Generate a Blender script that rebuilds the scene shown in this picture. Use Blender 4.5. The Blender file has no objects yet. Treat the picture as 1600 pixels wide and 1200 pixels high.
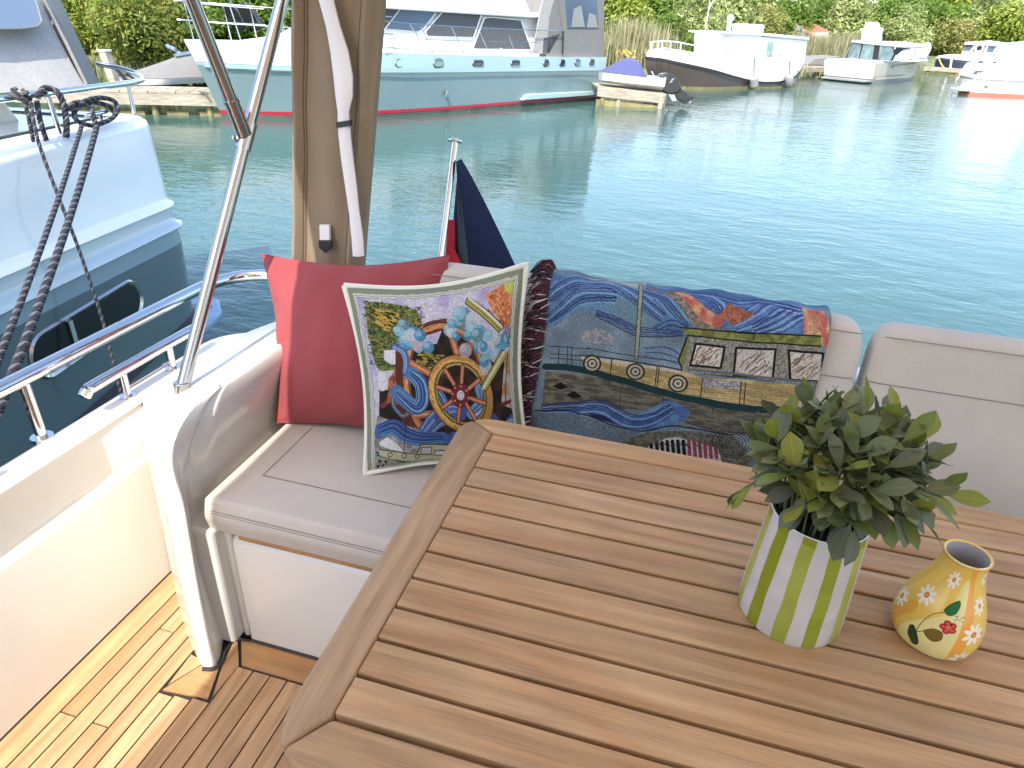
import bpy, bmesh, math, random
import numpy as np
from mathutils import Vector, Matrix

random.seed(7)
rng = np.random.default_rng(11)
SC = bpy.context.scene
COL = SC.collection
# ------------------------------------------------------------------ camera
EYE = 1.55                     # eye height above the cockpit sole
W = -0.95                      # water level below the cockpit sole
F, PITCH, YAW, ROLL = 1050.0, math.radians(28.7), math.radians(14.2609), math.radians(2.8)
cy, sy, cp, sp, cr, sr = (math.cos(YAW), math.sin(YAW), math.cos(PITCH), math.sin(PITCH), math.cos(ROLL), math.sin(ROLL))
_fw0, _rt0, _up0 = np.array([-sy, cy, 0]), np.array([cy, sy, 0]), np.array([0, 0, 1.0])
FW = _fw0*cp - _up0*sp
_up1 = _up0*cp + _fw0*sp
RT, UP = _rt0*cr + _up1*sr, _up1*cr - _rt0*sr
cam_d = bpy.data.cameras.new('camera')
cam = bpy.data.objects.new('camera', cam_d); COL.objects.link(cam)
cam_d.sensor_width = 36.0; cam_d.lens = F/1600*36; cam_d.clip_start = 0.05; cam_d.clip_end = 3000
cam.matrix_world = Matrix(((RT[0], UP[0], -FW[0], 0), (RT[1], UP[1], -FW[1], 0), (RT[2], UP[2], -FW[2], EYE), (0, 0, 0, 1)))
SC.camera = cam
# ------------------------------------------------------------------ light
SUN = Vector((-0.005, -0.62, 0.78)).normalized()          # towards the sun
elev = math.asin(SUN.z); azim = math.atan2(SUN.x, SUN.y)
world = bpy.data.worlds.new('World'); SC.world = world; world.use_nodes = True
wn = world.node_tree.nodes; wl = world.node_tree.links; wn.clear()
sky = wn.new('ShaderNodeTexSky'); sky.sky_type = 'NISHITA'; sky.sun_disc = False
sky.sun_elevation = elev; sky.sun_rotation = azim
sky.air_density = 1.0; sky.dust_density = 1.8; sky.ozone_density = 1.0
bg = wn.new('ShaderNodeBackground'); bg.inputs['Strength'].default_value = 0.15
wo = wn.new('ShaderNodeOutputWorld')
wl.new(sky.outputs[0], bg.inputs[0]); wl.new(bg.outputs[0], wo.inputs[0])
sl = bpy.data.lights.new('sun', 'SUN'); sl.energy = 2.1; sl.angle = math.radians(0.53); sl.color = (1.0, 0.95, 0.87)
so = bpy.data.objects.new('sun', sl); COL.objects.link(so)
so.rotation_euler = (-SUN).to_track_quat('-Z', 'Y').to_euler()
SC.view_settings.view_transform = 'Standard'; SC.view_settings.look = 'None'
SC.view_settings.exposure = 1.8; SC.view_settings.gamma = 1.0; SC.view_settings.use_curve_mapping = False
SC.render.engine = 'CYCLES'
SC.cycles.use_denoising = True
SC.cycles.max_bounces = 8; SC.cycles.diffuse_bounces = 4; SC.cycles.glossy_bounces = 4
SC.cycles.transparent_max_bounces = 8; SC.cycles.caustics_reflective = False; SC.cycles.caustics_refractive = False
SC.cycles.sample_clamp_indirect = 6.0

# ------------------------------------------------------------------ helpers
CAMP = np.array([0, 0, EYE])
def ray(x, y): return FW + RT*(x-800.0)/F - UP*(y-600.0)/F
def at(x, y, z=None, Y=None, X=None):
    d = ray(x, y)
    t = (z-EYE)/d[2] if z is not None else (Y/d[1] if Y is not None else X/d[0])
    return CAMP + t*d

ORG = {}
def V3(p): return (float(p[0]), float(p[1]), float(p[2]))

def tag(o, label=None, cat=None, group=None, kind=None):
    if label: o['label'] = label
    if cat: o['category'] = cat
    if group: o['group'] = group
    if kind: o['kind'] = kind
    return o

def thing(name, loc, label, cat, group=None):
    o = bpy.data.objects.new(name, None); COL.objects.link(o)
    o.location = V3(loc); o.empty_display_size = 0.1
    ORG[o] = np.array(V3(loc))
    return tag(o, label, cat, group)

class MB:
    """collects shapes, builds ONE mesh object"""
    def __init__(s, xf=None): s.v = []; s.f = []; s.mi = []; s.uv = {}; s.xf = xf
    def add(s, vs, fs, mi=0):
        b = len(s.v)
        if s.xf: vs = [s.xf(*p) for p in vs]
        s.v += [V3(p) for p in vs]
        s.f += [tuple(i+b for i in f) for f in fs]; s.mi += [mi]*len(fs)
        return b
    def box(s, x0, x1, y0, y1, z0, z1, mi=0):
        s.add([(x0,y0,z0),(x1,y0,z0),(x1,y1,z0),(x0,y1,z0),(x0,y0,z1),(x1,y0,z1),(x1,y1,z1),(x0,y1,z1)],
              [(3,2,1,0),(4,5,6,7),(0,1,5,4),(1,2,6,5),(2,3,7,6),(3,0,4,7)], mi)
        return s
    def prism(s, pts, vec, mi=0):
        n = len(pts); vec = np.array(vec, float)
        s.add([np.array(p, float) for p in pts] + [np.array(p, float)+vec for p in pts],
              [tuple(range(n-1, -1, -1)), tuple(range(n, 2*n))] + [(i, (i+1) % n, n+(i+1) % n, n+i) for i in range(n)], mi)
        return s
    def tube(s, pts, r, n=10, mi=0, cap=True):
        P = [np.array(p, float) for p in pts]; m = len(P)
        rs = r if hasattr(r, '__len__') else [r]*m
        T = []
        for i in range(m):
            t = P[min(i+1, m-1)] - P[max(i-1, 0)]; T.append(t/(np.linalg.norm(t)+1e-12))
        u = np.cross(T[0], [0, 0, 1.0])
        if np.linalg.norm(u) < 1e-3: u = np.cross(T[0], [1.0, 0, 0])
        u /= np.linalg.norm(u); vs = []
        for i in range(m):
            u = u - T[i]*(u@T[i]); u /= (np.linalg.norm(u)+1e-12); w = np.cross(T[i], u)
            for k in range(n):
                a = 2*math.pi*k/n; vs.append(P[i] + rs[i]*(math.cos(a)*u + math.sin(a)*w))
        fs = [(i*n+k, i*n+(k+1) % n, (i+1)*n+(k+1) % n, (i+1)*n+k) for i in range(m-1) for k in range(n)]
        if cap: fs += [tuple(range(n-1, -1, -1)), tuple((m-1)*n+k for k in range(n))]
        s.add(vs, fs, mi); return s
    def lathe(s, prof, c, n=48, mi=0):
        vs = []; m = len(prof)
        for (r, z) in prof:
            for k in range(n):
                a = 2*math.pi*k/n; vs.append((c[0]+r*math.cos(a), c[1]+r*math.sin(a), c[2]+z))
        fs = [(i*n+k, i*n+(k+1) % n, (i+1)*n+(k+1) % n, (i+1)*n+k) for i in range(m-1) for k in range(n)]
        s.add(vs, fs, mi); return s
    def grid(s, G, mi=0, flip=False, close=False):
        R = len(G); Cn = len(G[0]); vs = [p for row in G for p in row]
        fs = []
        for i in range(R-1):
            for j in range(Cn if close else Cn-1):
                q = (i*Cn+j, i*Cn+(j+1) % Cn, (i+1)*Cn+(j+1) % Cn, (i+1)*Cn+j)
                fs.append(q[::-1] if flip else q)
        return s.add(vs, fs, mi)
    def ball(s, c, r, n=12, mi=0):
        r = r if hasattr(r, '__len__') else (r, r, r); vs = []; m = n//2+1
        for i in range(m):
            t = math.pi*i/(m-1)
            for k in range(n):
                a = 2*math.pi*k/n
                vs.append((c[0]+r[0]*math.sin(t)*math.cos(a), c[1]+r[1]*math.sin(t)*math.sin(a), c[2]-r[2]*math.cos(t)))
        s.add(vs, [(i*n+k, i*n+(k+1) % n, (i+1)*n+(k+1) % n, (i+1)*n+k) for i in range(m-1) for k in range(n)], mi); return s
    def build(s, name, mats, parent=None, smooth=True, angle=40, bevel=0, seg=3, org=None):
        me = bpy.data.meshes.new(name)
        o0 = ORG[parent] if parent is not None else (np.array(V3(org)) if org is not None else np.zeros(3))
        A = np.array(s.v, float).reshape(-1, 3) - o0
        me.from_pydata([tuple(p) for p in A.tolist()], [], s.f)
        for m in (mats if isinstance(mats, (list, tuple)) else [mats]): me.materials.append(m)
        me.polygons.foreach_set('material_index', s.mi)
        if smooth:
            me.polygons.foreach_set('use_smooth', [True]*len(me.polygons))
            me.set_sharp_from_angle(angle=math.radians(angle))
        me.update()
        bm = bmesh.new(); bm.from_mesh(me); bmesh.ops.recalc_face_normals(bm, faces=bm.faces); bm.to_mesh(me); bm.free()
        o = bpy.data.objects.new(name, me); COL.objects.link(o)
        if parent is not None: o.parent = parent
        else: o.location = V3(o0)
        ORG[o] = o0
        if bevel:
            b = o.modifiers.new('bevel', 'BEVEL'); b.width = bevel; b.segments = seg; b.limit_method = 'ANGLE'; b.angle_limit = math.radians(30)
            b.harden_normals = False
        return o

def spline(pts, n=8):
    P = [np.array(p, float) for p in pts]; P = [2*P[0]-P[1]] + P + [2*P[-1]-P[-2]]; out = []
    for i in range(1, len(P)-2):
        for k in range(n):
            t = k/n; a, b, c, d = P[i-1], P[i], P[i+1], P[i+2]
            out.append(0.5*((2*b) + (-a+c)*t + (2*a-5*b+4*c-d)*t*t + (-a+3*b-3*c+d)*t**3))
    out.append(P[-2]); return out

# ------------------------------------------------------------------ materials
def mat(name, color, rough=0.5, metal=0.0, spec=0.5, coat=0.0, var=0.0, vscale=5.0, bump=0.0, bscale=200.0, trans=0.0, vstretch=None, objrand=0.0, sheen=0.0):
    m = bpy.data.materials.new(name); m.use_nodes = True
    nt = m.node_tree; p = nt.nodes['Principled BSDF']
    p.inputs['Base Color'].default_value = (*color, 1); p.inputs['Roughness'].default_value = rough
    p.inputs['Metallic'].default_value = metal; p.inputs['Specular IOR Level'].default_value = spec
    p.inputs['Coat Weight'].default_value = coat; p.inputs['Coat Roughness'].default_value = 0.05
    if sheen: p.inputs['Sheen Weight'].default_value = sheen
    if trans: p.inputs['Transmission Weight'].default_value = trans
    tc = nt.nodes.new('ShaderNodeTexCoord'); vec = tc.outputs['Object']
    if vstretch:
        mp = nt.nodes.new('ShaderNodeMapping'); mp.inputs['Scale'].default_value = vstretch
        nt.links.new(vec, mp.inputs['Vector']); vec = mp.outputs['Vector']
    last = None
    if var:
        nz = nt.nodes.new('ShaderNodeTexNoise'); nz.inputs['Scale'].default_value = vscale; nz.inputs['Detail'].default_value = 5
        nt.links.new(vec, nz.inputs['Vector'])
        mr = nt.nodes.new('ShaderNodeMapRange'); mr.inputs['From Min'].default_value = 0.3; mr.inputs['From Max'].default_value = 0.7
        mr.inputs['To Min'].default_value = 1-var; mr.inputs['To Max'].default_value = 1+var
        nt.links.new(nz.outputs['Fac'], mr.inputs['Value'])
        last = mr.outputs['Result']
    if objrand:
        oi = nt.nodes.new('ShaderNodeObjectInfo'); m2 = nt.nodes.new('ShaderNodeMapRange')
        m2.inputs['To Min'].default_value = 1-objrand; m2.inputs['To Max'].default_value = 1+objrand
        nt.links.new(oi.outputs['Random'], m2.inputs['Value'])
        if last is not None:
            mm = nt.nodes.new('ShaderNodeMath'); mm.operation = 'MULTIPLY'
            nt.links.new(last, mm.inputs[0]); nt.links.new(m2.outputs['Result'], mm.inputs[1]); last = mm.outputs[0]
        else: last = m2.outputs['Result']
    if last is not None:
        mx = nt.nodes.new('ShaderNodeVectorMath'); mx.operation = 'SCALE'; mx.inputs[0].default_value = color
        nt.links.new(last, mx.inputs['Scale']); nt.links.new(mx.outputs[0], p.inputs['Base Color'])
    if bump:
        n2 = nt.nodes.new('ShaderNodeTexNoise'); n2.inputs['Scale'].default_value = bscale; n2.inputs['Detail'].default_value = 3
        nt.links.new(vec, n2.inputs['Vector'])
        bp = nt.nodes.new('ShaderNodeBump'); bp.inputs['Strength'].default_value = bump; bp.inputs['Distance'].default_value = 0.002
        nt.links.new(n2.outputs['Fac'], bp.inputs['Height']); nt.links.new(bp.outputs[0], p.inputs['Normal'])
    return m

def wood(name, c1, c2, c3, along='X', rough=0.55, scale=1.0, dark=0.0):
    """long-grained timber, grain along one axis, every piece with its own figure"""
    m = bpy.data.materials.new(name); m.use_nodes = True; nt = m.node_tree; N = nt.nodes; L = nt.links
    p = N['Principled BSDF']; p.inputs['Roughness'].default_value = rough; p.inputs['Specular IOR Level'].default_value = 0.35
    geo = N.new('ShaderNodeNewGeometry'); oi = N.new('ShaderNodeObjectInfo')
    off = N.new('ShaderNodeVectorMath'); off.operation = 'SCALE'; off.inputs[0].default_value = (13.7, 7.3, 5.1)
    L.new(oi.outputs['Random'], off.inputs['Scale'])
    ad = N.new('ShaderNodeVectorMath'); ad.operation = 'ADD'; L.new(geo.outputs['Position'], ad.inputs[0]); L.new(off.outputs[0], ad.inputs[1])
    mp = N.new('ShaderNodeMapping'); s = {'X': (1.6, 22, 22), 'Y': (22, 1.6, 22)}[along]
    mp.inputs['Scale'].default_value = tuple(k*scale for k in s); L.new(ad.outputs[0], mp.inputs['Vector'])
    nz = N.new('ShaderNodeTexNoise'); nz.inputs['Scale'].default_value = 1.0; nz.inputs['Detail'].default_value = 7; nz.inputs['Roughness'].default_value = 0.6; nz.inputs['Distortion'].default_value = 0.9
    L.new(mp.outputs[0], nz.inputs['Vector'])
    cr_ = N.new('ShaderNodeValToRGB'); e = cr_.color_ramp.elements
    e[0].position = 0.28; e[0].color = (*c1, 1); e[1].position = 0.72; e[1].color = (*c3, 1)
    k = e.new(0.5); k.color = (*c2, 1); L.new(nz.outputs['Fac'], cr_.inputs[0])
    # fine dark pores
    mp2 = N.new('ShaderNodeMapping'); s2 = {'X': (9, 420, 420), 'Y': (420, 9, 420)}[along]
    mp2.inputs['Scale'].default_value = s2; L.new(ad.outputs[0], mp2.inputs['Vector'])
    n2 = N.new('ShaderNodeTexNoise'); n2.inputs['Scale'].default_value = 1.0; n2.inputs['Detail'].default_value = 2; L.new(mp2.outputs[0], n2.inputs['Vector'])
    r2 = N.new('ShaderNodeMapRange'); r2.inputs['From Min'].default_value = 0.3; r2.inputs['From Max'].default_value = 0.55; r2.inputs['To Min'].default_value = 0.8; r2.inputs['To Max'].default_value = 1.0
    L.new(n2.outputs['Fac'], r2.inputs['Value'])
    # patches: greyed and stained areas
    n3 = N.new('ShaderNodeTexNoise'); n3.inputs['Scale'].default_value = 4.0; n3.inputs['Detail'].default_value = 4; L.new(ad.outputs[0], n3.inputs['Vector'])
    r3 = N.new('ShaderNodeMapRange'); r3.inputs['From Min'].default_value = 0.3; r3.inputs['From Max'].default_value = 0.7; r3.inputs['To Min'].default_value = 0.84; r3.inputs['To Max'].default_value = 1.12
    L.new(n3.outputs['Fac'], r3.inputs['Value'])
    # elongated dark flecks
    mp4 = N.new('ShaderNodeMapping'); s4 = {'X': (5, 60, 60), 'Y': (60, 5, 60)}[along]
    mp4.inputs['Scale'].default_value = s4; L.new(ad.outputs[0], mp4.inputs['Vector'])
    n4 = N.new('ShaderNodeTexNoise'); n4.inputs['Scale'].default_value = 1.0; n4.inputs['Detail'].default_value = 3; L.new(mp4.outputs[0], n4.inputs['Vector'])
    r4 = N.new('ShaderNodeMapRange'); r4.inputs['From Min'].default_value = 0.70; r4.inputs['From Max'].default_value = 0.80; r4.inputs['To Min'].default_value = 1.0; r4.inputs['To Max'].default_value = 0.55
    L.new(n4.outputs['Fac'], r4.inputs['Value'])
    orr = N.new('ShaderNodeMapRange'); orr.inputs['To Min'].default_value = 0.94; orr.inputs['To Max'].default_value = 1.05; L.new(oi.outputs['Random'], orr.inputs['Value'])
    def mul(a, b):
        k = N.new('ShaderNodeMath'); k.operation = 'MULTIPLY'; L.new(a, k.inputs[0]); L.new(b, k.inputs[1]); return k.outputs[0]
    fac = mul(mul(mul(r2.outputs[0], r3.outputs[0]), orr.outputs[0]), r4.outputs[0])
    mp5 = N.new('ShaderNodeMapping'); mp5.inputs['Scale'].default_value = {'X': (2.2, 9, 9), 'Y': (9, 2.2, 9)}[along]; L.new(ad.outputs[0], mp5.inputs['Vector'])
    n5 = N.new('ShaderNodeTexNoise'); n5.inputs['Scale'].default_value = 1.0; n5.inputs['Detail'].default_value = 5; n5.inputs['Distortion'].default_value = 2.2; L.new(mp5.outputs[0], n5.inputs['Vector'])
    wv = N.new('ShaderNodeTexWave'); wv.wave_type = 'BANDS'; wv.bands_direction = 'Y' if along == 'X' else 'X'; wv.inputs['Scale'].default_value = 1.0; wv.inputs['Distortion'].default_value = 9.0; wv.inputs['Detail'].default_value = 2.0; wv.inputs['Detail Scale'].default_value = 0.9
    L.new(mp5.outputs[0], wv.inputs['Vector'])
    r5 = N.new('ShaderNodeMapRange'); r5.inputs['From Min'].default_value = 0.5; r5.inputs['From Max'].default_value = 0.72; r5.inputs['To Min'].default_value = 0.0; r5.inputs['To Max'].default_value = 0.55; L.new(n5.outputs['Fac'], r5.inputs['Value'])
    rd = N.new('ShaderNodeMix'); rd.data_type = 'RGBA'; rd.blend_type = 'MULTIPLY'; L.new(r5.outputs[0], rd.inputs['Factor']); L.new(cr_.outputs[0], rd.inputs['A']); rd.inputs['B'].default_value = (1.0, 0.80, 0.68, 1)
    rw = N.new('ShaderNodeMapRange'); rw.inputs['To Min'].default_value = 0.90; rw.inputs['To Max'].default_value = 1.06; L.new(wv.outputs['Fac'], rw.inputs['Value']); fac = mul(fac, rw.outputs[0])
    sc = N.new('ShaderNodeVectorMath'); sc.operation = 'SCALE'; L.new(rd.outputs['Result'], sc.inputs[0]); L.new(fac, sc.inputs['Scale'])
    L.new(sc.outputs[0], p.inputs['Base Color'])
    bp = N.new('ShaderNodeBump'); bp.inputs['Strength'].default_value = 0.25; bp.inputs['Distance'].default_value = 0.001
    L.new(n2.outputs['Fac'], bp.inputs['Height']); L.new(bp.outputs[0], p.inputs['Normal'])
    return m

def weave(name, color, scale=900, var=0.06, bump=0.35, rough=0.9, sheen=0.1, fuzz=None):
    m = mat(name, color, rough=rough, spec=0.15, sheen=sheen)
    nt = m.node_tree; N = nt.nodes; L = nt.links; p = N['Principled BSDF']
    tc = N.new('ShaderNodeTexCoord')
    n1 = N.new('ShaderNodeTexNoise'); n1.inputs['Scale'].default_value = scale; n1.inputs['Detail'].default_value = 2
    n2 = N.new('ShaderNodeTexNoise'); n2.inputs['Scale'].default_value = 7; n2.inputs['Detail'].default_value = 4
    L.new(tc.outputs['Object'], n1.inputs['Vector']); L.new(tc.outputs['Object'], n2.inputs['Vector'])
    r1 = N.new('ShaderNodeMapRange'); r1.inputs['From Min'].default_value = 0.3; r1.inputs['From Max'].default_value = 0.7; r1.inputs['To Min'].default_value = 1-2*var; r1.inputs['To Max'].default_value = 1+2*var
    r2 = N.new('ShaderNodeMapRange'); r2.inputs['From Min'].default_value = 0.3; r2.inputs['From Max'].default_value = 0.7; r2.inputs['To Min'].default_value = 1-var; r2.inputs['To Max'].default_value = 1+var
    L.new(n1.outputs['Fac'], r1.inputs['Value']); L.new(n2.outputs['Fac'], r2.inputs['Value'])
    mm = N.new('ShaderNodeMath'); mm.operation = 'MULTIPLY'; L.new(r1.outputs[0], mm.inputs[0]); L.new(r2.outputs[0], mm.inputs[1])
    sc = N.new('ShaderNodeVectorMath'); sc.operation = 'SCALE'; sc.inputs[0].default_value = color; L.new(mm.outputs[0], sc.inputs['Scale'])
    L.new(sc.outputs[0], p.inputs['Base Color'])
    bp = N.new('ShaderNodeBump'); bp.inputs['Strength'].default_value = bump; bp.inputs['Distance'].default_value = 0.001
    L.new(n1.outputs['Fac'], bp.inputs['Height']); L.new(bp.outputs[0], p.inputs['Normal'])
    return m

M = {}
M['gel'] = mat('gelcoat', (0.80, 0.78, 0.74), 0.16, coat=0.4, var=0.015, vscale=2)
M['gelw'] = mat('white_gelcoat', (0.82, 0.83, 0.83), 0.2, coat=0.4, var=0.02, vscale=1.5)
M['gelc'] = mat('cream_side_gelcoat', (0.71, 0.665, 0.585), 0.2, coat=0.35, var=0.015, vscale=2)
M['gelm'] = mat('moulded_gelcoat', (0.62, 0.60, 0.565), 0.18, coat=0.4, var=0.015, vscale=2)
M['steel'] = mat('stainless_steel', (0.62, 0.615, 0.61), 0.08, metal=1.0, var=0.03, vscale=8)
M['steelp'] = mat('pole_steel', (0.40, 0.39, 0.375), 0.13, metal=1.0, var=0.04, vscale=6)
M['steeld'] = mat('brushed_steel', (0.55, 0.54, 0.53), 0.25, metal=1.0)
M['tableX'] = wood('table_teak_across', (0.355, 0.208, 0.098), (0.435, 0.273, 0.138), (0.49, 0.33, 0.182), 'X')
M['tableY'] = wood('table_teak_along', (0.335, 0.208, 0.11), (0.41, 0.276, 0.156), (0.455, 0.322, 0.192), 'Y')
M['deck'] = wood('deck_teak', (0.37, 0.215, 0.10), (0.46, 0.285, 0.145), (0.53, 0.345, 0.19), 'Y', rough=0.6)
M['deckX'] = wood('deck_teak_across', (0.34, 0.18, 0.075), (0.43, 0.24, 0.10), (0.50, 0.30, 0.14), 'X', rough=0.6)
M['caulk'] = mat('black_caulk', (0.025, 0.023, 0.022), 0.55, bump=0.2, bscale=300)
M['fabric'] = weave('seat_fabric', (0.48, 0.438, 0.39))
M['thread'] = mat('stitch_thread', (0.24, 0.20, 0.185), 0.9)
M['red'] = weave('red_cotton', (0.265, 0.056, 0.060), scale=700, bump=0.3, var=0.05)
M['piping'] = weave('cream_piping', (0.66, 0.67, 0.58), scale=1200)
M['tan'] = weave('tan_canvas', (0.235, 0.18, 0.122), scale=600, var=0.06)
M['tanseam'] = mat('dark_seam', (0.10, 0.07, 0.045), 0.9)
M['strap'] = weave('white_strap_fabric', (0.72, 0.70, 0.70), scale=800, var=0.03)
M['black'] = mat('black_plastic', (0.015, 0.015, 0.017), 0.4)
M['blackgloss'] = mat('black_gloss', (0.012, 0.013, 0.016), 0.12, coat=0.5)
M['rubber'] = mat('black_rubber', (0.02, 0.02, 0.021), 0.6)
M['canopyin'] = weave('canopy_fabric', (0.42, 0.37, 0.31), scale=500)
def add_translucent(m, col, f):
    nt = m.node_tree; N = nt.nodes; tr = N.new('ShaderNodeBsdfTranslucent'); tr.inputs['Color'].default_value = (*col, 1)
    mx = N.new('ShaderNodeMixShader'); mx.inputs[0].default_value = f; nt.links.new(N['Principled BSDF'].outputs[0], mx.inputs[1]); nt.links.new(tr.outputs[0], mx.inputs[2])
    nt.links.new(mx.outputs[0], N['Material Output'].inputs[0])
add_translucent(M['canopyin'], (0.60, 0.46, 0.33), 0.6)
M['navy'] = weave('navy_flag_cloth', (0.018, 0.024, 0.06), scale=900, sheen=0)
M['navygrey'] = weave('grey_green_flag_cloth', (0.060, 0.080, 0.085), scale=900, sheen=0)
M['flagred'] = weave('red_flag_cloth', (0.55, 0.035, 0.05), scale=900, sheen=0)
# far craft
M['teal'] = mat('teal_paint', (0.16, 0.228, 0.235), 0.18, coat=0.5, var=0.06, vscale=0.6)
M['teallight'] = mat('light_teal_paint', (0.36, 0.49, 0.49), 0.2, coat=0.4, var=0.03, vscale=0.8)
M['stripe'] = mat('red_boot_stripe', (0.42, 0.02, 0.045), 0.35)
M['antifoul'] = mat('weathered_antifouling', (0.075, 0.07, 0.055), 0.7, var=0.3, vscale=3)
M['whitep'] = mat('white_boat_paint', (0.78, 0.78, 0.77), 0.25, coat=0.3, var=0.03, vscale=1)
M['glassd'] = mat('dark_window', (0.02, 0.03, 0.045), 0.05, spec=0.8)
M['glassb'] = mat('blue_tinted_window', (0.055, 0.10, 0.17), 0.06, spec=0.8, var=0.2, vscale=1.2)
M['glassm'] = mat('grey_green_window', (0.20, 0.27, 0.27), 0.08, spec=0.8, var=0.4, vscale=2.2)
M['screen'] = weave('grey_window_cover', (0.095, 0.097, 0.105), scale=60, var=0.08, bump=0.2)
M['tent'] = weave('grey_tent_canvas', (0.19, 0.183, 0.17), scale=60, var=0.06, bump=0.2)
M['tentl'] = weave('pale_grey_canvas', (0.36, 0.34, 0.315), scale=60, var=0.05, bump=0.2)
M['slate'] = mat('dark_slate_hull', (0.082, 0.110, 0.130), 0.12, coat=0.4, var=0.05, vscale=1)
M['slatel'] = mat('grey_blue_hull_band', (0.20, 0.27, 0.31), 0.12, coat=0.5)
M['rope_d'] = mat('dark_rope', (0.022, 0.022, 0.032), 0.85, bump=0.4, bscale=400)
M['rope_l'] = mat('grey_rope', (0.11, 0.11, 0.115), 0.85, bump=0.4, bscale=400)
M['brownhull'] = mat('dark_brown_hull', (0.075, 0.055, 0.045), 0.2, coat=0.5)
M['olive'] = mat('olive_waterline_growth', (0.20, 0.17, 0.07), 0.7, var=0.25, vscale=3)
M['beige'] = mat('beige_boat_paint', (0.52, 0.44, 0.33), 0.25, coat=0.3)
M['navyhull'] = mat('navy_hull', (0.012, 0.022, 0.05), 0.1, coat=0.6)
M['navycover'] = weave('navy_boat_cover', (0.075, 0.085, 0.19), scale=80, var=0.06, bump=0.2)
M['fender'] = mat('grey_fender', (0.25, 0.25, 0.24), 0.4)
M['jetty'] = mat('weathered_timber', (0.34, 0.29, 0.22), 0.85, var=0.3, vscale=3, bump=0.6, bscale=40, vstretch=(1, 1, 6), objrand=0.15)
M['jettyw'] = mat('wet_timber', (0.22, 0.19, 0.08), 0.7, var=0.3, vscale=4, objrand=0.1)
M['roofred'] = mat('red_roof', (0.42, 0.12, 0.075), 0.8, var=0.12, vscale=4)
M['hutwood'] = mat('grey_hut_boards', (0.22, 0.21, 0.20), 0.9, var=0.25, vscale=3, vstretch=(1, 1, 8))
M['hutpale'] = mat('pale_hut_front', (0.55, 0.44, 0.38), 0.9, var=0.1)
M['earth'] = mat('bank_soil_and_grass', (0.13, 0.15, 0.06), 0.95, var=0.45, vscale=0.8, bump=0.8, bscale=5)
M['bark'] = mat('bark', (0.09, 0.065, 0.045), 0.9, var=0.3, vscale=8)
M['yellowflower'] = mat('yellow_iris', (0.75, 0.52, 0.03), 0.7)
M['yellowrope'] = mat('yellow_hose', (0.55, 0.40, 0.06), 0.6)
M['white'] = mat('white_plastic', (0.75, 0.76, 0.77), 0.35)
M['soil'] = mat('black_liner', (0.012, 0.011, 0.012), 0.5)

def leafmat(name, c1, c2, c3, rough=0.5, transl=0.35):
    m = bpy.data.materials.new(name); m.use_nodes = True; nt = m.node_tree; N = nt.nodes; L = nt.links
    p = N['Principled BSDF']; p.inputs['Roughness'].default_value = rough; p.inputs['Specular IOR Level'].default_value = 0.3
    at_ = N.new('ShaderNodeAttribute'); at_.attribute_name = 'tint'
    r = N.new('ShaderNodeValToRGB'); e = r.color_ramp.elements
    e[0].position = 0.0; e[0].color = (*c1, 1); e[1].position = 1.0; e[1].color = (*c3, 1); k = e.new(0.5); k.color = (*c2, 1)
    L.new(at_.outputs['Fac'], r.inputs[0])
    L.new(r.outputs[0], p.inputs['Base Color'])
    tr = N.new('ShaderNodeBsdfTranslucent'); L.new(r.outputs[0], tr.inputs['Color'])
    mx = N.new('ShaderNodeMixShader'); mx.inputs[0].default_value = transl
    L.new(p.outputs[0], mx.inputs[1]); L.new(tr.outputs[0], mx.inputs[2]); L.new(mx.outputs[0], N['Material Output'].inputs[0])
    return m
M['leafA'] = leafmat('green_foliage', (0.06, 0.11, 0.018), (0.15, 0.24, 0.035), (0.27, 0.36, 0.07))
M['leafB'] = leafmat('yellow_green_foliage', (0.13, 0.19, 0.025), (0.26, 0.32, 0.05), (0.42, 0.45, 0.10))
M['leafC'] = leafmat('silver_green_foliage', (0.13, 0.19, 0.045), (0.30, 0.36, 0.12), (0.48, 0.52, 0.23))
M['leafD'] = leafmat('bronze_tipped_foliage', (0.06, 0.11, 0.018), (0.18, 0.24, 0.04), (0.36, 0.29, 0.07))
M['leafE'] = leafmat('golden_foliage', (0.18, 0.20, 0.04), (0.31, 0.31, 0.09), (0.43, 0.39, 0.15))
M['reed'] = leafmat('reed_stalks', (0.10, 0.13, 0.05), (0.24, 0.25, 0.12), (0.46, 0.40, 0.24))

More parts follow.
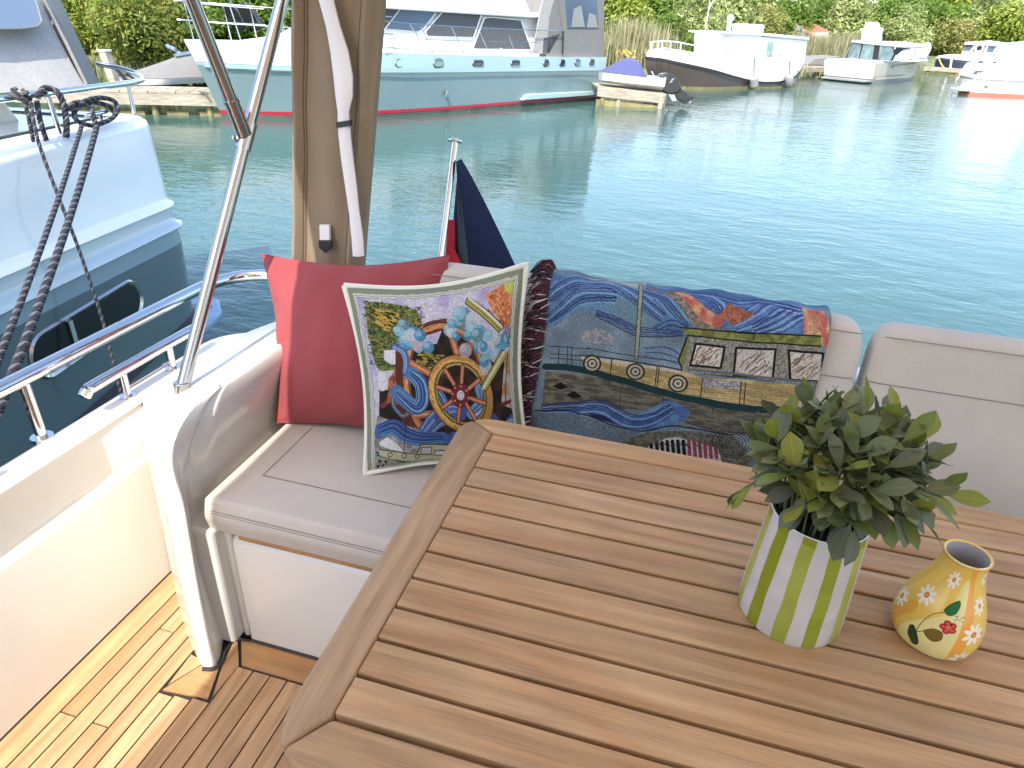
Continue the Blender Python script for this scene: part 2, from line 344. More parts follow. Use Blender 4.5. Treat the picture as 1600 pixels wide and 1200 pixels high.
# ------------------------------------------------------------------ flat print, drawn in code
class Art:
    def __init__(s, w, h, bg, seed=1):
        s.w, s.h = w, h; s.a = np.zeros((h, w, 3)); s.a[:] = np.array(bg)/255.
        s.r = np.random.default_rng(seed)
    def noise(s, cell, stretch=(1, 1)):
        gx = int(s.w/cell/stretch[0])+3; gy = int(s.h/cell/stretch[1])+3; g = s.r.random((gy, gx))
        x = np.linspace(0, gx-1.001, s.w); y = np.linspace(0, gy-1.001, s.h)
        xi = x.astype(int); yi = y.astype(int); fx = (x-xi)[None, :]; fy = (y-yi)[:, None]
        fx = fx*fx*(3-2*fx); fy = fy*fy*(3-2*fy); xi2 = np.minimum(xi+1, gx-1); yi2 = np.minimum(yi+1, gy-1)
        return (g[np.ix_(yi, xi)]*(1-fx)+g[np.ix_(yi, xi2)]*fx)*(1-fy)+(g[np.ix_(yi2, xi)]*(1-fx)+g[np.ix_(yi2, xi2)]*fx)*fy
    def _box(s, P, pad):
        x0 = max(int(P[:, 0].min()-pad), 0); x1 = min(int(P[:, 0].max()+pad)+2, s.w)
        y0 = max(int(P[:, 1].min()-pad), 0); y1 = min(int(P[:, 1].max()+pad)+2, s.h)
        return x0, x1, y0, y1
    def mask_poly(s, pts):
        P = np.array(pts, float); x0, x1, y0, y1 = s._box(P, 1)
        if x1 <= x0 or y1 <= y0: return None
        acc = np.zeros((y1-y0, x1-x0))
        for dx, dy in ((.25, .25), (.75, .25), (.25, .75), (.75, .75)):
            X = (np.arange(x0, x1)+dx)[None, :]; Y = (np.arange(y0, y1)+dy)[:, None]
            ins = np.zeros((y1-y0, x1-x0), bool); n = len(P)
            for i in range(n):
                xa, ya = P[i]; xb, yb = P[(i+1) % n]
                if ya == yb: continue
                c = ((ya > Y) != (yb > Y)) & (X < (xb-xa)*(Y-ya)/(yb-ya)+xa)
                ins ^= c
            acc += ins*.25
        return acc, (x0, x1, y0, y1)
    def blend(s, m, bx, col, alpha=1.0):
        x0, x1, y0, y1 = bx; col = np.array(col, float)
        if col.ndim == 1: col = col/255.
        k = (m*alpha)[..., None]; s.a[y0:y1, x0:x1] = s.a[y0:y1, x0:x1]*(1-k)+col*k
    def poly(s, pts, col, alpha=1.0, smooth=False, mix=None, cell=18, stretch=(1, 1)):
        if smooth: pts = [p for p in spline(list(pts)+[pts[0]], 6)][:-1]
        r = s.mask_poly(pts)
        if r is None: return
        m, bx = r
        if mix is not None:
            x0, x1, y0, y1 = bx; n = np.clip((s.noise(cell, stretch)[y0:y1, x0:x1]-.3)/.4, 0, 1)[..., None]
            col = np.array(col)/255.*(1-n)+np.array(mix)/255.*n
        s.blend(m, bx, col, alpha)
    def line(s, pts, wd, col, alpha=1.0, smooth=False):
        if smooth: pts = spline(pts, 6)
        P = np.array(pts, float)[:, :2]
        x0, x1, y0, y1 = s._box(P, wd+1)
        if x1 <= x0 or y1 <= y0: return
        X = (np.arange(x0, x1)+.5)[None, :]; Y = (np.arange(y0, y1)+.5)[:, None]; D = np.full((y1-y0, x1-x0), 1e9)
        for i in range(len(P)-1):
            (ax, ay), (bx, by) = P[i], P[i+1]; dx, dy = bx-ax, by-ay; q = dx*dx+dy*dy+1e-9
            t = np.clip(((X-ax)*dx+(Y-ay)*dy)/q, 0, 1); D = np.minimum(D, np.hypot(X-ax-t*dx, Y-ay-t*dy))
        s.blend(np.clip(wd/2+.5-D, 0, 1), (x0, x1, y0, y1), col, alpha)
    def disc(s, c, rx, ry, col, rot=0, ring=None, alpha=1.0, **k):
        pts = [(c[0]+rx*math.cos(a)*math.cos(rot)-ry*math.sin(a)*math.sin(rot), c[1]+rx*math.cos(a)*math.sin(rot)+ry*math.sin(a)*math.cos(rot)) for a in np.linspace(0, 2*math.pi, 28)[:-1]]
        if ring: s.line(pts+[pts[0]], ring, col, alpha)
        else: s.poly(pts, col, alpha, **k)
    def image(s, name, grain=0.0):
        a = np.clip(s.a*(1+grain*(s.r.random((s.h, s.w, 1))-.5)), 0, 1)
        im = bpy.data.images.new(name, s.w, s.h); px = np.ones((s.h, s.w, 4), np.float32); px[..., :3] = a[::-1]
        im.pixels.foreach_set(px.ravel()); im.update(); im.pack(); return im

def printmat(name, img, rough=0.8, coat=0.0, bump=0.0, bscale=900, gain=1.0, spec=0.3, sat=1.0):
    m = mat(name, (.5, .5, .5), rough, coat=coat, spec=spec); nt = m.node_tree; N = nt.nodes; L = nt.links; p = N['Principled BSDF']
    ti = N.new('ShaderNodeTexImage'); ti.image = img; uv = N.new('ShaderNodeUVMap'); uv.uv_map = 'UVMap'
    L.new(uv.outputs[0], ti.inputs[0])
    sc = N.new('ShaderNodeVectorMath'); sc.operation = 'SCALE'; sc.inputs['Scale'].default_value = gain
    hs = N.new('ShaderNodeHueSaturation'); hs.inputs['Saturation'].default_value = sat; L.new(ti.outputs[0], hs.inputs['Color'])
    L.new(hs.outputs[0], sc.inputs[0]); L.new(sc.outputs[0], p.inputs['Base Color'])
    if bump:
        tc = N.new('ShaderNodeTexCoord'); n1 = N.new('ShaderNodeTexNoise'); n1.inputs['Scale'].default_value = bscale; L.new(tc.outputs['Object'], n1.inputs['Vector'])
        bp = N.new('ShaderNodeBump'); bp.inputs['Strength'].default_value = bump; bp.inputs['Distance'].default_value = 0.002
        L.new(n1.outputs['Fac'], bp.inputs['Height']); L.new(bp.outputs[0], p.inputs['Normal'])
    return m

def set_uv(o, uvs):
    me = o.data; l = me.uv_layers.new(name='UVMap'); li = np.zeros(len(me.loops), np.int32); me.loops.foreach_get('vertex_index', li)
    l.data.foreach_set('uv', np.array(uvs, np.float32)[li].ravel())

#==MAIN==
# ================================================================== SETTING
def water_mat():
    m = bpy.data.materials.new('harbour_water'); m.use_nodes = True; nt = m.node_tree; N = nt.nodes; L = nt.links
    p = N['Principled BSDF']; p.inputs['Base Color'].default_value = (0.041, 0.094, 0.081, 1); p.inputs['Roughness'].default_value = 0.04
    p.inputs['IOR'].default_value = 1.333; p.inputs['Specular IOR Level'].default_value = 0.5
    g = N.new('ShaderNodeNewGeometry')
    def nz(scale, rot, stretch, detail, dist=0.0):
        mp = N.new('ShaderNodeMapping'); mp.inputs['Rotation'].default_value = (0, 0, rot); mp.inputs['Scale'].default_value = (scale*stretch, scale, scale)
        L.new(g.outputs['Position'], mp.inputs['Vector'])
        n = N.new('ShaderNodeTexNoise'); n.inputs['Scale'].default_value = 1.0; n.inputs['Detail'].default_value = detail; n.inputs['Distortion'].default_value = dist
        L.new(mp.outputs[0], n.inputs['Vector']); return n.outputs['Fac']
    a = nz(6.0, 0.5, 0.45, 3.0, 0.4); b = nz(1.6, 0.9, 0.6, 2.0, 0.3); c = nz(15.0, 0.3, 0.6, 2.0)
    # calmer and rougher patches drifting over the harbour
    w = nz(0.16, 0.6, 0.5, 2.0)
    wr = N.new('ShaderNodeMapRange'); wr.inputs['From Min'].default_value = 0.35; wr.inputs['From Max'].default_value = 0.65; wr.inputs['To Min'].default_value = 0.35; wr.inputs['To Max'].default_value = 1.0
    L.new(w, wr.inputs['Value'])
    def mad(x, k, y=None):
        q = N.new('ShaderNodeMath'); q.operation = 'MULTIPLY_ADD' if y is not None else 'MULTIPLY'; L.new(x, q.inputs[0]); q.inputs[1].default_value = k
        if y is not None: L.new(y, q.inputs[2])
        return q.outputs[0]
    h = mad(b, 0.026, mad(a, 0.014, mad(c, 0.0045)))
    hm = N.new('ShaderNodeMath'); hm.operation = 'MULTIPLY'; L.new(h, hm.inputs[0]); L.new(wr.outputs[0], hm.inputs[1])
    bp = N.new('ShaderNodeBump'); bp.inputs['Strength'].default_value = 1.0; bp.inputs['Distance'].default_value = 1.0
    L.new(hm.outputs[0], bp.inputs['Height']); L.new(bp.outputs[0], p.inputs['Normal'])
    return m
M['water'] = water_mat()
b = MB(); b.add([(-500, -300, W), (500, -300, W), (500, 900, W), (-500, 900, W)], [(0, 1, 2, 3)])
tag(b.build('water', M['water'], smooth=False), kind='structure')

# shoreline: earth bank behind the moorings
shore = [(-140, 2), (-60, 10), (-30, 16.5), (-18, 19.2), (-14.5, 24), (-9.5, 33), (-5.6, 35.2), (-2.6, 37.5), (2.0, 42.5), (5.5, 62), (9, 66), (24, 72), (60, 84), (140, 105), (320, 150)]
sp = spline([(x, y, 0) for x, y in shore], 5)
rows = []
for off, z in ((0, -0.4), (0.05, 0.25), (0.6, 0.40), (4, 0.55), (12, 0.9), (40, 1.3), (900, 2.5)):
    row = []
    for i, p in enumerate(sp):
        t = sp[min(i+1, len(sp)-1)]-sp[max(i-1, 0)]; n = np.array([-t[1], t[0], 0])/(np.hypot(t[0], t[1])+1e-9)
        if off > 100: q = np.array([p[0]*3.2, 900 if abs(p[0]) < 400 else 900, 0])
        else: q = p+n*off
        row.append((q[0], q[1], W+z+(0.06*math.sin(i*1.7+off) if 0.3 < z < 2 else 0)))
    rows.append(row)
b = MB(); b.grid(rows)
tag(b.build('bank', M['earth']), kind='structure')

# ================================================================== COCKPIT SOLE: every teak plank is a piece of the deck
b = MB(); b.box(-1.385, 1.6, -1.6, 1.56, -0.03, -0.006)
deck = tag(b.build('deck', M['caulk'], smooth=False), kind='structure')
seam_x = [-1.295, -1.247, -1.199, -1.152, -1.108, -1.064, -1.016, -0.967, -0.918, -0.867, -0.817, -0.768, -0.719]
while seam_x[-1] < 1.5: seam_x.append(seam_x[-1]+0.0492)
G2 = 0.0022
def plank(x0, x1, y0, y1, m='deck', ya=None):
    q = MB(); y1b = y1 if ya is None else ya
    q.prism([(x0, y0, -0.008), (x1, y0, -0.008), (x1, y1b, -0.008), (x0, y1, -0.008)], (0, 0, 0.008)); q.build('plank', M[m], deck, smooth=False)
plank(-1.368, seam_x[0]-G2, -1.5, 1.245)
for i in range(len(seam_x)-1):
    x0, x1 = seam_x[i]+G2, seam_x[i+1]-G2
    xm = (x0+x1)/2
    if xm < -1.108:
        end = 0.97-(xm+1.045)*0.9+0.02
        cuts = [(-0.35, 0.35, 0.743), (0.1, 0.52, 1.027), (-0.2, 0.743), (0.2, 1.027)][i % 4]
        ys = [-1.5] + [c for c in cuts] + [end]
        for a, c in zip(ys[:-1], ys[1:]): plank(x0, x1, a+0.0022, c-0.0022)
    else:
        if xm < -1.016: end = 0.859+(xm+1.108)*0.109-0.002
        elif xm < -0.967: end = 0.872
        else: end = 0.986
        cuts = [(-0.6, 0.12), (-0.2, ), (-0.85, 0.3), (-0.4,)][i % 4]
        if i == 5: cuts = (-0.5,)
        ys = [-1.5]+list(cuts)+[end]
        for a, c in zip(ys[:-1], ys[1:]): plank(x0, x1, a+0.0022, c-0.0022)
def piece(pts, m):
    q = MB(); q.prism([(x, y, -0.008) for x, y in pts], (0, 0, 0.008)); q.build('plank', M[m], deck, smooth=False)
piece([(-1.103, 0.868), (-0.978, 0.880), (-1.013, 0.975), (-1.05, 0.975)], 'deckX')
piece([(-1.10, 0.885), (-1.106, 0.98), (-1.055, 0.972)], 'deck')
piece([(-0.970, 0.888), (-0.966, 0.990), (-1.03, 1.075), (-1.007, 0.978)], 'deck')
piece([(-0.958, 0.992), (1.45, 0.992), (1.45, 1.075), (-1.018, 1.075)], 'deckX')

# ================================================================== BULWARK with its cap and the moulded corner of the bench
bw = thing('bulwark', (-1.42, 1.0, 0), 'glossy white cockpit side wall with rounded cap and moulded corner by the bench', 'bulwark')
prof = [(-1.36, -0.02), (-1.364, 0.0), (-1.372, 0.392), (-1.380, 0.406), (-1.402, 0.412), (-1.409, 0.42), (-1.409, 0.530), (-1.404, 0.548), (-1.395, 0.556), (-1.40, 0.570), (-1.412, 0.575), (-1.455, 0.573), (-1.472, 0.565), (-1.478, 0.54), (-1.50, 0.30), (-1.50, -1.4)]
rows = []
for y in [-1.6, -0.8, 0.2, 0.8, 1.0, 1.1, 1.2, 1.3, 1.4, 1.5, 1.6, 1.66]:
    k = min(max((y-1.02)/0.25, 0), 1); k = k*k*(3-2*k); row = []
    for j, (x, z) in enumerate(prof):
        if 2 <= j <= 6: x = x*(1-k)+(-1.374-0.008*(j-2)/4)*k       # ledge dies out towards the corner
        row.append((x, y, z))
    rows.append(row)
b = MB(); b.grid(rows)
# stern quarter: the outer skin and cap swing round to the transom
ctr = (-1.16, 1.66); b.build('side_panel', M['gelc'], bw, angle=50)
outer = [(-1.455, 0.573, 0), (-1.472, 0.565, 0), (-1.478, 0.54, 0), (-1.50, 0.30, 0), (-1.50, -1.4, 0)]
rows = []
for a in np.linspace(0, math.pi/2, 12):
    row = []
    for (x, z, _) in [(-1.22, 0.56, 0), (-1.395, 0.572, 0)]+outer:
        r = -(x-ctr[0]); row.append((ctr[0]-r*math.cos(a), ctr[1]+r*0.55*math.sin(a), z))
    rows.append(row)
for x in (-0.6, 0.2, 1.0, 1.6):
    rows.append([(x, ctr[1]+(-(px-ctr[0]))*0.55, z) for (px, z, _) in [(-1.22, 0.56, 0), (-1.395, 0.572, 0)]+outer])
b = MB(); b.grid(rows); b.build('stern_quarter', M['gelm'], bw)
# moulded corner: plan outline extruded with a top that falls outboard
def ztop(x, y): return 0.708+(min(x, -1.07)+1.07)*0.395
plan = [(-1.034, 0.957), (-1.060, 0.962), (-1.11, 0.995), (-1.18, 1.05), (-1.27, 1.13), (-1.34, 1.21), (-1.40, 1.30), (-1.418, 1.42), (-1.418, 1.62), (-1.39, 1.71), (-1.33, 1.77), (-1.24, 1.79), (-1.10, 1.79), (-1.10, 1.56), (-1.086, 1.50), (-1.084, 1.28), (-1.080, 1.14), (-1.060, 1.06), (-1.028, 1.0), (-1.022, 0.968)]
plan = plan[::-1]
_q = plan[-2:]+plan+plan[:3]; plan = [(p[0], p[1]) for p in spline([(x, y, 0) for x, y in _q], 4)][8:-9]
def yfront(y, f, z):     # the front leans aft a little and rounds over at the top
    if y > 1.34: return y
    k = min(max((1.34-y)/0.30, 0), 1); u = max(0, (f-0.82)/0.18)
    return y+k*(0.075*z+0.125*(1-math.sqrt(max(0, 1-u*u))))
rows = []
zs = [0.0, 0.02, 0.05, 0.10, 0.15, 0.20, 0.25, 0.30, 0.35, 0.40, 0.44, 0.48, 0.51, 0.54, 0.57, 0.60, 0.62, 0.635, 0.65, 0.66, 0.67, 0.678, 0.685, 0.690, 0.6935, 0.695]
for z in zs:
    row = []
    for (x, y) in plan:
        zt = ztop(x, y); f = z/0.695; zz = f*zt
        # lower leg: narrows towards the sole
        xx = x
        ins = 0.0 if f < 0.94 else 0.016*(1-math.sqrt(max(0, 1-((f-0.94)/0.06)**2)))
        if x > -1.095 and y > 0.958 and y < 1.6:
            wy = min(max((y-.958)/.03, 0), 1); xx = x-0.032*wy*min(zz/.30, 1)*min(max((1.14-y)/.1, 0), 1)
        if x > -1.095 and y < 1.6:
            wt = min(max((f-.70)/.26, 0), 1); wt = wt*wt*(3-2*wt); xx = xx+(-1.053-xx)*wt*(1 if x > -1.059 or y > 1.1 else .3)
        cx, cyy = -1.24, 1.5; L_ = math.hypot(x-cx, y-cyy)
        xx = xx+(cx-x)/L_*ins; yy = y+(cyy-y)/L_*ins
        row.append((xx, yfront(yy, f, zz), zz))
    rows.append(row)
b = MB(); b.grid(rows, close=True); top = rows[-1]; n = len(top)
c0 = np.mean(np.array(top), axis=0)
ring2 = [tuple(np.array(p)*0.5+c0*0.5+np.array([0, 0, 0.004])) for p in top]
base = b.add(top+ring2+[tuple(c0+np.array([0, 0, 0.004]))], [(i, (i+1) % n, n+(i+1) % n, n+i) for i in range(n)]+[(n+i, n+(i+1) % n, 2*n) for i in range(n)])
o = b.build('corner_moulding', M['gelm'], bw, angle=180)
s_ = o.modifiers.new('weld', 'WELD'); s_.merge_threshold = 0.0005
# waterway seam along the foot of the wall
b = MB(); b.tube([(-1.366, -1.5, 0.002), (-1.366, 1.23, 0.002)], 0.004, 6); b.build('foot_seam', M['caulk'], bw)
# black sealant round the corner foot
b = MB(); b.tube(spline([(-1.045, 0.948, 0.003), (-1.018, 0.958, 0.003), (-1.012, 0.985, 0.003), (-1.026, 1.02, 0.003), (-1.022, 1.058, 0.003), (-0.98, 1.066, 0.003), (-0.9, 1.068, 0.003), (1.4, 1.068, 0.003)], 6), 0.006, 6)
b.build('sealant_bead', M['caulk'], bw)

# ---------------- handrails
hr = thing('handrail', (-1.46, 1.05, 0.57), 'long polished steel handrail on posts along the white side wall, curving round the stern', 'handrail')
b = MB(); b.tube(spline([(-1.475, -1.6, 0.74), (-1.475, -0.5, 0.74), (-1.475, 0.6, 0.74), (-1.477, 1.2, 0.74), (-1.482, 1.62, 0.74), (-1.468, 1.78, 0.74), (-1.40, 1.87, 0.74), (-1.28, 1.90, 0.74), (-1.0, 1.905, 0.74), (-0.2, 1.905, 0.74)], 8), 0.0195, 16)
b.build('rail', M['steel'], hr)
for y in (-0.7, 1.055):
    b = MB(); b.tube([(-1.475, y, 0.57), (-1.475, y, 0.735)], 0.0135, 14); b.tube([(-1.475, y, 0.568), (-1.475, y, 0.578)], 0.026, 16)
    b.build('post', M['steel'], hr)
b = MB(); b.tube([(-0.45, 1.905, 0.5), (-0.45, 1.905, 0.735)], 0.0135, 12); b.build('post', M['steel'], hr)
gr = thing('grab_rail', (-1.42, 1.4, 0.57), 'short polished steel grab rail with two posts on the cap beside the canopy pole', 'grab rail')
b = MB(); b.tube(spline([(-1.43, 1.16, 0.640), (-1.43, 1.175, 0.652), (-1.43, 1.21, 0.656), (-1.43, 1.55, 0.656), (-1.43, 1.585, 0.652), (-1.43, 1.60, 0.640)], 5), [0.012]+[0.0165]*24+[0.012], 14)
b.build('rail', M['steel'], gr)
for y in (1.29, 1.47):
    b = MB(); b.tube([(-1.43, y, 0.572), (-1.43, y, 0.65)], 0.0115, 12); b.tube([(-1.43, y, 0.572), (-1.43, y, 0.579)], 0.021, 14); b.build('post', M['steel'], gr)
b = MB(); b.tube([(-1.43, 1.29, 0.60), (-1.43, 1.47, 0.60)], 0.005, 8); b.build('crossbar', M['steel'], gr)

# ---------------- canopy frame: strut on the corner, second pole meeting it
base_p = at(290, 640, X=-1.205); joint = at(385, 213, X=-1.165); top_a = at(441, 0, X=-1.12)
top_a = joint+(top_a-joint)*1.55
cfm = thing('canopy_poles', base_p, 'polished steel canopy poles meeting in a knuckle joint, standing on the white corner moulding', 'canopy poles')
b = MB(); b.tube([base_p+np.array([0, 0, 0.055]), joint, top_a], 0.0165, 18); b.build('pole', M['steelp'], cfm)
dirb = at(300, 0, X=-1.175)-at(374, 190, X=-1.165); j2 = at(374, 190, X=-1.165)
b = MB(); b.tube([j2-dirb*0.02, j2+dirb*1.6], 0.017, 18); b.build('pole', M['steelp'], cfm)
dn = dirb/np.linalg.norm(dirb)
b = MB(); b.tube([j2-dn*0.035, j2+dn*0.055], 0.0195, 16); b.tube([j2+dn*0.05, j2+dn*0.058], 0.021, 16); b.build('end_fitting', M['steelp'], cfm)
da = (top_a-joint)/np.linalg.norm(top_a-joint)
b = MB(); b.tube([joint-da*0.035, joint+da*0.035], 0.0205, 16); b.ball(joint+np.array([-0.012, -0.012, -0.004]), 0.016, 12); b.tube([joint+np.array([-0.02, -0.03, 0]), joint+np.array([-0.01, -0.012, 0])], 0.006, 8)
b.build('knuckle', M['steelp'], cfm)
b = MB(); bz = base_p[2]
b.tube([base_p+np.array([0, 0, 0.018]), base_p+np.array([0, 0.006, 0.08])], 0.0195, 14)
b.box(base_p[0]-0.012, base_p[0]+0.012, base_p[1]-0.014, base_p[1]+0.014, bz-0.012, bz+0.030)
b.box(base_p[0]-0.028, base_p[0]+0.028, base_p[1]-0.022, base_p[1]+0.022, bz-0.02, bz-0.008)
b.tube([base_p+np.array([-0.02, 0, 0.016]), base_p+np.array([0.02, 0, 0.016])], 0.006, 8)
b.build('deck_hinge', M['steelp'], cfm, bevel=0.002)
# ---------------- the canopy itself (over the cockpit, above the picture)
cn = thing('canopy', (0, 0, 2.0), 'beige fabric canopy stretched over the cockpit above the table', 'canopy')
def cedge(y): return float(np.interp(y, [-1.7, -0.8, 0.0, 0.45, 0.75, 1.1, 1.87], [-1.03, -1.02, -1.005, -1.02, -1.06, -1.10, -1.11]))
rows = []
for y in np.linspace(-1.7, 1.87, 25):
    rows.append([(x, y, 2.0+0.08*(1-((x-0.2)/1.35)**2)) for x in np.linspace(cedge(y), 1.6, 9)])
b = MB(); b.grid(rows)
b.build('canopy_top', M['canopyin'], cn)
b = MB(); b.tube([(cedge(y), y, 2.0) for y in np.linspace(-1.7, 1.87, 20)], 0.012, 8); b.build('edge_piping', M['canopyin'], cn)

# ---------------- the cabin's rear wall (unseen behind the eye, added for the metal and glaze to mirror)
cb = thing('unseen_bulkhead', (0.2, -1.8, 0), 'unseen white cabin rear wall with dark glazed door at the forward end of the cockpit', 'bulkhead')
b = MB(); b.box(-1.0, 1.6, -3.6, -1.74, 0, 2.02); b.build('wall', M['gelm'], cb, bevel=.04)
b = MB(); b.box(-0.55, 0.45, -1.742, -1.725, 0.08, 1.9); dr_ = b.build('door', M['deckX'], cb)
b = MB(); b.box(-0.45, 0.35, -1.728, -1.715, 0.5, 1.8); b.build('pane', M['glassd'], dr_)
b = MB(); b.box(0.65, 1.45, -1.742, -1.728, 0.95, 1.75); b.build('window', M['glassd'], cb)
# ---------------- rolled canvas curtain
ct = thing('canvas_curtain', (-1.03, 1.75, 0.6), 'tan canvas side curtain hanging bundled behind the red cushion, with a white strap', 'curtain')
def cur_x(z, w):
    l = -1.07+(z-1.56)*0.125; r = -0.822+(z-1.56)*0.15
    return l+(r-l)*w
def cur_y(w, z):
    d = 0
    d += 0.030*math.exp(-((w-0.09)/0.07)**2) + 0.018*math.exp(-((w-0.52)/0.22)**2) + 0.026*math.exp(-((w-0.88)/0.07)**2)
    d += 0.004*math.sin(z*9+w*7)+0.003*math.sin(z*23+w*15)
    return 1.75-d
ws = np.linspace(0, 1, 33); zz = np.linspace(0.60, 2.0, 40)
fr_ = [[(cur_x(z, w), cur_y(w, z), z) for w in ws] for z in zz]
bk_ = [[(cur_x(z, w), 1.772, z) for w in ws] for z in zz]
b = MB(); b.grid(fr_); b.grid(bk_, flip=True)
for j in (0, len(ws)-1): b.grid([[fr_[i][j], bk_[i][j]] for i in range(len(zz))])
b.build('canvas', M['tan'], ct)
for w in (0.165, 0.19, 0.79):
    b = MB(); b.tube([(cur_x(z, w), cur_y(w, z)-0.0005, z) for z in zz], 0.0016, 5); b.build('seam', M['tanseam'], ct)
b = MB(); b.tube([(cur_x(z, 0)+0.003, 1.752, z) for z in zz], 0.006, 8); b.build('edge_piping', M['tan'], ct)
edges = [(498, 0, 520), (509, 40, 530), (516, 80, 543), (521, 120, 550), (524, 150, 550), (527.5, 175, 544), (527.5, 190, 545), (529, 215, 547), (533, 250, 551), (539, 290, 556), (545, 330, 560), (549, 370, 566), (551, 400, 568)]
def strap_rows(n0, n1, Y):
    R = []
    for (xl, y, xr) in edges[n0:n1]:
        p, q = at(xl, y, Y=Y), at(xr, y, Y=Y); R.append([p, p*0.75+q*0.25+np.array([0, -0.006, 0]), p*0.3+q*0.7+np.array([0, -0.007, 0]), q])
    return R
R = strap_rows(0, len(edges), 1.700); R = [[p+np.array([0, 0, 0]) for p in r] for r in R]
up_ = R[0]; R = [[p+(up_[k]-R[2][k])*2.2 for k, p in enumerate(up_)]]+R
b = MB(); b.grid(R); b.grid([[p+np.array([0, 0.006, 0]) for p in r] for r in R], flip=True)
for j in (0, 3): b.grid([[r[j], r[j]+np.array([0, 0.006, 0])] for r in R])
b.build('strap', M['strap'], ct, angle=60)
q = [at(525, 191, Y=1.69), at(546, 188, Y=1.69), at(546, 197, Y=1.69), at(525, 200, Y=1.69)]
b = MB(); b.prism(q, (0, 0.016, 0)); b.build('strap_clip', M['black'], ct)
q = [at(499, 352, Y=1.712), at(514, 352, Y=1.712), at(515, 386, Y=1.712), at(500, 386, Y=1.712)]
b = MB(); b.prism(q, (0, 0.01, 0)); b.build('webbing', M['strap'], ct)
b = MB(); q = [at(497, 376, Y=1.705), at(517, 376, Y=1.705), at(517, 388, Y=1.705), at(508, 396, Y=1.705), at(498, 388, Y=1.705)]
b.prism(q, (0, 0.012, 0)); b.build('buckle', M['black'], ct, bevel=0.002)

# ================================================================== BENCH
bn = thing('bench', (-0.2, 1.3, 0), 'white moulded bench base with teak edge under the grey seat cushion', 'bench')
b = MB(); b.prism([(-0.985, 1.068, 0), (-0.985, 1.070, 0.345), (-0.985, 1.078, 0.362), (-0.985, 1.095, 0.372), (-0.985, 1.56, 0.372), (-0.985, 1.56, 0)], (2.5, 0, 0)); b.build('base', M['gelm'], bn, bevel=0.012)
b = MB(); b.box(-1.10, -1.012, 1.042, 1.56, 0, 0.40); b.box(-1.011, -0.987, 1.074, 1.56, 0, 0.398); b.build('end_ledge', M['gelm'], bn, bevel=0.012)
b = MB(); b.box(-0.955, 1.45, 1.066, 1.54, 0.3745, 0.387); b.build('teak_edge', M['deckX'], bn, bevel=0.003)
b = MB(); b.prism([(-1.09, 1.56, 0.3), (-1.09, 1.575, 0.55), (-1.09, 1.665, 0.79), (-1.09, 1.76, 0.79), (-1.09, 1.80, 0.3)], (2.7, 0, 0)); b.build('back_panel', M['gel'], bn, bevel=0.02)

seat = thing('seat_cushion', (0, 1.28, 0.388), 'grey fabric seat cushion with stitched border lying on the white bench', 'cushion')
b = MB(); b.prism([(-1.034, 1.062, 0.388), (-1.034, 1.050, 0.44), (-1.034, 1.066, 0.488), (-1.034, 1.50, 0.490), (-1.034, 1.53, 0.40), (-1.034, 1.53, 0.388)], (2.486, 0, 0)); o = b.build('pad', M['fabric'], seat, bevel=0.022, seg=5, angle=80)
b = MB()
b.tube([(-0.948, 1.44, 0.4902), (-0.948, 1.187, 0.4902), (1.40, 1.187, 0.4902)], 0.0013, 5)
b.build('stitching', M['thread'], seat)
for dz in (0.0, 0.007):
    b = MB(); b.tube([(-1.01, 1.0555-0.12*dz, 0.4605-dz), (1.43, 1.0555-0.12*dz, 0.4605-dz)], 0.0011, 5); b.build('stitching', M['thread'], seat)

def backrest(x0, x1, label):
    t = thing('back_cushion', ((x0+x1)/2, 1.55, 0.49), label, 'cushion')
    def fy(z): return 1.498+(z-0.49)*0.213
    P = [(fy(0.492), 0.492), (fy(0.70), 0.70), (fy(0.93), 0.930), (fy(0.93)+0.018, 0.955), (fy(0.93)+0.06, 0.962), (fy(0.93)+0.095, 0.945), (fy(0.70)+0.10, 0.70), (fy(0.492)+0.06, 0.492)]
    # rounded upper ends: sweep the profile, lowering it near the ends
    xs = [x0, x0+0.004, x0+0.015, x0+0.032, x0+0.055, x0+0.09, x1-0.09, x1-0.055, x1-0.032, x1-0.015, x1-0.004, x1]
    rows = []
    for x in xs:
        d = min(x-x0, x1-x); r = 0.050; k = 0 if d >= r else r-math.sqrt(max(r*r-(r-d)**2, 0))
        pin = 0.5*max(0, 1-d/0.03)**2
        row = []
        cyy = np.mean([p[0] for p in P])
        for (y, z) in P:
            yy = y+(cyy-y)*pin*0.6 ; z2 = z-(k if z > 0.9 else k*max(0, (z-0.80)/0.1) if z > .8 else 0)
            row.append((x, yy, z2))
        rows.append(row)
    q = MB(); q.grid(rows, close=True)
    for rr in (rows[0], rows[-1]): q.add(rr, [tuple(range(len(rr)))])
    o = q.build('pad', M['fabric'], t, angle=180)
    w = o.modifiers.new('weld', 'WELD'); w.merge_threshold = 0.0004
    w = o.modifiers.new('subdivision', 'SUBSURF'); w.levels = 2; w.render_levels = 2
    q = MB()
    zz = 0.832; q.tube([(x0+0.008, fy(zz)+0.004, zz), (x0+0.03, fy(zz)-0.0005, zz), (x1-0.03, fy(zz)-0.0005, zz), (x1-0.008, fy(zz)+0.004, zz)], 0.0013, 5)
    q.build('stitching', M['thread'], t)
    q = MB(); zz = 0.939
    cs = [(0.058, 0.9385), (0.085, 0.939)]
    q.tube(spline([(x0+d, fy(z)+0.003*(z < .9), z) for d, z in cs]+[(x1-d, fy(z)+0.003*(z < .9), z) for d, z in cs[::-1]], 5), 0.0013, 5)
    q.build('stitching', M['thread'], t)
    return t
backrest(-0.66, 0.437, 'grey back cushion of the bench behind the boat blanket and the red pillow')
backrest(0.457, 1.44, 'grey back cushion of the bench at the right, beyond the potted plant')

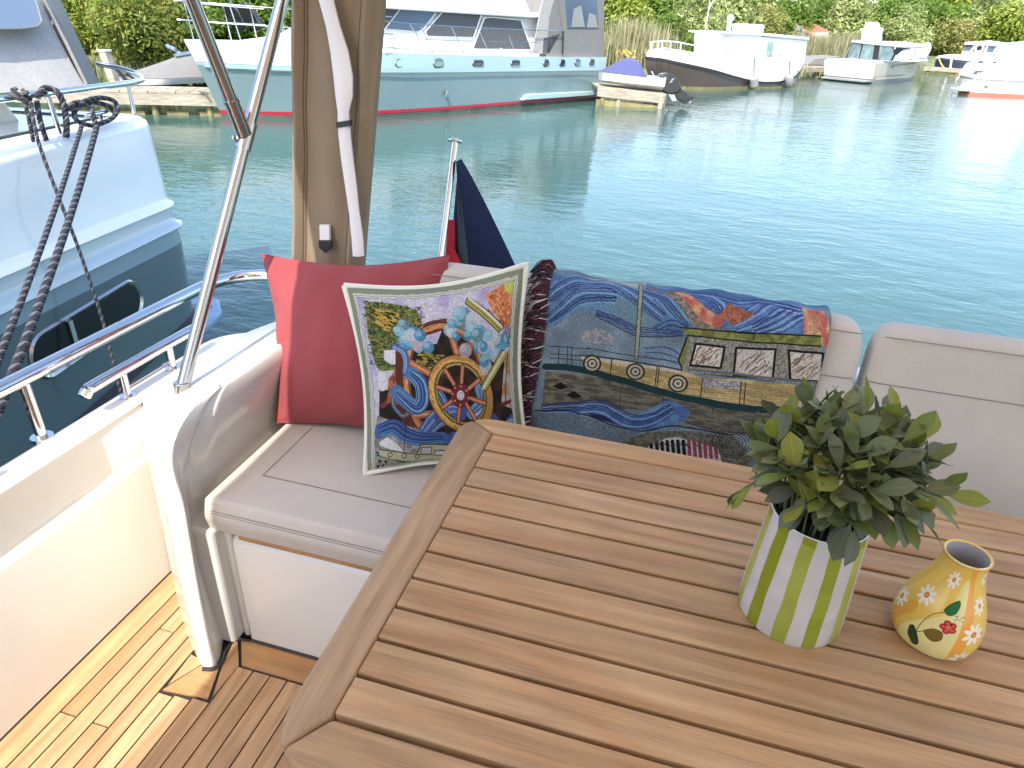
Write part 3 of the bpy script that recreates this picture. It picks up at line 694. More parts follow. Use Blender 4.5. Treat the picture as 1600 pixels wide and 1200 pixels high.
# ================================================================== TABLE
tb = thing('table', (0.37, 0.83, 0), 'slatted teak table with rounded corners and mitred frame in the cockpit', 'table')
TZ0, TZ = 0.712, 0.740
XL, XR, YN, YF = -0.343, 1.12, 0.488, 1.2005
OX, OX2, OYN, OYF = -0.421, 1.198, 0.405, 1.262
gap = [1.2005, 1.1365, 1.0715, 1.0065, 0.9415, 0.877, 0.812, 0.7475, 0.6825, 0.6175, 0.553, 0.488]
for i in range(len(gap)-1):
    q = MB(); q.box(XL, XR, gap[i+1]+0.0036, gap[i]-0.0036, TZ0, TZ-0.0002*(i % 3))
    q.build('slat', M['tableX'], tb, bevel=0.0025, seg=2)
def corner(cx, cy_, r, a0, a1, n=7): return [(cx+r*math.cos(a), cy_+r*math.sin(a)) for a in np.linspace(a0, a1, n)]
RC = 0.055; pi = math.pi
def rail(pts, m):
    q = MB(); q.prism([(x, y, TZ0-0.004) for x, y in pts], (0, 0, TZ-TZ0+0.0048)); q.build('rail', M[m], tb, bevel=0.009, seg=4)
e = 0.0006
RF, RN, OXF, OXN = 0.070, 0.085, -0.424, -0.406
cFL = corner(OXF+RF, OYF-RF, RF, pi, pi/2); cNL = corner(OXN+RN, OYN+RN, RN, pi, 1.5*pi)
cFR = corner(OX2-RC, OYF-RC, RC, 0, pi/2); cNR = corner(OX2-RC, OYN+RC, RC, 0, -pi/2)
rail([(XL-e, YN-e*2), (XL-e, YF+e*2)]+cFL[3::-1]+cNL[:4], 'tableY')
rail([(XR+e, YF+e*2), (XR+e, YN-e*2)]+cNR[3::-1]+cFR[:4], 'tableY')
rail([(XL+e, YF+.0036), (XR-e, YF+.0036)]+cFR[3:]+cFL[:2:-1], 'tableX')
rail([(XR-e, YN-.0036), (XL+e, YN-.0036)]+cNL[3:]+cNR[:2:-1], 'tableX')
for x in (-0.30, 0.36, 1.06):
    q = MB(); q.box(x, x+0.06, YN-0.03, YF+0.03, TZ0-0.03, TZ0-0.001); q.build('batten', M['tableY'], tb)
q = MB(); q.lathe([(0.0, 0.66), (0.16, 0.66), (0.16, 0.68), (0.05, 0.685)], (0.42, 0.83, 0), 32); q.build('top_plate', M['steeld'], tb)
q = MB(); q.tube([(0.42, 0.83, 0.02), (0.42, 0.83, 0.67)], 0.045, 24); q.build('pedestal', M['steel'], tb)
q = MB(); q.lathe([(0.0, 0.001), (0.2, 0.001), (0.2, 0.012), (0.06, 0.03), (0.0, 0.03)], (0.42, 0.83, 0), 40); q.build('foot_plate', M['steel'], tb)

# ================================================================== PILLOWS
def pillow_grid(TL, TR, BR, BL, puff, conc, n=44, seed=1, wr=0.003, sag=0.0):
    TL, TR, BR, BL = (np.array(p, float) for p in (TL, TR, BR, BL))
    nrm = np.cross(TR-TL, BL-TL); nrm /= np.linalg.norm(nrm)
    if nrm[1] > 0: nrm = -nrm                     # front faces the camera side
    rg = np.random.default_rng(seed); ph = rg.random((7, 3))*6.28
    def pt(u, v, side):
        cu = conc*math.sin(math.pi*v)*(1 if 1 else 0); cv = conc*math.sin(math.pi*u)
        uu = .5+(u-.5)*(1-cu); vv = .5+(v-.5)*(1-cv)
        p = (TL*(1-uu)+TR*uu)*(1-vv)+(BL*(1-uu)+BR*uu)*vv
        d = min(u, 1-u, v, 1-v)
        a = (max(1-(2*u-1)**2, 0)**0.62)*(max(1-(2*v-1)**2, 0)**0.62)
        h = puff*a*(1+sag*(v-.5))
        edge = math.exp(-d*9)*min(d*30, 1)
        w = wr*sum(math.sin(ph[k, 0]+(5+3*k)*(u*math.cos(ph[k, 1])+v*math.sin(ph[k, 1])))/(1+.4*k) for k in range(5))*min(d*10, 1)
        w += wr*1.9*edge*(math.sin(21*u+ph[0, 2]+3*v)*math.sin(17*v+ph[1, 2]+2*u))+wr*.35*math.sin(34*u+11*v+ph[2, 2]+2*math.sin(5*v))*min(d*6, 1)
        return p+nrm*(side*h+w*(1 if side > 0 else .3))
    ts = [(1-math.cos(math.pi*i/n))/2*0.6+0.4*i/n for i in range(n+1)]
    fr = [[pt(u, v, 1) for u in ts] for v in ts]; bk = [[pt(u, v, -1) for u in ts] for v in ts]
    return ts, fr, bk, nrm
def pillow(name, corners, label, mats, puff, conc, seed, uvmat=False, **k):
    c = np.mean(np.array(corners), axis=0); c[2] = min(p[2] for p in corners)
    t = thing(name, c, label, 'cushion')
    ts, fr, bk, nrm = pillow_grid(*corners, puff, conc, seed=seed, **k)
    b = MB(); n1 = b.grid(fr, 0); n2 = b.grid(bk, 1 if uvmat else 0, flip=True)
    o = b.build('cover', mats, t, angle=180)
    if uvmat: set_uv(o, [(u-.055*math.sin(math.pi*u)*math.sin(math.pi*v), 1-v-.028*math.sin(math.pi*u)*math.sin(math.pi*v)) for v in ts for u in ts]*2)
    w = o.modifiers.new('weld', 'WELD'); w.merge_threshold = 0.0004
    border = [fr[0][i] for i in range(len(ts))]+[fr[i][-1] for i in range(1, len(ts))]+[fr[-1][i] for i in range(len(ts)-2, -1, -1)]+[fr[i][0] for i in range(len(ts)-2, 0, -1)]
    return t, border, fr, ts
red_c = [(-1.205, 1.665, 0.900), (-0.602, 1.625, 0.985), (-0.53, 1.44, 0.492), (-1.058, 1.415, 0.492)]
rp, bd, _, _ = pillow('red_pillow', red_c, 'plain dark red pillow with pointed corners leaning in the corner of the bench', M['red'], 0.085, 0.12, 5, wr=0.0065)
b = MB(); b.tube(bd+[bd[0]], 0.0022, 5); b.build('seam', M['red'], rp)

# print of the boat pillow --------------------------------------------------
def homog(src, dst):
    A = []
    for (x, y), (u, v) in zip(src, dst):
        A.append([x, y, 1, 0, 0, 0, -u*x, -u*y]); A.append([0, 0, 0, x, y, 1, -v*x, -v*y])
    h = np.linalg.solve(np.array(A, float), np.array([c for d in dst for c in d], float))
    Hm = np.append(h, 1).reshape(3, 3)
    def f(p): q = Hm@np.array([p[0], p[1], 1.0]); return (q[0]/q[2], q[1]/q[2])
    return f
PW = 620
hp = homog([(45, 190), (915, 85), (958, 872), (140, 1135)], [(0, 0), (PW, 0), (PW, PW), (0, PW)])
def H_(pts): return [hp(p) for p in pts]
A = Art(PW, PW, (205, 203, 215), 3)
n = A.noise(55)[..., None]; n2_ = A.noise(7)[..., None]; A.a = A.a*(1-0.22*np.clip((n-.5)*3, 0, 1)*np.array([.5, .8, .1]))*(.93+.12*n2_)
for pg in ([(150, 300), (200, 250), (400, 255), (450, 330), (430, 400), (330, 440), (330, 560), (250, 600), (190, 590), (160, 470)], [(400, 490), (470, 470), (545, 490), (540, 560), (470, 590), (420, 560)]):
    A.poly(H_(pg), (70, 92, 40), .95, smooth=True, mix=(120, 128, 60), cell=12)
A.poly(H_([(200, 700), (310, 690), (330, 480), (520, 430), (560, 330), (900, 480), (920, 640), (830, 840), (620, 900), (480, 920), (200, 850)]), (38, 32, 34), mix=(62, 44, 34), cell=25)
# tree
for k in range(900):
    x, y = 150+300*A.r.random(), 250+330*A.r.random()
    if y > 420 and x > 330: continue
    a = A.r.random()*6.28; L_ = 8+17*A.r.random(); col = [(52, 66, 28), (88, 108, 38), (176, 150, 40), (120, 130, 60), (36, 44, 30)][int(A.r.random()*5)]
    A.line(H_([(x, y), (x+L_*math.cos(a), y+L_*math.sin(a)*.6)]), 3.2, col)
for k in range(110):
    x, y = 190+130*A.r.random(), 285+100*A.r.random(); A.line(H_([(x, y), (x+22, y+12*A.r.random())]), 6, (196, 158, 38) if k % 3 else (50, 60, 26))
for k in range(130):
    x, y = 410+130*A.r.random(), 480+100*A.r.random(); A.line(H_([(x, y), (x+16, y+12*(A.r.random()-.5))]), 5, (170, 148, 40) if k % 2 else (60, 80, 34))
A.poly(H_([(255, 640), (290, 590), (300, 520), (330, 500), (310, 590), (290, 680), (310, 760), (270, 750), (225, 790), (205, 775), (245, 740)]), (190, 92, 50), smooth=True, mix=(130, 60, 36), cell=14)
A.poly(H_([(195, 620), (235, 610), (240, 690), (200, 700)]), (225, 222, 222), smooth=True)
A.poly(H_([(235, 500), (320, 490), (300, 560), (240, 550)]), (222, 220, 222), smooth=True)
# back wheel
def ringz(c, rx, ry, wd, col, col2, seed=0):
    pts = [(c[0]+rx*math.cos(a), c[1]+ry*math.sin(a)) for a in np.linspace(0, 2*math.pi, 50)]
    A.line(H_(pts), wd+6, (66, 36, 22)); A.line(H_(pts), wd, col)
    for q in range(7):
        i0 = int(A.r.random()*36); A.line(H_([(x+A.r.normal()*wd*.25, y+A.r.normal()*wd*.25) for x, y in pts[i0:i0+12]]), wd*.18, col2)
ringz((560, 620), 215, 285, 34, (172, 96, 48), (214, 150, 70))
A.line(H_([(330, 500), (325, 640), (345, 780), (380, 850)]), 40, (96, 46, 30), smooth=True)
A.line(H_([(480, 360), (560, 330), (640, 330)]), 40, (110, 50, 34), smooth=True)
ringz((560, 620), 212, 282, 20, (184, 108, 54), (220, 160, 84))
for p0, p1 in (((590, 370), (625, 480)), ((380, 545), (500, 590)), ((400, 800), (500, 770)), ((640, 840), (630, 900)), ((740, 740), (850, 720))):
    A.line(H_([p0, p1]), 24, (172, 92, 50)); A.line(H_([p0, p1]), 8, (220, 150, 90))
# waves behind wheel
def waves(path, wd, cols, n=8):
    P = spline(path, 8); P = [np.array(p) for p in P]
    A.line(H_(P), wd*.82, cols[0]); n = max(int(wd/2.6), n)
    for k in range(n):
        off = (k/(n-1)-.5)*wd*1.2
        Q = []
        for i, p in enumerate(P):
            t = P[min(i+1, len(P)-1)]-P[max(i-1, 0)]; t = t/(np.linalg.norm(t)+1e-9); Q.append(p+np.array([-t[1], t[0]])*off*(0.5+0.5*math.sin(3.0*i/len(P)+.4)))
        A.line(H_(Q), 1.5+1.6*A.r.random(), cols[1+int(A.r.random()*(len(cols)-1))], .85)
bl = [(58, 82, 150), (36, 46, 110), (110, 150, 205), (70, 96, 170), (150, 190, 220)]
waves([(290, 470), (340, 490), (355, 540), (345, 600)], 26, bl)
waves([(380, 600), (430, 640), (440, 720), (400, 760), (300, 700)], 60, [(66, 120, 170), (40, 56, 130), (120, 180, 210)])
waves([(460, 870), (520, 790), (600, 740), (640, 730)], 70, bl)
waves([(620, 870), (700, 840), (780, 780), (800, 730)], 80, bl)
waves([(700, 720), (750, 660), (740, 600)], 50, [(90, 150, 190), (60, 90, 150), (180, 210, 225)])
waves([(500, 650), (540, 690), (560, 740), (530, 790)], 40, bl)
waves([(820, 850), (850, 770), (910, 690)], 60, bl)
waves([(290, 700), (280, 760), (330, 810), (360, 800)], 14, [(120, 150, 175), (70, 90, 120), (160, 190, 210)], 4)
# front wheel
ringz((640, 645), 150, 152, 30, (186, 132, 52), (224, 178, 80)); ringz((640, 645), 128, 132, 9, (140, 130, 60), (190, 170, 90))
for k in range(8):
    a = k*pi/4-1.5; p0 = (640+55*math.cos(a), 650+55*math.sin(a)); p1 = (640+125*math.cos(a), 648+128*math.sin(a))
    A.line(H_([p0, p1]), 17, (110, 52, 34)); A.line(H_([p0, p1]), 12, (186, 96, 54)); A.line(H_([p0, p1]), 4, (226, 150, 100))
A.disc(hp((640, 655)), 38, 40, (120, 28, 40))
for k in range(8): A.disc(hp((640+42*math.cos(k*pi/4), 655+42*math.sin(k*pi/4))), 4, 4, (200, 150, 60))
A.disc(hp((640, 653)), 15, 16, (214, 208, 214)); A.disc(hp((640, 653)), 9, 9, (150, 140, 150), ring=2)
# clouds
for (cx, cy2) in ((400, 420), (665, 320), (765, 410)):
    for k in range(16):
        q = hp((cx+A.r.normal()*44, cy2+A.r.normal()*36)); r = 15+12*A.r.random(); A.disc(q, r, r, [(70, 150, 190), (130, 190, 205), (196, 196, 206), (40, 130, 176), (190, 170, 180), (86, 134, 150)][k % 6], alpha=.85); A.disc((q[0]-r*.25, q[1]-r*.3), r*.55, r*.5, (176, 210, 222), alpha=.55)
# sun with rays, books
A.poly(H_([(750, 190), (830, 150), (890, 210), (900, 300), (860, 330), (790, 260)]), (200, 96, 50), mix=(226, 150, 70), cell=9)
for k in range(70):
    x, y = 765+110*A.r.random(), 175+130*A.r.random(); A.line(H_([(x, y), (x+8, y+10)]), 2.4, (150, 44, 34) if k % 2 else (236, 170, 90))
A.disc(hp((885, 150)), 42, 34, (196, 208, 70)); A.disc(hp((900, 135)), 20, 18, (222, 226, 130))
for quad in ([(670, 200), (690, 205), (850, 320), (830, 350), (662, 225)], [(850, 415), (880, 430), (770, 605), (745, 590)]):
    A.poly(H_(quad), (176, 168, 60)); A.line(H_(quad+[quad[0]]), 3, (46, 46, 36))
A.line(H_([(680, 203), (842, 326)]), 7, (222, 222, 220)); A.line(H_([(675, 215), (836, 338)]), 3, (120, 116, 44)); A.line(H_([(862, 424), (756, 596)]), 8, (210, 210, 206))
for k in range(12): A.line(H_([(840+70*A.r.random(), 300+90*A.r.random()), (840+70*A.r.random(), 310+90*A.r.random())]), 2.2, (70, 62, 60))
A.poly(H_([(870, 420), (920, 380), (925, 640), (850, 640)]), (196, 186, 178), mix=(180, 120, 70), cell=22)
A.line(H_([(850, 640), (920, 600)]), 12, (120, 30, 40)); A.line(H_([(870, 640), (880, 420)]), 4, (90, 60, 40))
# foot: sea, ice, small boat
A.poly(H_([(190, 830), (470, 870), (620, 900), (960, 850), (960, 1000), (150, 1180), (170, 1000)]), (178, 178, 180), mix=(140, 130, 124), cell=20)
waves([(210, 905), (290, 870), (360, 900), (440, 905), (560, 880)], 62, [(58, 96, 160), (34, 40, 110), (70, 150, 190), (40, 60, 140)], 10)
A.poly(H_([(215, 960), (260, 925), (320, 950), (360, 985), (290, 985), (220, 975)]), (230, 234, 238))
A.line(H_([(357, 820), (360, 985)]), 3, (60, 50, 46))
A.poly(H_([(430, 985), (450, 930), (600, 895), (640, 890), (640, 960)]), (186, 184, 150)); A.line(H_([(430, 985), (450, 930), (640, 888)]), 4, (60, 60, 46))
for x in (455, 525, 590): A.poly(H_([(x, 945), (x+52, 932), (x+50, 968), (x-4, 978)]), (205, 204, 206)); A.line(H_([(x, 945), (x+52, 932), (x+50, 968), (x-4, 978), (x, 945)]), 3, (50, 50, 46))
A.poly(H_([(215, 995), (440, 980), (700, 930), (700, 975), (450, 1030), (240, 1030)]), (200, 196, 160)); A.line(H_([(215, 995), (440, 985), (700, 935)]), 3, (60, 66, 56))
for x in (285, 365, 435): A.disc(hp((x, 1012-(x-285)*.1)), 8, 8, (70, 70, 62), ring=3)
A.line(H_([(205, 1010), (240, 1035), (450, 1035), (700, 980)]), 8, (46, 86, 84), smooth=True)
A.poly(H_([(205, 1030), (450, 1050), (700, 990), (560, 1060), (230, 1110), (200, 1090)]), (176, 172, 150), mix=(140, 140, 124), cell=12)
for k in range(9): A.line(H_([(210, 1045+k*8), (400, 1060+k*4), (640, 1005+k*5)]), 1.4, (110, 108, 96))
for p in ((225, 1055), (250, 1075), (215, 1085), (262, 1050)): A.poly(H_([(p[0]-10, p[1]), (p[0], p[1]-9), (p[0]+12, p[1]+2), (p[0], p[1]+9)]), (40, 44, 44))
waves([(200, 1110), (300, 1085), (420, 1050), (560, 1010)], 24, [(50, 80, 100), (30, 40, 60), (90, 150, 170)], 6)
# border
nz = A.noise(10); u = (np.arange(PW)+.5)[None, :]; v = (np.arange(PW)+.5)[:, None]
d = np.minimum(np.minimum(u, PW-u), np.minimum(v, PW-v+24))+6*(nz-.5)
A.a *= (.9+.2*A.noise(3.5))[..., None]
for lo, hi, c in ((0, 36, (140, 148, 124)), (24, 31, (206, 208, 196)), (33, 37, (216, 216, 206)), (37, 39, (110, 116, 96))):
    mk = ((d >= lo) & (d < hi))[..., None]; A.a = np.where(mk, np.array(c)/255., A.a)
M['pillowprint'] = printmat('boat_pillow_print', A.image('boat_pillow_print', 0.06), 0.85, bump=0.25, gain=0.66, spec=0.15, sat=0.9)
bp_c = [(-0.812, 1.435, 0.938), (-0.374, 1.560, 1.012), (-0.303, 1.425, 0.497), (-0.705, 1.275, 0.492)]
pp, bd, _, _ = pillow('boat_pillow', bp_c, 'square pillow printed with a ship\'s wheel, waves and a small boat, pale piped edge', [M['pillowprint'], M['piping']], 0.088, 0.115, 9, uvmat=True, wr=0.0026)
b = MB(); b.tube(bd+[bd[0]], 0.0072, 8); b.build('piping', M['piping'], pp)

# ================================================================== BLANKET over the back cushion
def fyz(z): return 1.498+(z-0.49)*0.213
path = [(1.20, 0.503), (1.30, 0.503), (1.42, 0.502), (1.465, 0.504), (1.482, 0.516), (fyz(0.56)-0.012, 0.56)]
path += [(fyz(z)-0.010, z) for z in (0.62, 0.70, 0.78, 0.86, 0.925)]
path += [(1.592, 0.946), (1.608, 0.958), (1.645, 0.963), (1.69, 0.952), (1.707, 0.925), (1.695, 0.86), (1.68, 0.80)]
pth = [np.array(p[:2]) for p in spline([(y, z, 0) for y, z in path], 7)]
acc = np.concatenate([[0], np.cumsum([np.linalg.norm(pth[i+1]-pth[i]) for i in range(len(pth)-1)])]); TOT = acc[-1]
def v_of(y, z):
    d = [np.hypot(p[0]-y, p[1]-z) for p in pth]; return acc[int(np.argmin(d))]
BX0, BX1 = -0.322, 0.352
AW = 1000; AH = int(AW*TOT/(BX1-BX0))
nv = np.array([0, -1, 0.213]); nv /= np.linalg.norm(nv); p0 = np.array([0, fyz(0.6)-0.010, 0.6])
def Bz(p):           # a point measured on the photographed blanket -> its place on the flat cloth
    d = ray(800+p[0]/2.909, 400+p[1]/2.909); t = ((p0-CAMP)@nv)/(d@nv); q = CAMP+t*d
    y, z = q[1], q[2]
    zz = min(z, 0.945)
    s = np.interp(zz, [fy_ for fy_ in (0.56, 0.925)], [v_of(fyz(0.56)-.012, 0.56), v_of(fyz(0.925)-.01, 0.925)]) if 0.56 <= zz <= 0.925 else (v_of(fyz(0.925)-.01, 0.925)+(z-0.925)*1.0 if z > 0.925 else v_of(fyz(0.56)-.012, 0.56)-(0.56-z))
    return ((q[0]-BX0)/(BX1-BX0)*AW, AH-s/TOT*AH)
def B_(pts): return [Bz(p) for p in pts]
A = Art(AW, AH, (108, 130, 146), 21)
n = A.noise(60)[..., None]; A.a = A.a*(0.86+0.3*n)
# rolling blue swathes
A.poly(B_([(150, 60), (1450, 60), (1440, 240), (1330, 380), (1000, 330), (870, 310), (780, 345), (620, 330), (520, 320), (430, 285), (350, 245), (270, 260), (150, 310)]), (52, 98, 150), smooth=True, mix=(84, 134, 168), cell=60, stretch=(2, .7))
A.poly(B_([(150, 130), (260, 105), (330, 100), (450, 112), (560, 150), (640, 200), (700, 300), (560, 300), (430, 210), (330, 190), (240, 220), (150, 280)]), (78, 134, 180), smooth=True, mix=(60, 106, 160), cell=50)
A.poly(B_([(420, 190), (560, 200), (620, 240), (700, 330), (560, 320), (470, 260)]), (94, 132, 152), smooth=True)
A.poly(B_([(800, 150), (960, 175), (1150, 190), (1320, 235), (1330, 350), (1180, 350), (1010, 318), (1100, 260), (960, 240), (900, 270)]), (36, 84, 156), smooth=True, mix=(70, 130, 190), cell=40)
A.poly(B_([(330, 60), (620, 60), (600, 140), (470, 120), (380, 100)]), (176, 178, 172), mix=(140, 150, 160), cell=30)
def strands(path, spread, cols, n, wd=4):
    P = [np.array(p) for p in spline(path, 8)]
    for k in range(n):
        off = (k/(max(n-1, 1))-.5)*spread; Q = []
        for i, p in enumerate(P):
            t = P[min(i+1, len(P)-1)]-P[max(i-1, 0)]; t = t/(np.linalg.norm(t)+1e-9)
            Q.append(p+np.array([-t[1], t[0]])*off*(0.35+0.75*math.sin(math.pi*(0.15+0.7*i/len(P))))+A.r.normal(0, 1.2, 2))
        A.line(B_(Q), wd*(.7+.6*A.r.random()), cols[k % len(cols)], .95)
nv_ = [(22, 38, 96), (30, 60, 128), (90, 150, 200), (26, 44, 104)]
strands([(160, 190), (240, 140), (330, 112), (450, 128), (560, 190), (680, 280)], 55, nv_, 6)
strands([(160, 290), (230, 240), (300, 190), (380, 182), (470, 190)], 60, nv_, 7)
strands([(380, 255), (450, 285), (540, 330), (640, 345), (770, 348)], 36, [(22, 38, 92), (40, 66, 130)], 5)
strands([(600, 150), (680, 170), (740, 240), (800, 310)], 70, nv_, 7)
strands([(640, 330), (720, 300), (790, 325)], 40, [(36, 92, 160), (26, 44, 110)], 5)
strands([(810, 160), (900, 175), (960, 240), (930, 280)], 60, nv_, 6)
strands([(1010, 318), (1120, 270), (1220, 215), (1320, 250)], 90, [(24, 48, 118), (120, 160, 200), (34, 80, 160)], 9)
strands([(1100, 345), (1210, 310), (1290, 270), (1330, 265)], 70, [(24, 48, 118), (130, 165, 200)], 7)
strands([(960, 185), (1060, 200), (1180, 200), (1300, 240)], 30, nv_, 4)
strands([(600, 430), (690, 440), (760, 470)], 50, [(50, 84, 130), (96, 130, 156)], 5, 5)
A.poly(B_([(310, 345), (380, 325), (450, 355), (455, 385), (380, 395), (320, 385)]), (176, 164, 160), smooth=True, mix=(120, 136, 150), cell=9)
# red and orange streak, diamond
A.poly(B_([(670, 125), (740, 140), (850, 235), (950, 310), (920, 335), (830, 318), (760, 225)]), (150, 136, 116), smooth=True, mix=(110, 100, 90), cell=10)
A.poly(B_([(735, 135), (790, 150), (880, 235), (955, 290), (935, 320), (870, 300), (800, 220)]), (176, 56, 42), smooth=True, mix=(206, 140, 84), cell=26)
A.poly(B_([(990, 212), (1105, 270), (1010, 312), (930, 275)]), (170, 88, 52), mix=(140, 66, 40), cell=8)
A.poly(B_([(600, 118), (690, 125), (650, 142)]), (170, 80, 70))
A.poly(B_([(1330, 215), (1440, 220), (1440, 420), (1395, 400), (1320, 365)]), (190, 72, 56), mix=(206, 160, 96), cell=22)
A.poly(B_([(1355, 260), (1400, 270), (1400, 360), (1335, 360)]), (200, 170, 110), mix=(180, 110, 70), cell=16)
# mast and rails
A.line(B_([(588, 100), (560, 455)]), 17, (42, 48, 44)); A.line(B_([(588, 100), (560, 455)]), 12, (150, 154, 130))
for y in (405, 440, 460): A.line(B_([(165, y), (340, y+15)]), 3, (40, 50, 60))
for x in (205, 245, 265): A.line(B_([(x, 410), (x, 490)]), 3, (40, 50, 60))
A.line(B_([(330, 415), (760, 480)]), 3, (46, 54, 62))
# hull
A.poly(B_([(150, 520), (400, 545), (640, 615), (860, 668), (1440, 725), (1380, 800), (1000, 812), (750, 745), (600, 695), (150, 695)]), (128, 120, 98), mix=(84, 82, 70), cell=7, stretch=(5, 1))
for k in range(20): A.line(B_([(150, 535+k*8), (420, 556+k*7.2), (650, 622+k*6.0), (880, 672+k*6.5), (1400, 730+k*4)]), 1.6, (66, 64, 56), .7)
for x in (500, 690, 920): A.line(B_([(x, 560+(x-400)*.22), (x-12, 720)]), 2.5, (52, 52, 46))
for p in ((222, 590), (286, 628)): A.poly(B_([(p[0]-34, p[1]), (p[0], p[1]-19), (p[0]+36, p[1]+6), (p[0], p[1]+15)]), (28, 30, 30))
A.poly(B_([(300, 450), (470, 462), (760, 512), (860, 548), (1340, 585), (1310, 690), (1100, 680), (860, 648), (640, 592), (340, 510)]), (196, 168, 92), mix=(160, 136, 72), cell=8, stretch=(6, 1))
A.poly(B_([(300, 448), (470, 460), (760, 510), (760, 530), (470, 480), (310, 464)]), (190, 184, 172))
A.poly(B_([(860, 555), (1045, 572), (1040, 610), (860, 590)]), (176, 176, 180), mix=(120, 122, 130), cell=6)
for x, y in ((450, 465), (655, 500), (665, 502), (862, 552), (1040, 572), (1060, 574), (1290, 588)): A.line(B_([(x, y), (x-8, y+95)]), 4, (52, 50, 42))
for k in range(7): A.line(B_([(330, 480+k*6), (640, 530+k*9), (860, 570+k*11), (1300, 604+k*11)]), 1.5, (110, 90, 48), .7)
A.line(B_([(150, 497), (340, 520), (640, 602), (860, 655), (1100, 692), (1360, 702)]), 26, (24, 58, 60), smooth=True)
A.line(B_([(300, 450), (470, 462), (760, 512), (1000, 548), (1390, 575)]), 6, (60, 58, 60))
for p in ((359, 487), (557, 522), (752, 573)):
    c = Bz(p); A.disc(c, 36, 34, (40, 42, 40)); A.disc(c, 29, 28, (176, 166, 130)); A.disc(c, 20, 19, (52, 52, 50)); A.disc(c, 14, 14, (190, 184, 168)); A.disc(c, 7, 7, (110, 100, 90))
# wheelhouse
A.poly(B_([(800, 360), (1400, 395), (1400, 585), (770, 520)]), (158, 156, 140), mix=(120, 120, 108), cell=5)
A.poly(B_([(762, 322), (880, 335), (1400, 362), (1400, 405), (1090, 385), (790, 358)]), (138, 142, 58), mix=(108, 114, 44), cell=14); A.line(B_([(762, 322), (880, 335), (1400, 362)]), 5, (40, 42, 30)); A.line(B_([(790, 360), (1090, 388), (1400, 405)]), 5, (40, 42, 30))
A.poly(B_([(790, 368), (805, 372), (775, 500), (750, 480)]), (120, 124, 56)); A.line(B_([(790, 368), (752, 470), (768, 505)]), 6, (34, 36, 30))
A.poly(B_([(1010, 345), (1095, 350), (1095, 372), (1010, 366)]), (126, 130, 60)); A.line(B_([(1010, 345), (1095, 350), (1095, 372)]), 4, (40, 42, 30))
for w in ([(830, 398), (962, 410), (944, 506), (805, 492)], [(1015, 415), (1196, 422), (1182, 552), (1004, 540)], [(1255, 425), (1410, 436), (1400, 566), (1262, 556)]):
    W_ = B_(w); A.poly(W_, (198, 190, 176)); xs = [p[0] for p in w]; ys = [p[1] for p in w]
    for k in range(44):
        x = min(xs)+10+A.r.random()*(max(xs)-min(xs)-50); y = min(ys)+18+A.r.random()*(max(ys)-min(ys)-36)
        A.line(B_([(x, y+12), (x+34*A.r.random()+8, y-12)]), 4, [(140, 104, 80), (110, 84, 66), (222, 216, 206)][k % 3], .8)
    A.line(W_+[W_[0]], 8, (34, 34, 32))
A.line(B_([(800, 510), (1100, 545), (1400, 572)]), 9, (104, 104, 112))
# bow wave and lower sea
A.poly(B_([(130, 690), (250, 690), (340, 668), (430, 680), (540, 728), (630, 690), (720, 652), (810, 712), (700, 785), (600, 790), (480, 765), (360, 718), (250, 702)]), (46, 92, 156), smooth=True, mix=(70, 130, 180), cell=30)
strands([(150, 692), (300, 688), (420, 690), (540, 750), (640, 740), (730, 690)], 60, nv_, 8, 4.5)
A.poly(B_([(350, 716), (430, 725), (480, 760), (380, 735)]), (26, 34, 80))
A.line(B_([(120, 697), (280, 703), (480, 770), (600, 795), (760, 770), (1000, 810)]), 5, (30, 34, 44), smooth=True)
A.poly(B_([(80, 705), (280, 708), (480, 775), (600, 800), (520, 835), (400, 1000), (60, 900)]), (104, 126, 142), mix=(84, 104, 120), cell=4)
A.poly(B_([(520, 835), (620, 800), (800, 790), (1000, 812), (1100, 900), (1000, 1100), (400, 1100), (420, 900)]), (120, 118, 100), mix=(90, 90, 78), cell=8)
A.poly(B_([(600, 880), (700, 830), (760, 818), (940, 870), (960, 940), (860, 930), (700, 920)]), (206, 200, 198))
for k in range(13):
    x = 640+k*24; t = k/12; c = (30, 30, 36) if k < 7 else (150, 44, 76)
    A.line(B_([(x, 858-22*math.sin(pi*t)), (x+6, 905+8*t)]), 13, c)
for k in range(7): A.disc(Bz((1010, 845)), 76-11*k, 60-9*k, (58, 58, 52), ring=3)
for k in range(40): x = 500+480*A.r.random(); A.line(B_([(x, 845), (x+24, 870)]), 2.4, (70, 70, 60))
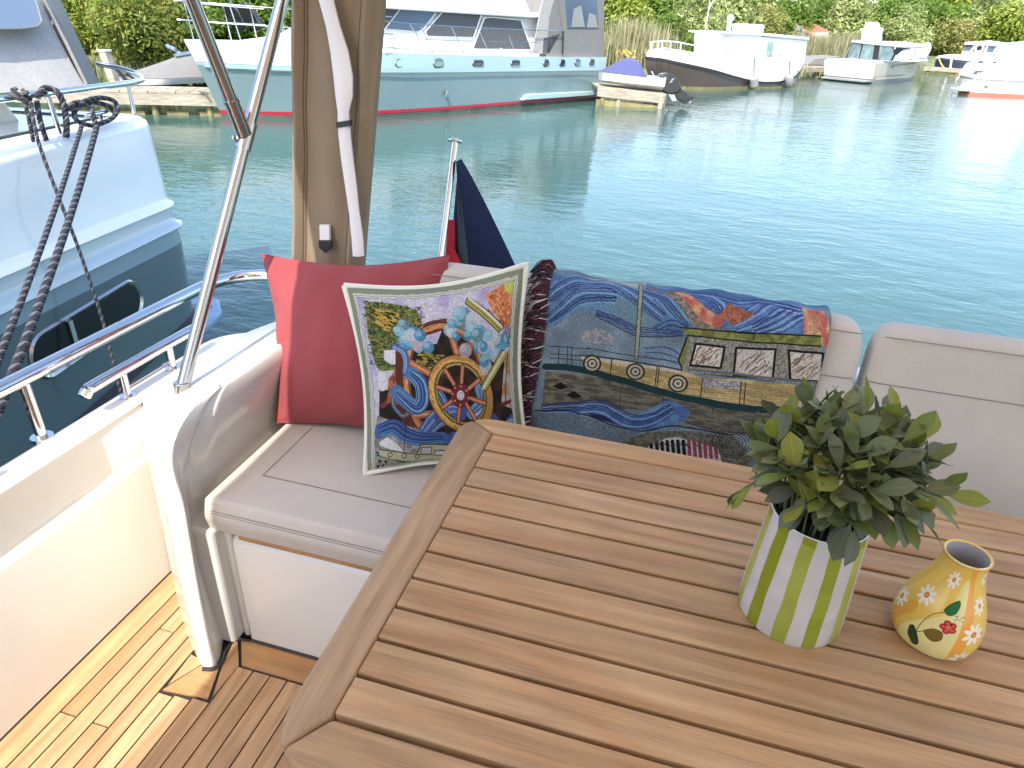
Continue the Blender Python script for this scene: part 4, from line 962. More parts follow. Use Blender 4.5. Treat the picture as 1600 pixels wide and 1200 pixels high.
# woven stitch texture
st = A.noise(3.2); st2 = A.noise(2.0, (1, 2)); A.a *= (0.80+0.25*st+0.17*st2)[..., None]
M['blanket'] = printmat('boat_blanket_print', A.image('boat_blanket_print', 0.25), 0.95, bump=0.9, bscale=420, gain=0.76, spec=0.1, sat=0.82)
bk = thing('boat_blanket', (0, 1.6, 0.5), 'woven blanket picturing a yellow boat on blue waves, fringed, draped over the bench back', 'blanket')
nu, rows, uvs = 60, [], []
for i, p in enumerate(pth):
    y, z = p; row = []
    t = pth[min(i+1, len(pth)-1)]-pth[max(i-1, 0)]; t /= np.linalg.norm(t)+1e-9; nn = np.array([-t[1], t[0]])
    if i == 0: pass
    for k in range(nu+1):
        u = k/nu; x = BX0+(BX1-BX0)*u
        s = acc[i]
        wob = 0.0035*math.sin(9*u+2.2*s*8)+0.0025*math.sin(23*u-s*31)+0.002*math.sin(47*u+s*13)
        edge = 0.006*math.exp(-u*40)+0.006*math.exp(-(1-u)*30)
        h = 0.0045+wob+edge
        sag = 0.010*math.sin(pi*u)*(1 if 0.965 < z else 0)
        xo = 0.006*math.sin(s*11+1)*(1-u)+(-0.012*max(0, (0.75-z))*(1-u))
        row.append((x+xo, y+nn[0]*h*(-1 if nn[1] < 0 and False else 1), z+nn[1]*h-0*sag)); uvs.append((u, s/TOT))
    rows.append(row)
# make sure the cloth lies on the camera side of its path
b = MB(); b.grid(rows); o = b.build('cloth', M['blanket'], bk, angle=180); set_uv(o, uvs)
sm = o.modifiers.new('thickness', 'SOLIDIFY'); sm.thickness = 0.004; sm.offset = 0
M['fr1'] = mat('maroon_yarn', (0.075, 0.012, 0.028), 0.95); M['fr2'] = mat('dark_yarn', (0.016, 0.014, 0.02), 0.95); M['fr3'] = mat('pale_yarn', (0.48, 0.42, 0.42), 0.95)
b = MB()
for k in range(950):
    s = TOT*(0.02+0.97*random.random()); i = int(np.interp(s, acc, range(len(acc)))); e_ = np.array(rows[i][0])
    t = pth[min(i+1, len(pth)-1)]-pth[max(i-1, 0)]; t /= np.linalg.norm(t)+1e-9; nn = np.array([0, -t[1], t[0]])
    if nn[1] > 0 and pth[i][1] < 0.95: nn = -nn
    Lg = random.uniform(0.032, 0.064); a = random.uniform(-0.7, 0.35); lift = random.uniform(0.002, 0.024)
    td = np.array([0, t[0], t[1]])
    d1 = np.array([-1, 0, 0])*math.cos(a)+td*math.sin(a)
    q0 = e_+np.array([0.004, 0, 0]); q1 = q0+d1*Lg*.4+nn*lift; q2 = q0+d1*Lg*.75+nn*lift*.8+np.array([0, 0, -0.004])+td*random.uniform(-.006, .006); q3 = q0+d1*Lg+nn*lift*.3+np.array([0, 0, -0.012])+td*random.uniform(-.01, .01)
    b.tube(spline([q0, q1, q2, q3], 2), 0.0015, 4, mi=random.choices((0, 1, 2), (0.46, 0.42, 0.12))[0])
tag(b.build('fringe', [M['fr1'], M['fr2'], M['fr3']], bk), kind='stuff')

# ================================================================== STRIPED POT
pot = thing('striped_pot', (0.252, 0.868, TZ), 'tall white ceramic pot with hand painted lime green vertical stripes on the table', 'pot')
def stripes():
    w_, h_ = 1400, 420; A = Art(w_, h_, (214, 208, 204), 8)
    A.a *= (0.97+0.05*A.noise(60))[..., None]
    N_ = 11
    for k in range(N_):
        c = (k+.5)*w_/N_; wd = w_/N_*.47
        L_ = [(c-wd/2+1.8*math.sin(k*1.3+y*.02)+.8*math.sin(y*.05+k), y) for y in range(-10, h_+20, 12)]
        R_ = [(c+wd/2+1.8*math.sin(k*2.1+y*.017)+.8*math.sin(y*.043+2*k), y) for y in range(-10, h_+20, 12)]
        col = [(150, 160, 50), (168, 176, 78), (142, 148, 34), (164, 172, 74)][k % 4]
        A.poly(L_+R_[::-1], col, mix=(col[0]+9, col[1]+8, col[2]+10), cell=70)
        A.poly([(c-wd/2, -10), (c+wd/2, -10), (c+wd/2-2, 34), (c-wd/2+2, 30)], (128, 130, 20), .55)
    return A.image('lime_stripes')
M['potpaint'] = printmat('striped_glaze', stripes(), 0.22, coat=0.3, gain=0.82)
M['potin'] = mat('white_glaze', (0.66, 0.64, 0.62), 0.25, coat=0.3)
HP = 0.196; n = 96; prof = [(0.0772, 0.0), (0.0785, 0.004), (0.0780, 0.03), (0.0755, 0.08), (0.0725, 0.13), (0.0700, 0.17), (0.0690, HP-0.006), (0.0685, HP-0.002)]
b = MB(); vs, uv = [], []
for (r, z) in prof:
    for k in range(n+1):
        a = 2*pi*k/n+0.13; vs.append((0.252+r*math.cos(a), 0.868+r*math.sin(a), TZ+z+0.0005)); uv.append((k/n, z/HP))
b.add(vs, [(i*(n+1)+k, i*(n+1)+k+1, (i+1)*(n+1)+k+1, (i+1)*(n+1)+k) for i in range(len(prof)-1) for k in range(n)])
o = b.build('body', M['potpaint'], pot, angle=180); set_uv(o, uv)
b = MB(); b.lathe([(0.0685, HP-0.0015), (0.0672, HP), (0.0655, HP-0.002), (0.064, HP-0.05)], (0.252, 0.868, TZ), 64); b.build('rim', M['potin'], pot)
b = MB(); b.lathe([(0.0, 0.0005), (0.077, 0.0005)], (0.252, 0.868, TZ), 48); b.build('bottom', M['potin'], pot)
# ================================================================== PLANT
pl = thing('potted_plant', (0.252, 0.868, TZ+HP-0.03), 'bushy green plant with small oval leaves growing in the striped pot', 'plant')
b = MB(); b.lathe([(0.0645, HP-0.006), (0.062, HP-0.004), (0.060, HP-0.010), (0.058, HP-0.04), (0.0, HP-0.045)], (0.252, 0.868, TZ), 48); b.build('inner_pot', M['soil'], pl)
def leaf_mat():
    m = bpy.data.materials.new('sage_leaf'); m.use_nodes = True; nt = m.node_tree; N = nt.nodes; L = nt.links; p = N['Principled BSDF']
    p.inputs['Roughness'].default_value = 0.42; p.inputs['Specular IOR Level'].default_value = 0.4
    oi = N.new('ShaderNodeObjectInfo'); r = N.new('ShaderNodeValToRGB'); e = r.color_ramp.elements
    e[0].position = 0; e[0].color = (0.090, 0.105, 0.068, 1); e[1].position = 1; e[1].color = (0.23, 0.245, 0.035, 1)
    for ps, c in ((0.35, (0.125, 0.145, 0.078)), (0.6, (0.115, 0.160, 0.040)), (0.82, (0.175, 0.22, 0.04))): k = e.new(ps); k.color = (*c, 1)
    L.new(oi.outputs['Random'], r.inputs[0])
    uvn = N.new('ShaderNodeUVMap'); uvn.uv_map = 'UVMap'; sx = N.new('ShaderNodeSeparateXYZ'); L.new(uvn.outputs[0], sx.inputs[0])
    ab = N.new('ShaderNodeMath'); ab.operation = 'ABSOLUTE'; L.new(sx.outputs['X'], ab.inputs[0])
    rib = N.new('ShaderNodeMapRange'); rib.inputs['From Min'].default_value = 0.0; rib.inputs['From Max'].default_value = 0.09; rib.inputs['To Min'].default_value = 1.35; rib.inputs['To Max'].default_value = 1.0
    L.new(ab.outputs[0], rib.inputs['Value'])
    tc = N.new('ShaderNodeTexCoord'); nz = N.new('ShaderNodeTexNoise'); nz.inputs['Scale'].default_value = 90; L.new(tc.outputs['Object'], nz.inputs['Vector'])
    nr = N.new('ShaderNodeMapRange'); nr.inputs['From Min'].default_value = .3; nr.inputs['From Max'].default_value = .7; nr.inputs['To Min'].default_value = .75; nr.inputs['To Max'].default_value = 1.25; L.new(nz.outputs['Fac'], nr.inputs['Value'])
    mm = N.new('ShaderNodeMath'); mm.operation = 'MULTIPLY'; L.new(rib.outputs[0], mm.inputs[0]); L.new(nr.outputs[0], mm.inputs[1])
    sc = N.new('ShaderNodeVectorMath'); sc.operation = 'SCALE'; L.new(r.outputs[0], sc.inputs[0]); L.new(mm.outputs[0], sc.inputs['Scale'])
    L.new(sc.outputs[0], p.inputs['Base Color'])
    tr = N.new('ShaderNodeBsdfTranslucent'); L.new(sc.outputs[0], tr.inputs['Color']); mx = N.new('ShaderNodeMixShader'); mx.inputs[0].default_value = 0.25
    L.new(p.outputs[0], mx.inputs[1]); L.new(tr.outputs[0], mx.inputs[2]); L.new(mx.outputs[0], N['Material Output'].inputs[0])
    bp = N.new('ShaderNodeBump'); bp.inputs['Strength'].default_value = 0.3; bp.inputs['Distance'].default_value = 0.001; L.new(nz.outputs['Fac'], bp.inputs['Height']); L.new(bp.outputs[0], p.inputs['Normal'])
    return m
M['leaf'] = leaf_mat()
def leaf_mesh(k):
    L_ = 1.0; wd = [0.31, 0.27, 0.34, 0.25][k]; curl = [0.10, 0.22, 0.03, -0.12][k]; fold = [0.05, 0.07, 0.03, 0.06][k]
    vs, uv = [], []; ts = np.linspace(0, 1, 10)
    for t in ts:
        w_ = wd*(math.sin(math.pi*min(t*0.9+0.06, 1))**0.85)*(0.35+0.75*t if t < 0.75 else (0.35+0.5625)*(1-((t-.75)/.25)**2.2*.82))
        if t < 0.14: w_ = 0.018+w_*0.3*(t/.14)
        if t == 1: w_ = 0.006
        for s in (-1, -.5, 0, .5, 1):
            vs.append((s*w_, t*L_, -curl*t*t+fold*abs(s)*w_/wd+0.012*math.sin(9*t+2*s)*abs(s))); uv.append((s, t))
    fs = [(i*5+j, i*5+j+1, (i+1)*5+j+1, (i+1)*5+j) for i in range(9) for j in range(4)]
    me = bpy.data.meshes.new('leaf'); me.from_pydata(vs, [], fs); me.materials.append(M['leaf'])
    me.polygons.foreach_set('use_smooth', [True]*len(me.polygons)); l = me.uv_layers.new(name='UVMap')
    for lp in me.loops: l.data[lp.index].uv = uv[lp.vertex_index]
    return me
lm = [leaf_mesh(k) for k in range(4)]
pr = random.Random(33); stems = MB(); cen = np.array([0.265, 0.878, TZ+HP+0.090]); nl = 0
org = ORG[pl]
def add_leaf(p, d, up, size):
    global nl
    if nl >= 285: return
    d = Vector(d).normalized(); x = d.cross(Vector(up))
    if x.length < 1e-3: x = Vector((1, 0, 0))
    x.normalize(); z = x.cross(d)
    o = bpy.data.objects.new('leaf', lm[pr.randrange(4)]); COL.objects.link(o); o.parent = pl
    R3 = Matrix((x, d, z)).transposed() @ Matrix.Rotation(pr.uniform(-.6, .6), 3, 'Y')
    o.matrix_local = Matrix.Translation(Vector(V3(np.array(p)-org))) @ R3.to_4x4() @ Matrix.Diagonal((size*pr.uniform(.85, 1.15), size, size, 1)); nl += 1
ga = 2.399963
for k in range(46):
    # stems leave the pot mouth and end on an uneven dome
    el = math.asin(min(1, 0.02+0.97*((k+.5)/46)))-0.42*(1-((k+.5)/46)); az = k*ga+pr.uniform(-.25, .25)
    R = pr.uniform(0.062, 0.108)*(1.12 if el < 0.5 else 1.0)
    tip = cen+np.array([R*math.cos(el)*math.cos(az)*1.15, R*math.cos(el)*math.sin(az)*1.05, R*math.sin(el)*0.85-0.005])
    r0 = 0.02+0.03*math.cos(el); root = np.array([0.252+r0*math.cos(az), 0.868+r0*math.sin(az), TZ+HP-0.035])
    mid = root*0.5+tip*0.5+np.array([0, 0, 0.035]); ps = spline([root, mid, tip], 5); stems.tube(ps, 0.0014, 4)
    dr = ps[-1]-ps[-3]; dr /= np.linalg.norm(dr)
    for j in range(6):
        f = 1.0-j*0.10; idx = max(int(f*(len(ps)-1)), 1); q = ps[idx]; a = j*2.2+az
        side = np.cross(dr, [math.cos(a), math.sin(a), 0.35]); side /= np.linalg.norm(side)+1e-9
        d = dr*(0.75 if j < 2 else 0.35)+side*(0.45 if j < 1 else 0.9)+np.array([0, 0, -0.10+0.2*pr.random()])
        out = np.array([math.cos(az)*0.4, math.sin(az)*0.4, 1.0])
        add_leaf(q, d, out, pr.uniform(0.044, 0.060)*(0.85 if j > 3 else 1))
# the crowded leaves deep inside the plant, too small and hidden to pick apart
bi = MB()
for k in range(260):
    a = pr.uniform(0, 6.28); e_ = math.asin(pr.uniform(-0.45, 1)); R = pr.uniform(0.03, 0.088); c = cen+np.array([R*math.cos(e_)*math.cos(a)*1.1, R*math.cos(e_)*math.sin(a)*1.05, R*math.sin(e_)*.85-.012])
    d = Vector((math.cos(a)*math.cos(e_)+pr.uniform(-.5, .5), math.sin(a)*math.cos(e_)+pr.uniform(-.5, .5), math.sin(e_)*.6+pr.uniform(-.4, .5))).normalized(); x = d.cross(Vector((pr.uniform(-.4, .4), pr.uniform(-.4, .4), 1))).normalized(); z = x.cross(d); sz = pr.uniform(.036, .052)
    me = lm[k % 4]; bi.add([c+np.array(x*v.co.x+d*v.co.y+z*v.co.z)*sz for v in me.vertices], [tuple(p.vertices) for p in me.polygons])
tag(bi.build('inner_leaves', M['leaf'], pl, angle=180), kind='stuff')
# drooping sprigs over the rim
for (az, drop, rad) in ((2.9, -0.030, 0.11), (0.25, 0.005, 0.135)):
    root = np.array([0.252+0.045*math.cos(az), 0.868+0.045*math.sin(az), TZ+HP-0.02]); tip = np.array([0.252+rad*math.cos(az), 0.868+rad*math.sin(az), TZ+HP+drop+0.02])
    ps = spline([root, root*.45+tip*.55+np.array([0, 0, .045]), tip], 5); stems.tube(ps, 0.0014, 4)
    dr = ps[-1]-ps[-3]; dr /= np.linalg.norm(dr)
    for j in range(4):
        side = np.cross(dr, [0, 0, 1])*(1 if j % 2 else -1); add_leaf(ps[-1-j], dr*0.8+side*(0.2+.2*j), np.array([0, 0, 1.0])+.3*dr, pr.uniform(.042, .055))
stems.build('stems', mat('green_stem', (0.09, 0.11, 0.045), 0.6), pl)

# ================================================================== YELLOW VASE
VX, VY = 0.462, 0.885
vz = thing('yellow_vase', (VX, VY, TZ), 'small yellow bulbous vase painted with white daisies, a red flower and green leaves', 'vase')
def vase_art():
    w_, h_ = 1200, 520; A = Art(w_, h_, (224, 186, 86), 5)
    n1 = np.clip((A.noise(70)-.3)/.4, 0, 1)[..., None]; A.a = A.a*(1-n1*.5)+np.array([232, 196, 112])/255.*n1*.5
    # the side that faces the table front: u about 0.70
    C = 0.672*w_
    def P(dx, v): return (C+dx, h_*(1-(v+.025)))
    A.poly([P(-150, 0.9), P(-120, 1.0), P(-40, 1.0), P(-80, .75), P(-150, .55), P(-230, .45)], (238, 200, 100), .8, smooth=True)
    A.poly([P(-130, -.02), P(-120, .15), P(-60, .33), P(30, .50), P(70, .80), P(110, .80), P(120, .50), P(105, .2), P(80, -.02)], (226, 214, 140), .95, smooth=True, mix=(218, 208, 150), cell=40)
    A.poly([P(70, 1), P(110, .8), P(120, .5), P(105, .1), P(150, .1), P(175, .5), P(150, .8), P(120, 1)], (226, 150, 62), .7, smooth=True)
    A.poly([P(-170, 0), P(-150, .2), P(-100, .35), P(-120, .45), P(-200, .3), P(-230, 0)], (224, 158, 66), .8, smooth=True)
    def daisy(x, v, r, rot=0, sx=1.0):
        c = P(x, v)
        for k in range(8):
            a = rot+k*math.pi/4; q = (c[0]+sx*r*.62*math.cos(a), c[1]+r*.62*math.sin(a)); A.disc(q, r*.40, r*.19, (236, 230, 212), a)
        A.disc(c, r*.27*sx, r*.27, (190, 104, 34)); A.disc(c, r*.17*sx, r*.17, (222, 150, 60))
    daisy(-8, .80, 46, .3); daisy(-100, .55, 54, .1); daisy(-215, .34, 56, .5); daisy(215, .60, 46); daisy(190, .34, 58, .4); daisy(170, .05, 50); daisy(250, .85, 40)
    for k in range(7): daisy(330+k*85, .25+.5*((k*37) % 10)/10, 50, k)
    ln = (52, 52, 36)
    A.line([P(-30, .07), P(-48, .2), P(-44, .33), P(-22, .44), P(18, .50), P(30, .51)], 3.2, ln, smooth=True)
    A.line([P(-48, .2), P(-20, .26), P(20, .30)], 3, ln); A.line([P(-60, .04), P(-30, .07)], 3, ln)
    def lf(pts, c): A.poly(pts, c, smooth=True); A.line([p for p in spline(pts+[pts[0]], 6)], 2.4, ln)
    lf([P(14, .52), P(30, .58), P(70, .64), P(86, .60), P(72, .52), P(40, .49)], (44, 106, 62))
    lf([P(-24, .26), P(6, .32), P(44, .32), P(52, .25), P(26, .20), P(-8, .22)], (116, 92, 40))
    lf([P(-84, .22), P(-76, .12), P(-40, .05), P(-22, .09), P(-36, .17), P(-66, .24)], (38, 64, 34))
    for a in range(5):
        q = P(62, .385); A.disc((q[0]+22*math.cos(a*1.257+.5), q[1]+20*math.sin(a*1.257+.5)), 17, 15, (164, 44, 50)); A.disc((q[0]+22*math.cos(a*1.257+.5), q[1]+20*math.sin(a*1.257+.5)), 9, 7, (204, 84, 84))
    A.disc(P(62, .385), 12, 12, (206, 110, 50)); A.disc(P(70, .415), 6, 4, (40, 20, 20))
    A.line([P(76, .46), P(90, .49), P(86, .51), P(74, .50)], 2.4, ln); A.line([P(96, .47), P(112, .51), P(124, .50)], 2.4, ln); A.line([P(112, .47), P(118, .46)], 3, ln)
    A.a[:10] = np.array([222, 176, 84])/255.
    return A.image('daisy_paint')
M['vasepaint'] = printmat('daisy_glaze', vase_art(), 0.18, coat=0.4)
M['vasein'] = mat('grey_white_glaze', (0.42, 0.42, 0.44), 0.3)
HV = 0.160
prof = spline([(0.050, 0.0, 0), (0.056, 0.005, 0), (0.0605, 0.026, 0), (0.0585, 0.050, 0), (0.0520, 0.075, 0), (0.0430, 0.099, 0), (0.0355, 0.120, 0), (0.0310, 0.138, 0), (0.0302, 0.151, 0), (0.0315, HV, 0), (0.0300, HV+.002, 0), (0.0278, HV+.0005, 0)], 4)
n = 72; b = MB(); vs, uv = [], []
for q in prof:
    for k in range(n+1): a = 2*pi*k/n; vs.append((VX+q[0]*math.cos(a), VY+q[0]*math.sin(a), TZ+0.0005+q[1])); uv.append((k/n, q[1]/HV))
b.add(vs, [(i*(n+1)+k, i*(n+1)+k+1, (i+1)*(n+1)+k+1, (i+1)*(n+1)+k) for i in range(len(prof)-1) for k in range(n)])
o = b.build('body', M['vasepaint'], vz, angle=180); set_uv(o, uv)
b = MB(); b.lathe([(0.0278, HV+0.0005), (0.0265, HV-0.01), (0.0265, HV-0.03), (0.040, HV-0.07), (0.05, 0.02), (0, 0.02)], (VX, VY, TZ+0.0005), 48); b.build('inside', M['vasein'], vz)
b = MB(); b.lathe([(0, 0.0005), (0.047, 0.0005)], (VX, VY, TZ), 32); b.build('bottom', M['vasein'], vz)

# ================================================================== FLAG on its staff at the stern
f0 = at(690, 392, X=-0.80); f1 = at(711, 222, X=-0.80); fd = f1-f0
fs_ = thing('flagstaff', f0-fd*0.5, 'slender steel flagstaff with a flat disc on top, raking aft behind the red pillow', 'flagstaff')
b = MB(); b.tube([f0-fd*0.9, f1], 0.0115, 14); b.build('staff', M['steel'], fs_)
fdn = fd/np.linalg.norm(fd)
b = MB(); b.tube([f1, f1+fdn*0.006], 0.026, 20); b.tube([f1+fdn*0.006, f1+fdn*0.012], 0.012, 14); b.build('disc', M['steeld'], fs_, bevel=0.001)
b = MB(); b.tube([f0-fd*0.92, f0-fd*0.6], 0.019, 14); b.build('socket', M['steeld'], fs_)
fl = thing('flag', f1-fd*0.2, 'limp dark navy and red ensign hanging in folds from the flagstaff', 'flag')
Yf = f1[1]-0.02
def fp(x, y, dy=0): p = at(x, y, Y=Yf); return (p[0], Yf+dy, p[2])
ftop = (717, 250)
def fold(cols, name, m):
    q = MB(); q.grid(cols); q.grid([[np.array(p)+np.array([0, 0.004, 0]) for p in r] for r in cols], flip=True); q.build(name, m, fl)
def strip(xl, xr, yl, yr, d0, d1, n=14, dsc=0.0):
    rows = []
    for i in range(n+1):
        t = i/n; y0_ = 250+(yl-250)*t; y1_ = 250+(yr-250)*t
        a = (ftop[0]+(xl-ftop[0])*t**1.0-2*t*(1-t)*4, y0_); c = (ftop[0]+(xr-ftop[0])*t**0.92, y1_)
        rows.append([fp(a[0]+(c[0]-a[0])*s, a[1]+(c[1]-a[1])*s, d0+(d1-d0)*s-0.012*math.sin(pi*s)*t) for s in np.linspace(0, 1, 7)])
    return rows
fold(strip(701, 724, 470, 470, 0.0, -0.02), 'cloth_fold', M['navy'])
fold(strip(716, 744, 470, 470, -0.012, -0.03), 'cloth_fold', M['navygrey'])
fold(strip(741, 822, 470, 460, -0.03, 0.02), 'cloth_fold', M['navy'])
rows = [[fp(706-12*t+(9+14*t)*s, 340+130*t, -0.034) for s in np.linspace(0, 1, 4)] for t in np.linspace(0, 1, 6)]
fold(rows, 'red_fold', M['flagred'])
rows = [[fp(708-2*t+(3+48*t)*s*1.0, 372+88*t+8*s*t, -0.046) for s in np.linspace(0, 1, 4)] for t in np.linspace(0, 1, 6)]
fold(rows, 'red_fold', M['flagred'])
# ================================================================== NEIGHBOUR'S YACHT on the left
ya = math.radians(11); NA = np.array([-math.sin(ya), math.cos(ya), 0]); NN = np.array([math.cos(ya), math.sin(ya), 0]); NG = np.array([-3.23, 3.55, 0])
def nb(a, b_, z): return NG+NA*a+NN*b_+np.array([0, 0, z])
def nbpx(x, y, b_=0.0):
    d = ray(x, y); k = ((NG+NN*b_-CAMP)@NN)/(d@NN); p = CAMP+k*d; return np.array([(p-NG)@NA, b_, p[2]])
ny = thing('neighbour_yacht', nb(-2, -1.5, W), 'large white and slate motor yacht close by at the left, with grey stern tent', 'motor yacht')
# plan path of the stern corner
path2 = [(-9.0, 0.0, 0), (-6, 0.0, 0), (-3, 0.0, 0), (-1.5, 0, 0), (-0.7, 0, 0), (-0.36, 0, 0), (-0.12, 0, 0), (-0.055, -0.002, 0)]
for t in np.linspace(0.15, 1, 9): aa = t*math.pi/2; path2.append((-0.055+0.20*math.sin(aa), -0.20+0.20*math.cos(aa), 0))
path2 += [(0.15, -0.9, 0), (0.155, -2.2, 0), (0.12, -4.2, 0)]
P2 = [np.array(p[:2]) for p in path2]
def nrm2(i):
    t = P2[min(i+1, len(P2)-1)]-P2[max(i-1, 0)]; t = t/(np.linalg.norm(t)+1e-9); return np.array([-t[1], t[0]])
def band(prof, name, m, angle=40):
    rows = []
    for i, p in enumerate(P2):
        n_ = nrm2(i); row = []
        for (o_, z, s_) in prof:
            q = p+n_*o_; row.append(nb(q[0], q[1], z+s_*max(-6, min(0, q[0]))))
        rows.append(row)
    b = MB(); b.grid(rows); return b.build(name, m, ny, angle=angle)
band([(-0.19, 0.925, 0), (-0.10, 0.93, 0), (-0.04, 0.922, 0), (-0.008, 0.90, 0), (0.0, 0.87, 0), (0.012, 0.66, -.01), (0.02, 0.455, -0.025), (0.028, 0.425, -0.025), (0.05, 0.41, -0.025), (0.055, 0.40, -0.025), (0.04, 0.388, -0.025)], 'topsides', M['gelw'], 60)
band([(0.03, 0.392, -0.025), (0.035, 0.34, -0.022), (0.05, 0.292, -0.02), (0.075, 0.282, -0.02), (0.082, 0.27, -0.02), (0.07, 0.258, -0.02), (0.05, 0.25, -0.02)], 'rubbing_band', mat('pale_blue_grey_band', (0.42, 0.50, 0.54), 0.15, coat=0.4), 60)
band([(0.05, 0.252, -0.02), (0.055, 0.158, -0.03)], 'grey_band', M['slatel'])
band([(0.056, 0.158, -0.03), (0.050, -0.10, 0), (0.035, -0.40, 0), (0.0, -0.80, 0), (-0.05, -1.3, 0)], 'lower_hull', M['slate'])
band([(0.03, -0.345, .06), (0.058, -0.36, .06), (0.062, -0.385, .06), (0.03, -0.40, .06)], 'lower_rubber', M['rubber'])
# oblong hull window with bright frame
def oblong(a0, z0, a1, z1, h, n=8):
    """rounded slot between two centre points, half height h, in (a, z)"""
    d = np.array([a1-a0, z1-z0]); L_ = np.linalg.norm(d); d /= L_; u = np.array([-d[1], d[0]]); out = []
    for t in np.linspace(-pi/2, pi/2, n): out.append(np.array([a1, z1])+(d*math.cos(t)+u*math.sin(t))*h)
    for t in np.linspace(pi/2, 1.5*pi, n): out.append(np.array([a0, z0])+(d*math.cos(t)+u*math.sin(t))*h)
    return out
WA0, WZ0, WA1, WZ1 = -1.33, 0.0, -0.64, 0.005
fo = oblong(WA0, WZ0, WA1, WZ1, 0.125, 12); fi = oblong(WA0, WZ0, WA1, WZ1, 0.098, 12); n = len(fo)
wf = MB(); ro = [nb(p[0], 0.057, p[1]) for p in fo]; rt = [nb(*((np.array(fo[i])*.6+np.array(fi[i])*.4).tolist()[0:1]+[0.068]+[(fo[i][1]*.6+fi[i][1]*.4)])) for i in range(n)]; ri = [nb(p[0], 0.058, p[1]) for p in fi]; rd = [nb(p[0], 0.02, p[1]) for p in fi]
wf.add(ro+rt+ri+rd, [(j*n+i, j*n+(i+1) % n, (j+1)*n+(i+1) % n, (j+1)*n+i) for j in range(3) for i in range(n)])
wo = wf.build('hull_window', M['steelp'], ny)
b = MB(); b.add([nb(p[0], 0.0575, p[1]) for p in fi], [tuple(range(n))]); b.build('pane', mat('black_window', (0.006, 0.006, 0.008), 0.12, spec=0.3), wo)
b = MB(); b.prism([nb(a, 0.058, z) for a, z in ((-1.16, -.098), (-1.13, -.098), (-1.13, .098), (-1.16, .098))], NN*0.012); b.build('mullion', M['steeld'], wo)
# side deck, cabin coaming
b = MB(nb); b.add([(-9, -0.3, 0.915), (0.10, -0.3, 0.915), (0.10, -4.0, 0.915), (-9, -4.0, 0.915)], [(0, 1, 2, 3)]); b.build('side_deck', M['gelw'], ny)
b = MB(nb); b.prism([(-9, -0.55, 0.90), (-0.30, -0.55, 0.90), (-0.42, -0.57, 1.12), (-9, -0.57, 1.12)], -NN*2.6*0+np.array([0, -2.6, 0])); b.build('cabin_coaming', mat('cream_gelcoat', (0.76, 0.74, 0.66), 0.25, coat=0.3), ny, bevel=0.03)
# tent
T0 = [nbpx(-60, 152, -0.30), nbpx(20, 150, -0.30), nbpx(151, 130, -0.30)]
tL = nbpx(-140, 150, -.30); tip0 = nbpx(62, -4, -.42); tip1 = nbpx(84, -4, -.42); far_b = nbpx(154, 118, -.42)
def NB(q, db=0): return nb(q[0], q[1]+db, q[2])
zt = 1.62
def tpx(x, y, b_): return NB(nbpx(x, y, b_))
tz = nbpx(66, -60, -.52)
front = [tpx(-200, 160, -.30), tpx(20, 150, -.29), tpx(136, 134, -.30), tpx(66, 0, -.66), tpx(30, -70, -1.0), tpx(-260, -60, -1.0)]
rows = []
for t in np.linspace(0, 1, 13):
    zb = front[0]*(1-t)+front[2]*t; zu = front[5]*(1-t)+front[4]*t
    row = []
    for s in np.linspace(0, 1, 9):
        p = zb*(1-s)+zu*s; e_ = front[2]*(1-s*2)+front[3]*s*2 if s < .5 else front[3]*(2-2*s)+front[4]*(2*s-1)
        base = front[2]*(1-s)+front[4]*s
        p = p+(e_-base)*t
        row.append(p+NN*(0.012*math.sin(t*16+s*3)*math.sin(pi*s)+0.02*math.sin(s*5+t*4)))
    rows.append(row)
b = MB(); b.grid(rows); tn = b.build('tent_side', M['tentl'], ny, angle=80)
back = [tpx(136, 134, -.30), tpx(154, 130, -.36), tpx(92, 0, -.62), tpx(70, -70, -.9)]
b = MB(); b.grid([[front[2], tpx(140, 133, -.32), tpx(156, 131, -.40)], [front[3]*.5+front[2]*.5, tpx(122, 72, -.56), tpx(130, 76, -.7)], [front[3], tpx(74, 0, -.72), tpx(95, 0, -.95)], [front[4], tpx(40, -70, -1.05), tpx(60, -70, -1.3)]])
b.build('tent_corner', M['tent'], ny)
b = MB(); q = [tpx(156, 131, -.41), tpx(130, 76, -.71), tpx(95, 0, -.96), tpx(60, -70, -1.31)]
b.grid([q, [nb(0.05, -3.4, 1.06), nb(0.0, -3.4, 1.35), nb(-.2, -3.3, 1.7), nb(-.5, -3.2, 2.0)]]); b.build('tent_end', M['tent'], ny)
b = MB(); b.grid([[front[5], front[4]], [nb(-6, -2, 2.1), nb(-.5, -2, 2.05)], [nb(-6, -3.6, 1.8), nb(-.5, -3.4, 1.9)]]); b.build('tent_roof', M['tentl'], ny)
wdp = lambda y: -.30-.36*(134-y)/134+.03
ww = [tpx(x, y, wdp(y)) for x, y in ((-80, 46), (20, 44), (44, 41), (51, 33), (46, 14), (38, -10), (20, -40), (-80, -40))]
b = MB(); b.prism([p+NN*0.05 for p in ww], NN*0.004); b.build('tent_window', mat('clear_plastic_window', (0.14, 0.19, 0.25), 0.1, spec=0.5), ny)
b = MB(); b.tube([p+NN*0.054 for p in ww+[ww[0]]], 0.006, 6); b.build('window_welt', M['tent'], ny)
b = MB(); b.tube([tpx(66, 0, -.65)+NN*.01, tpx(101, 67, -.475)+NN*.01, tpx(136, 134, -.29)], 0.010, 6); b.build('tent_zip', M['tent'], ny)
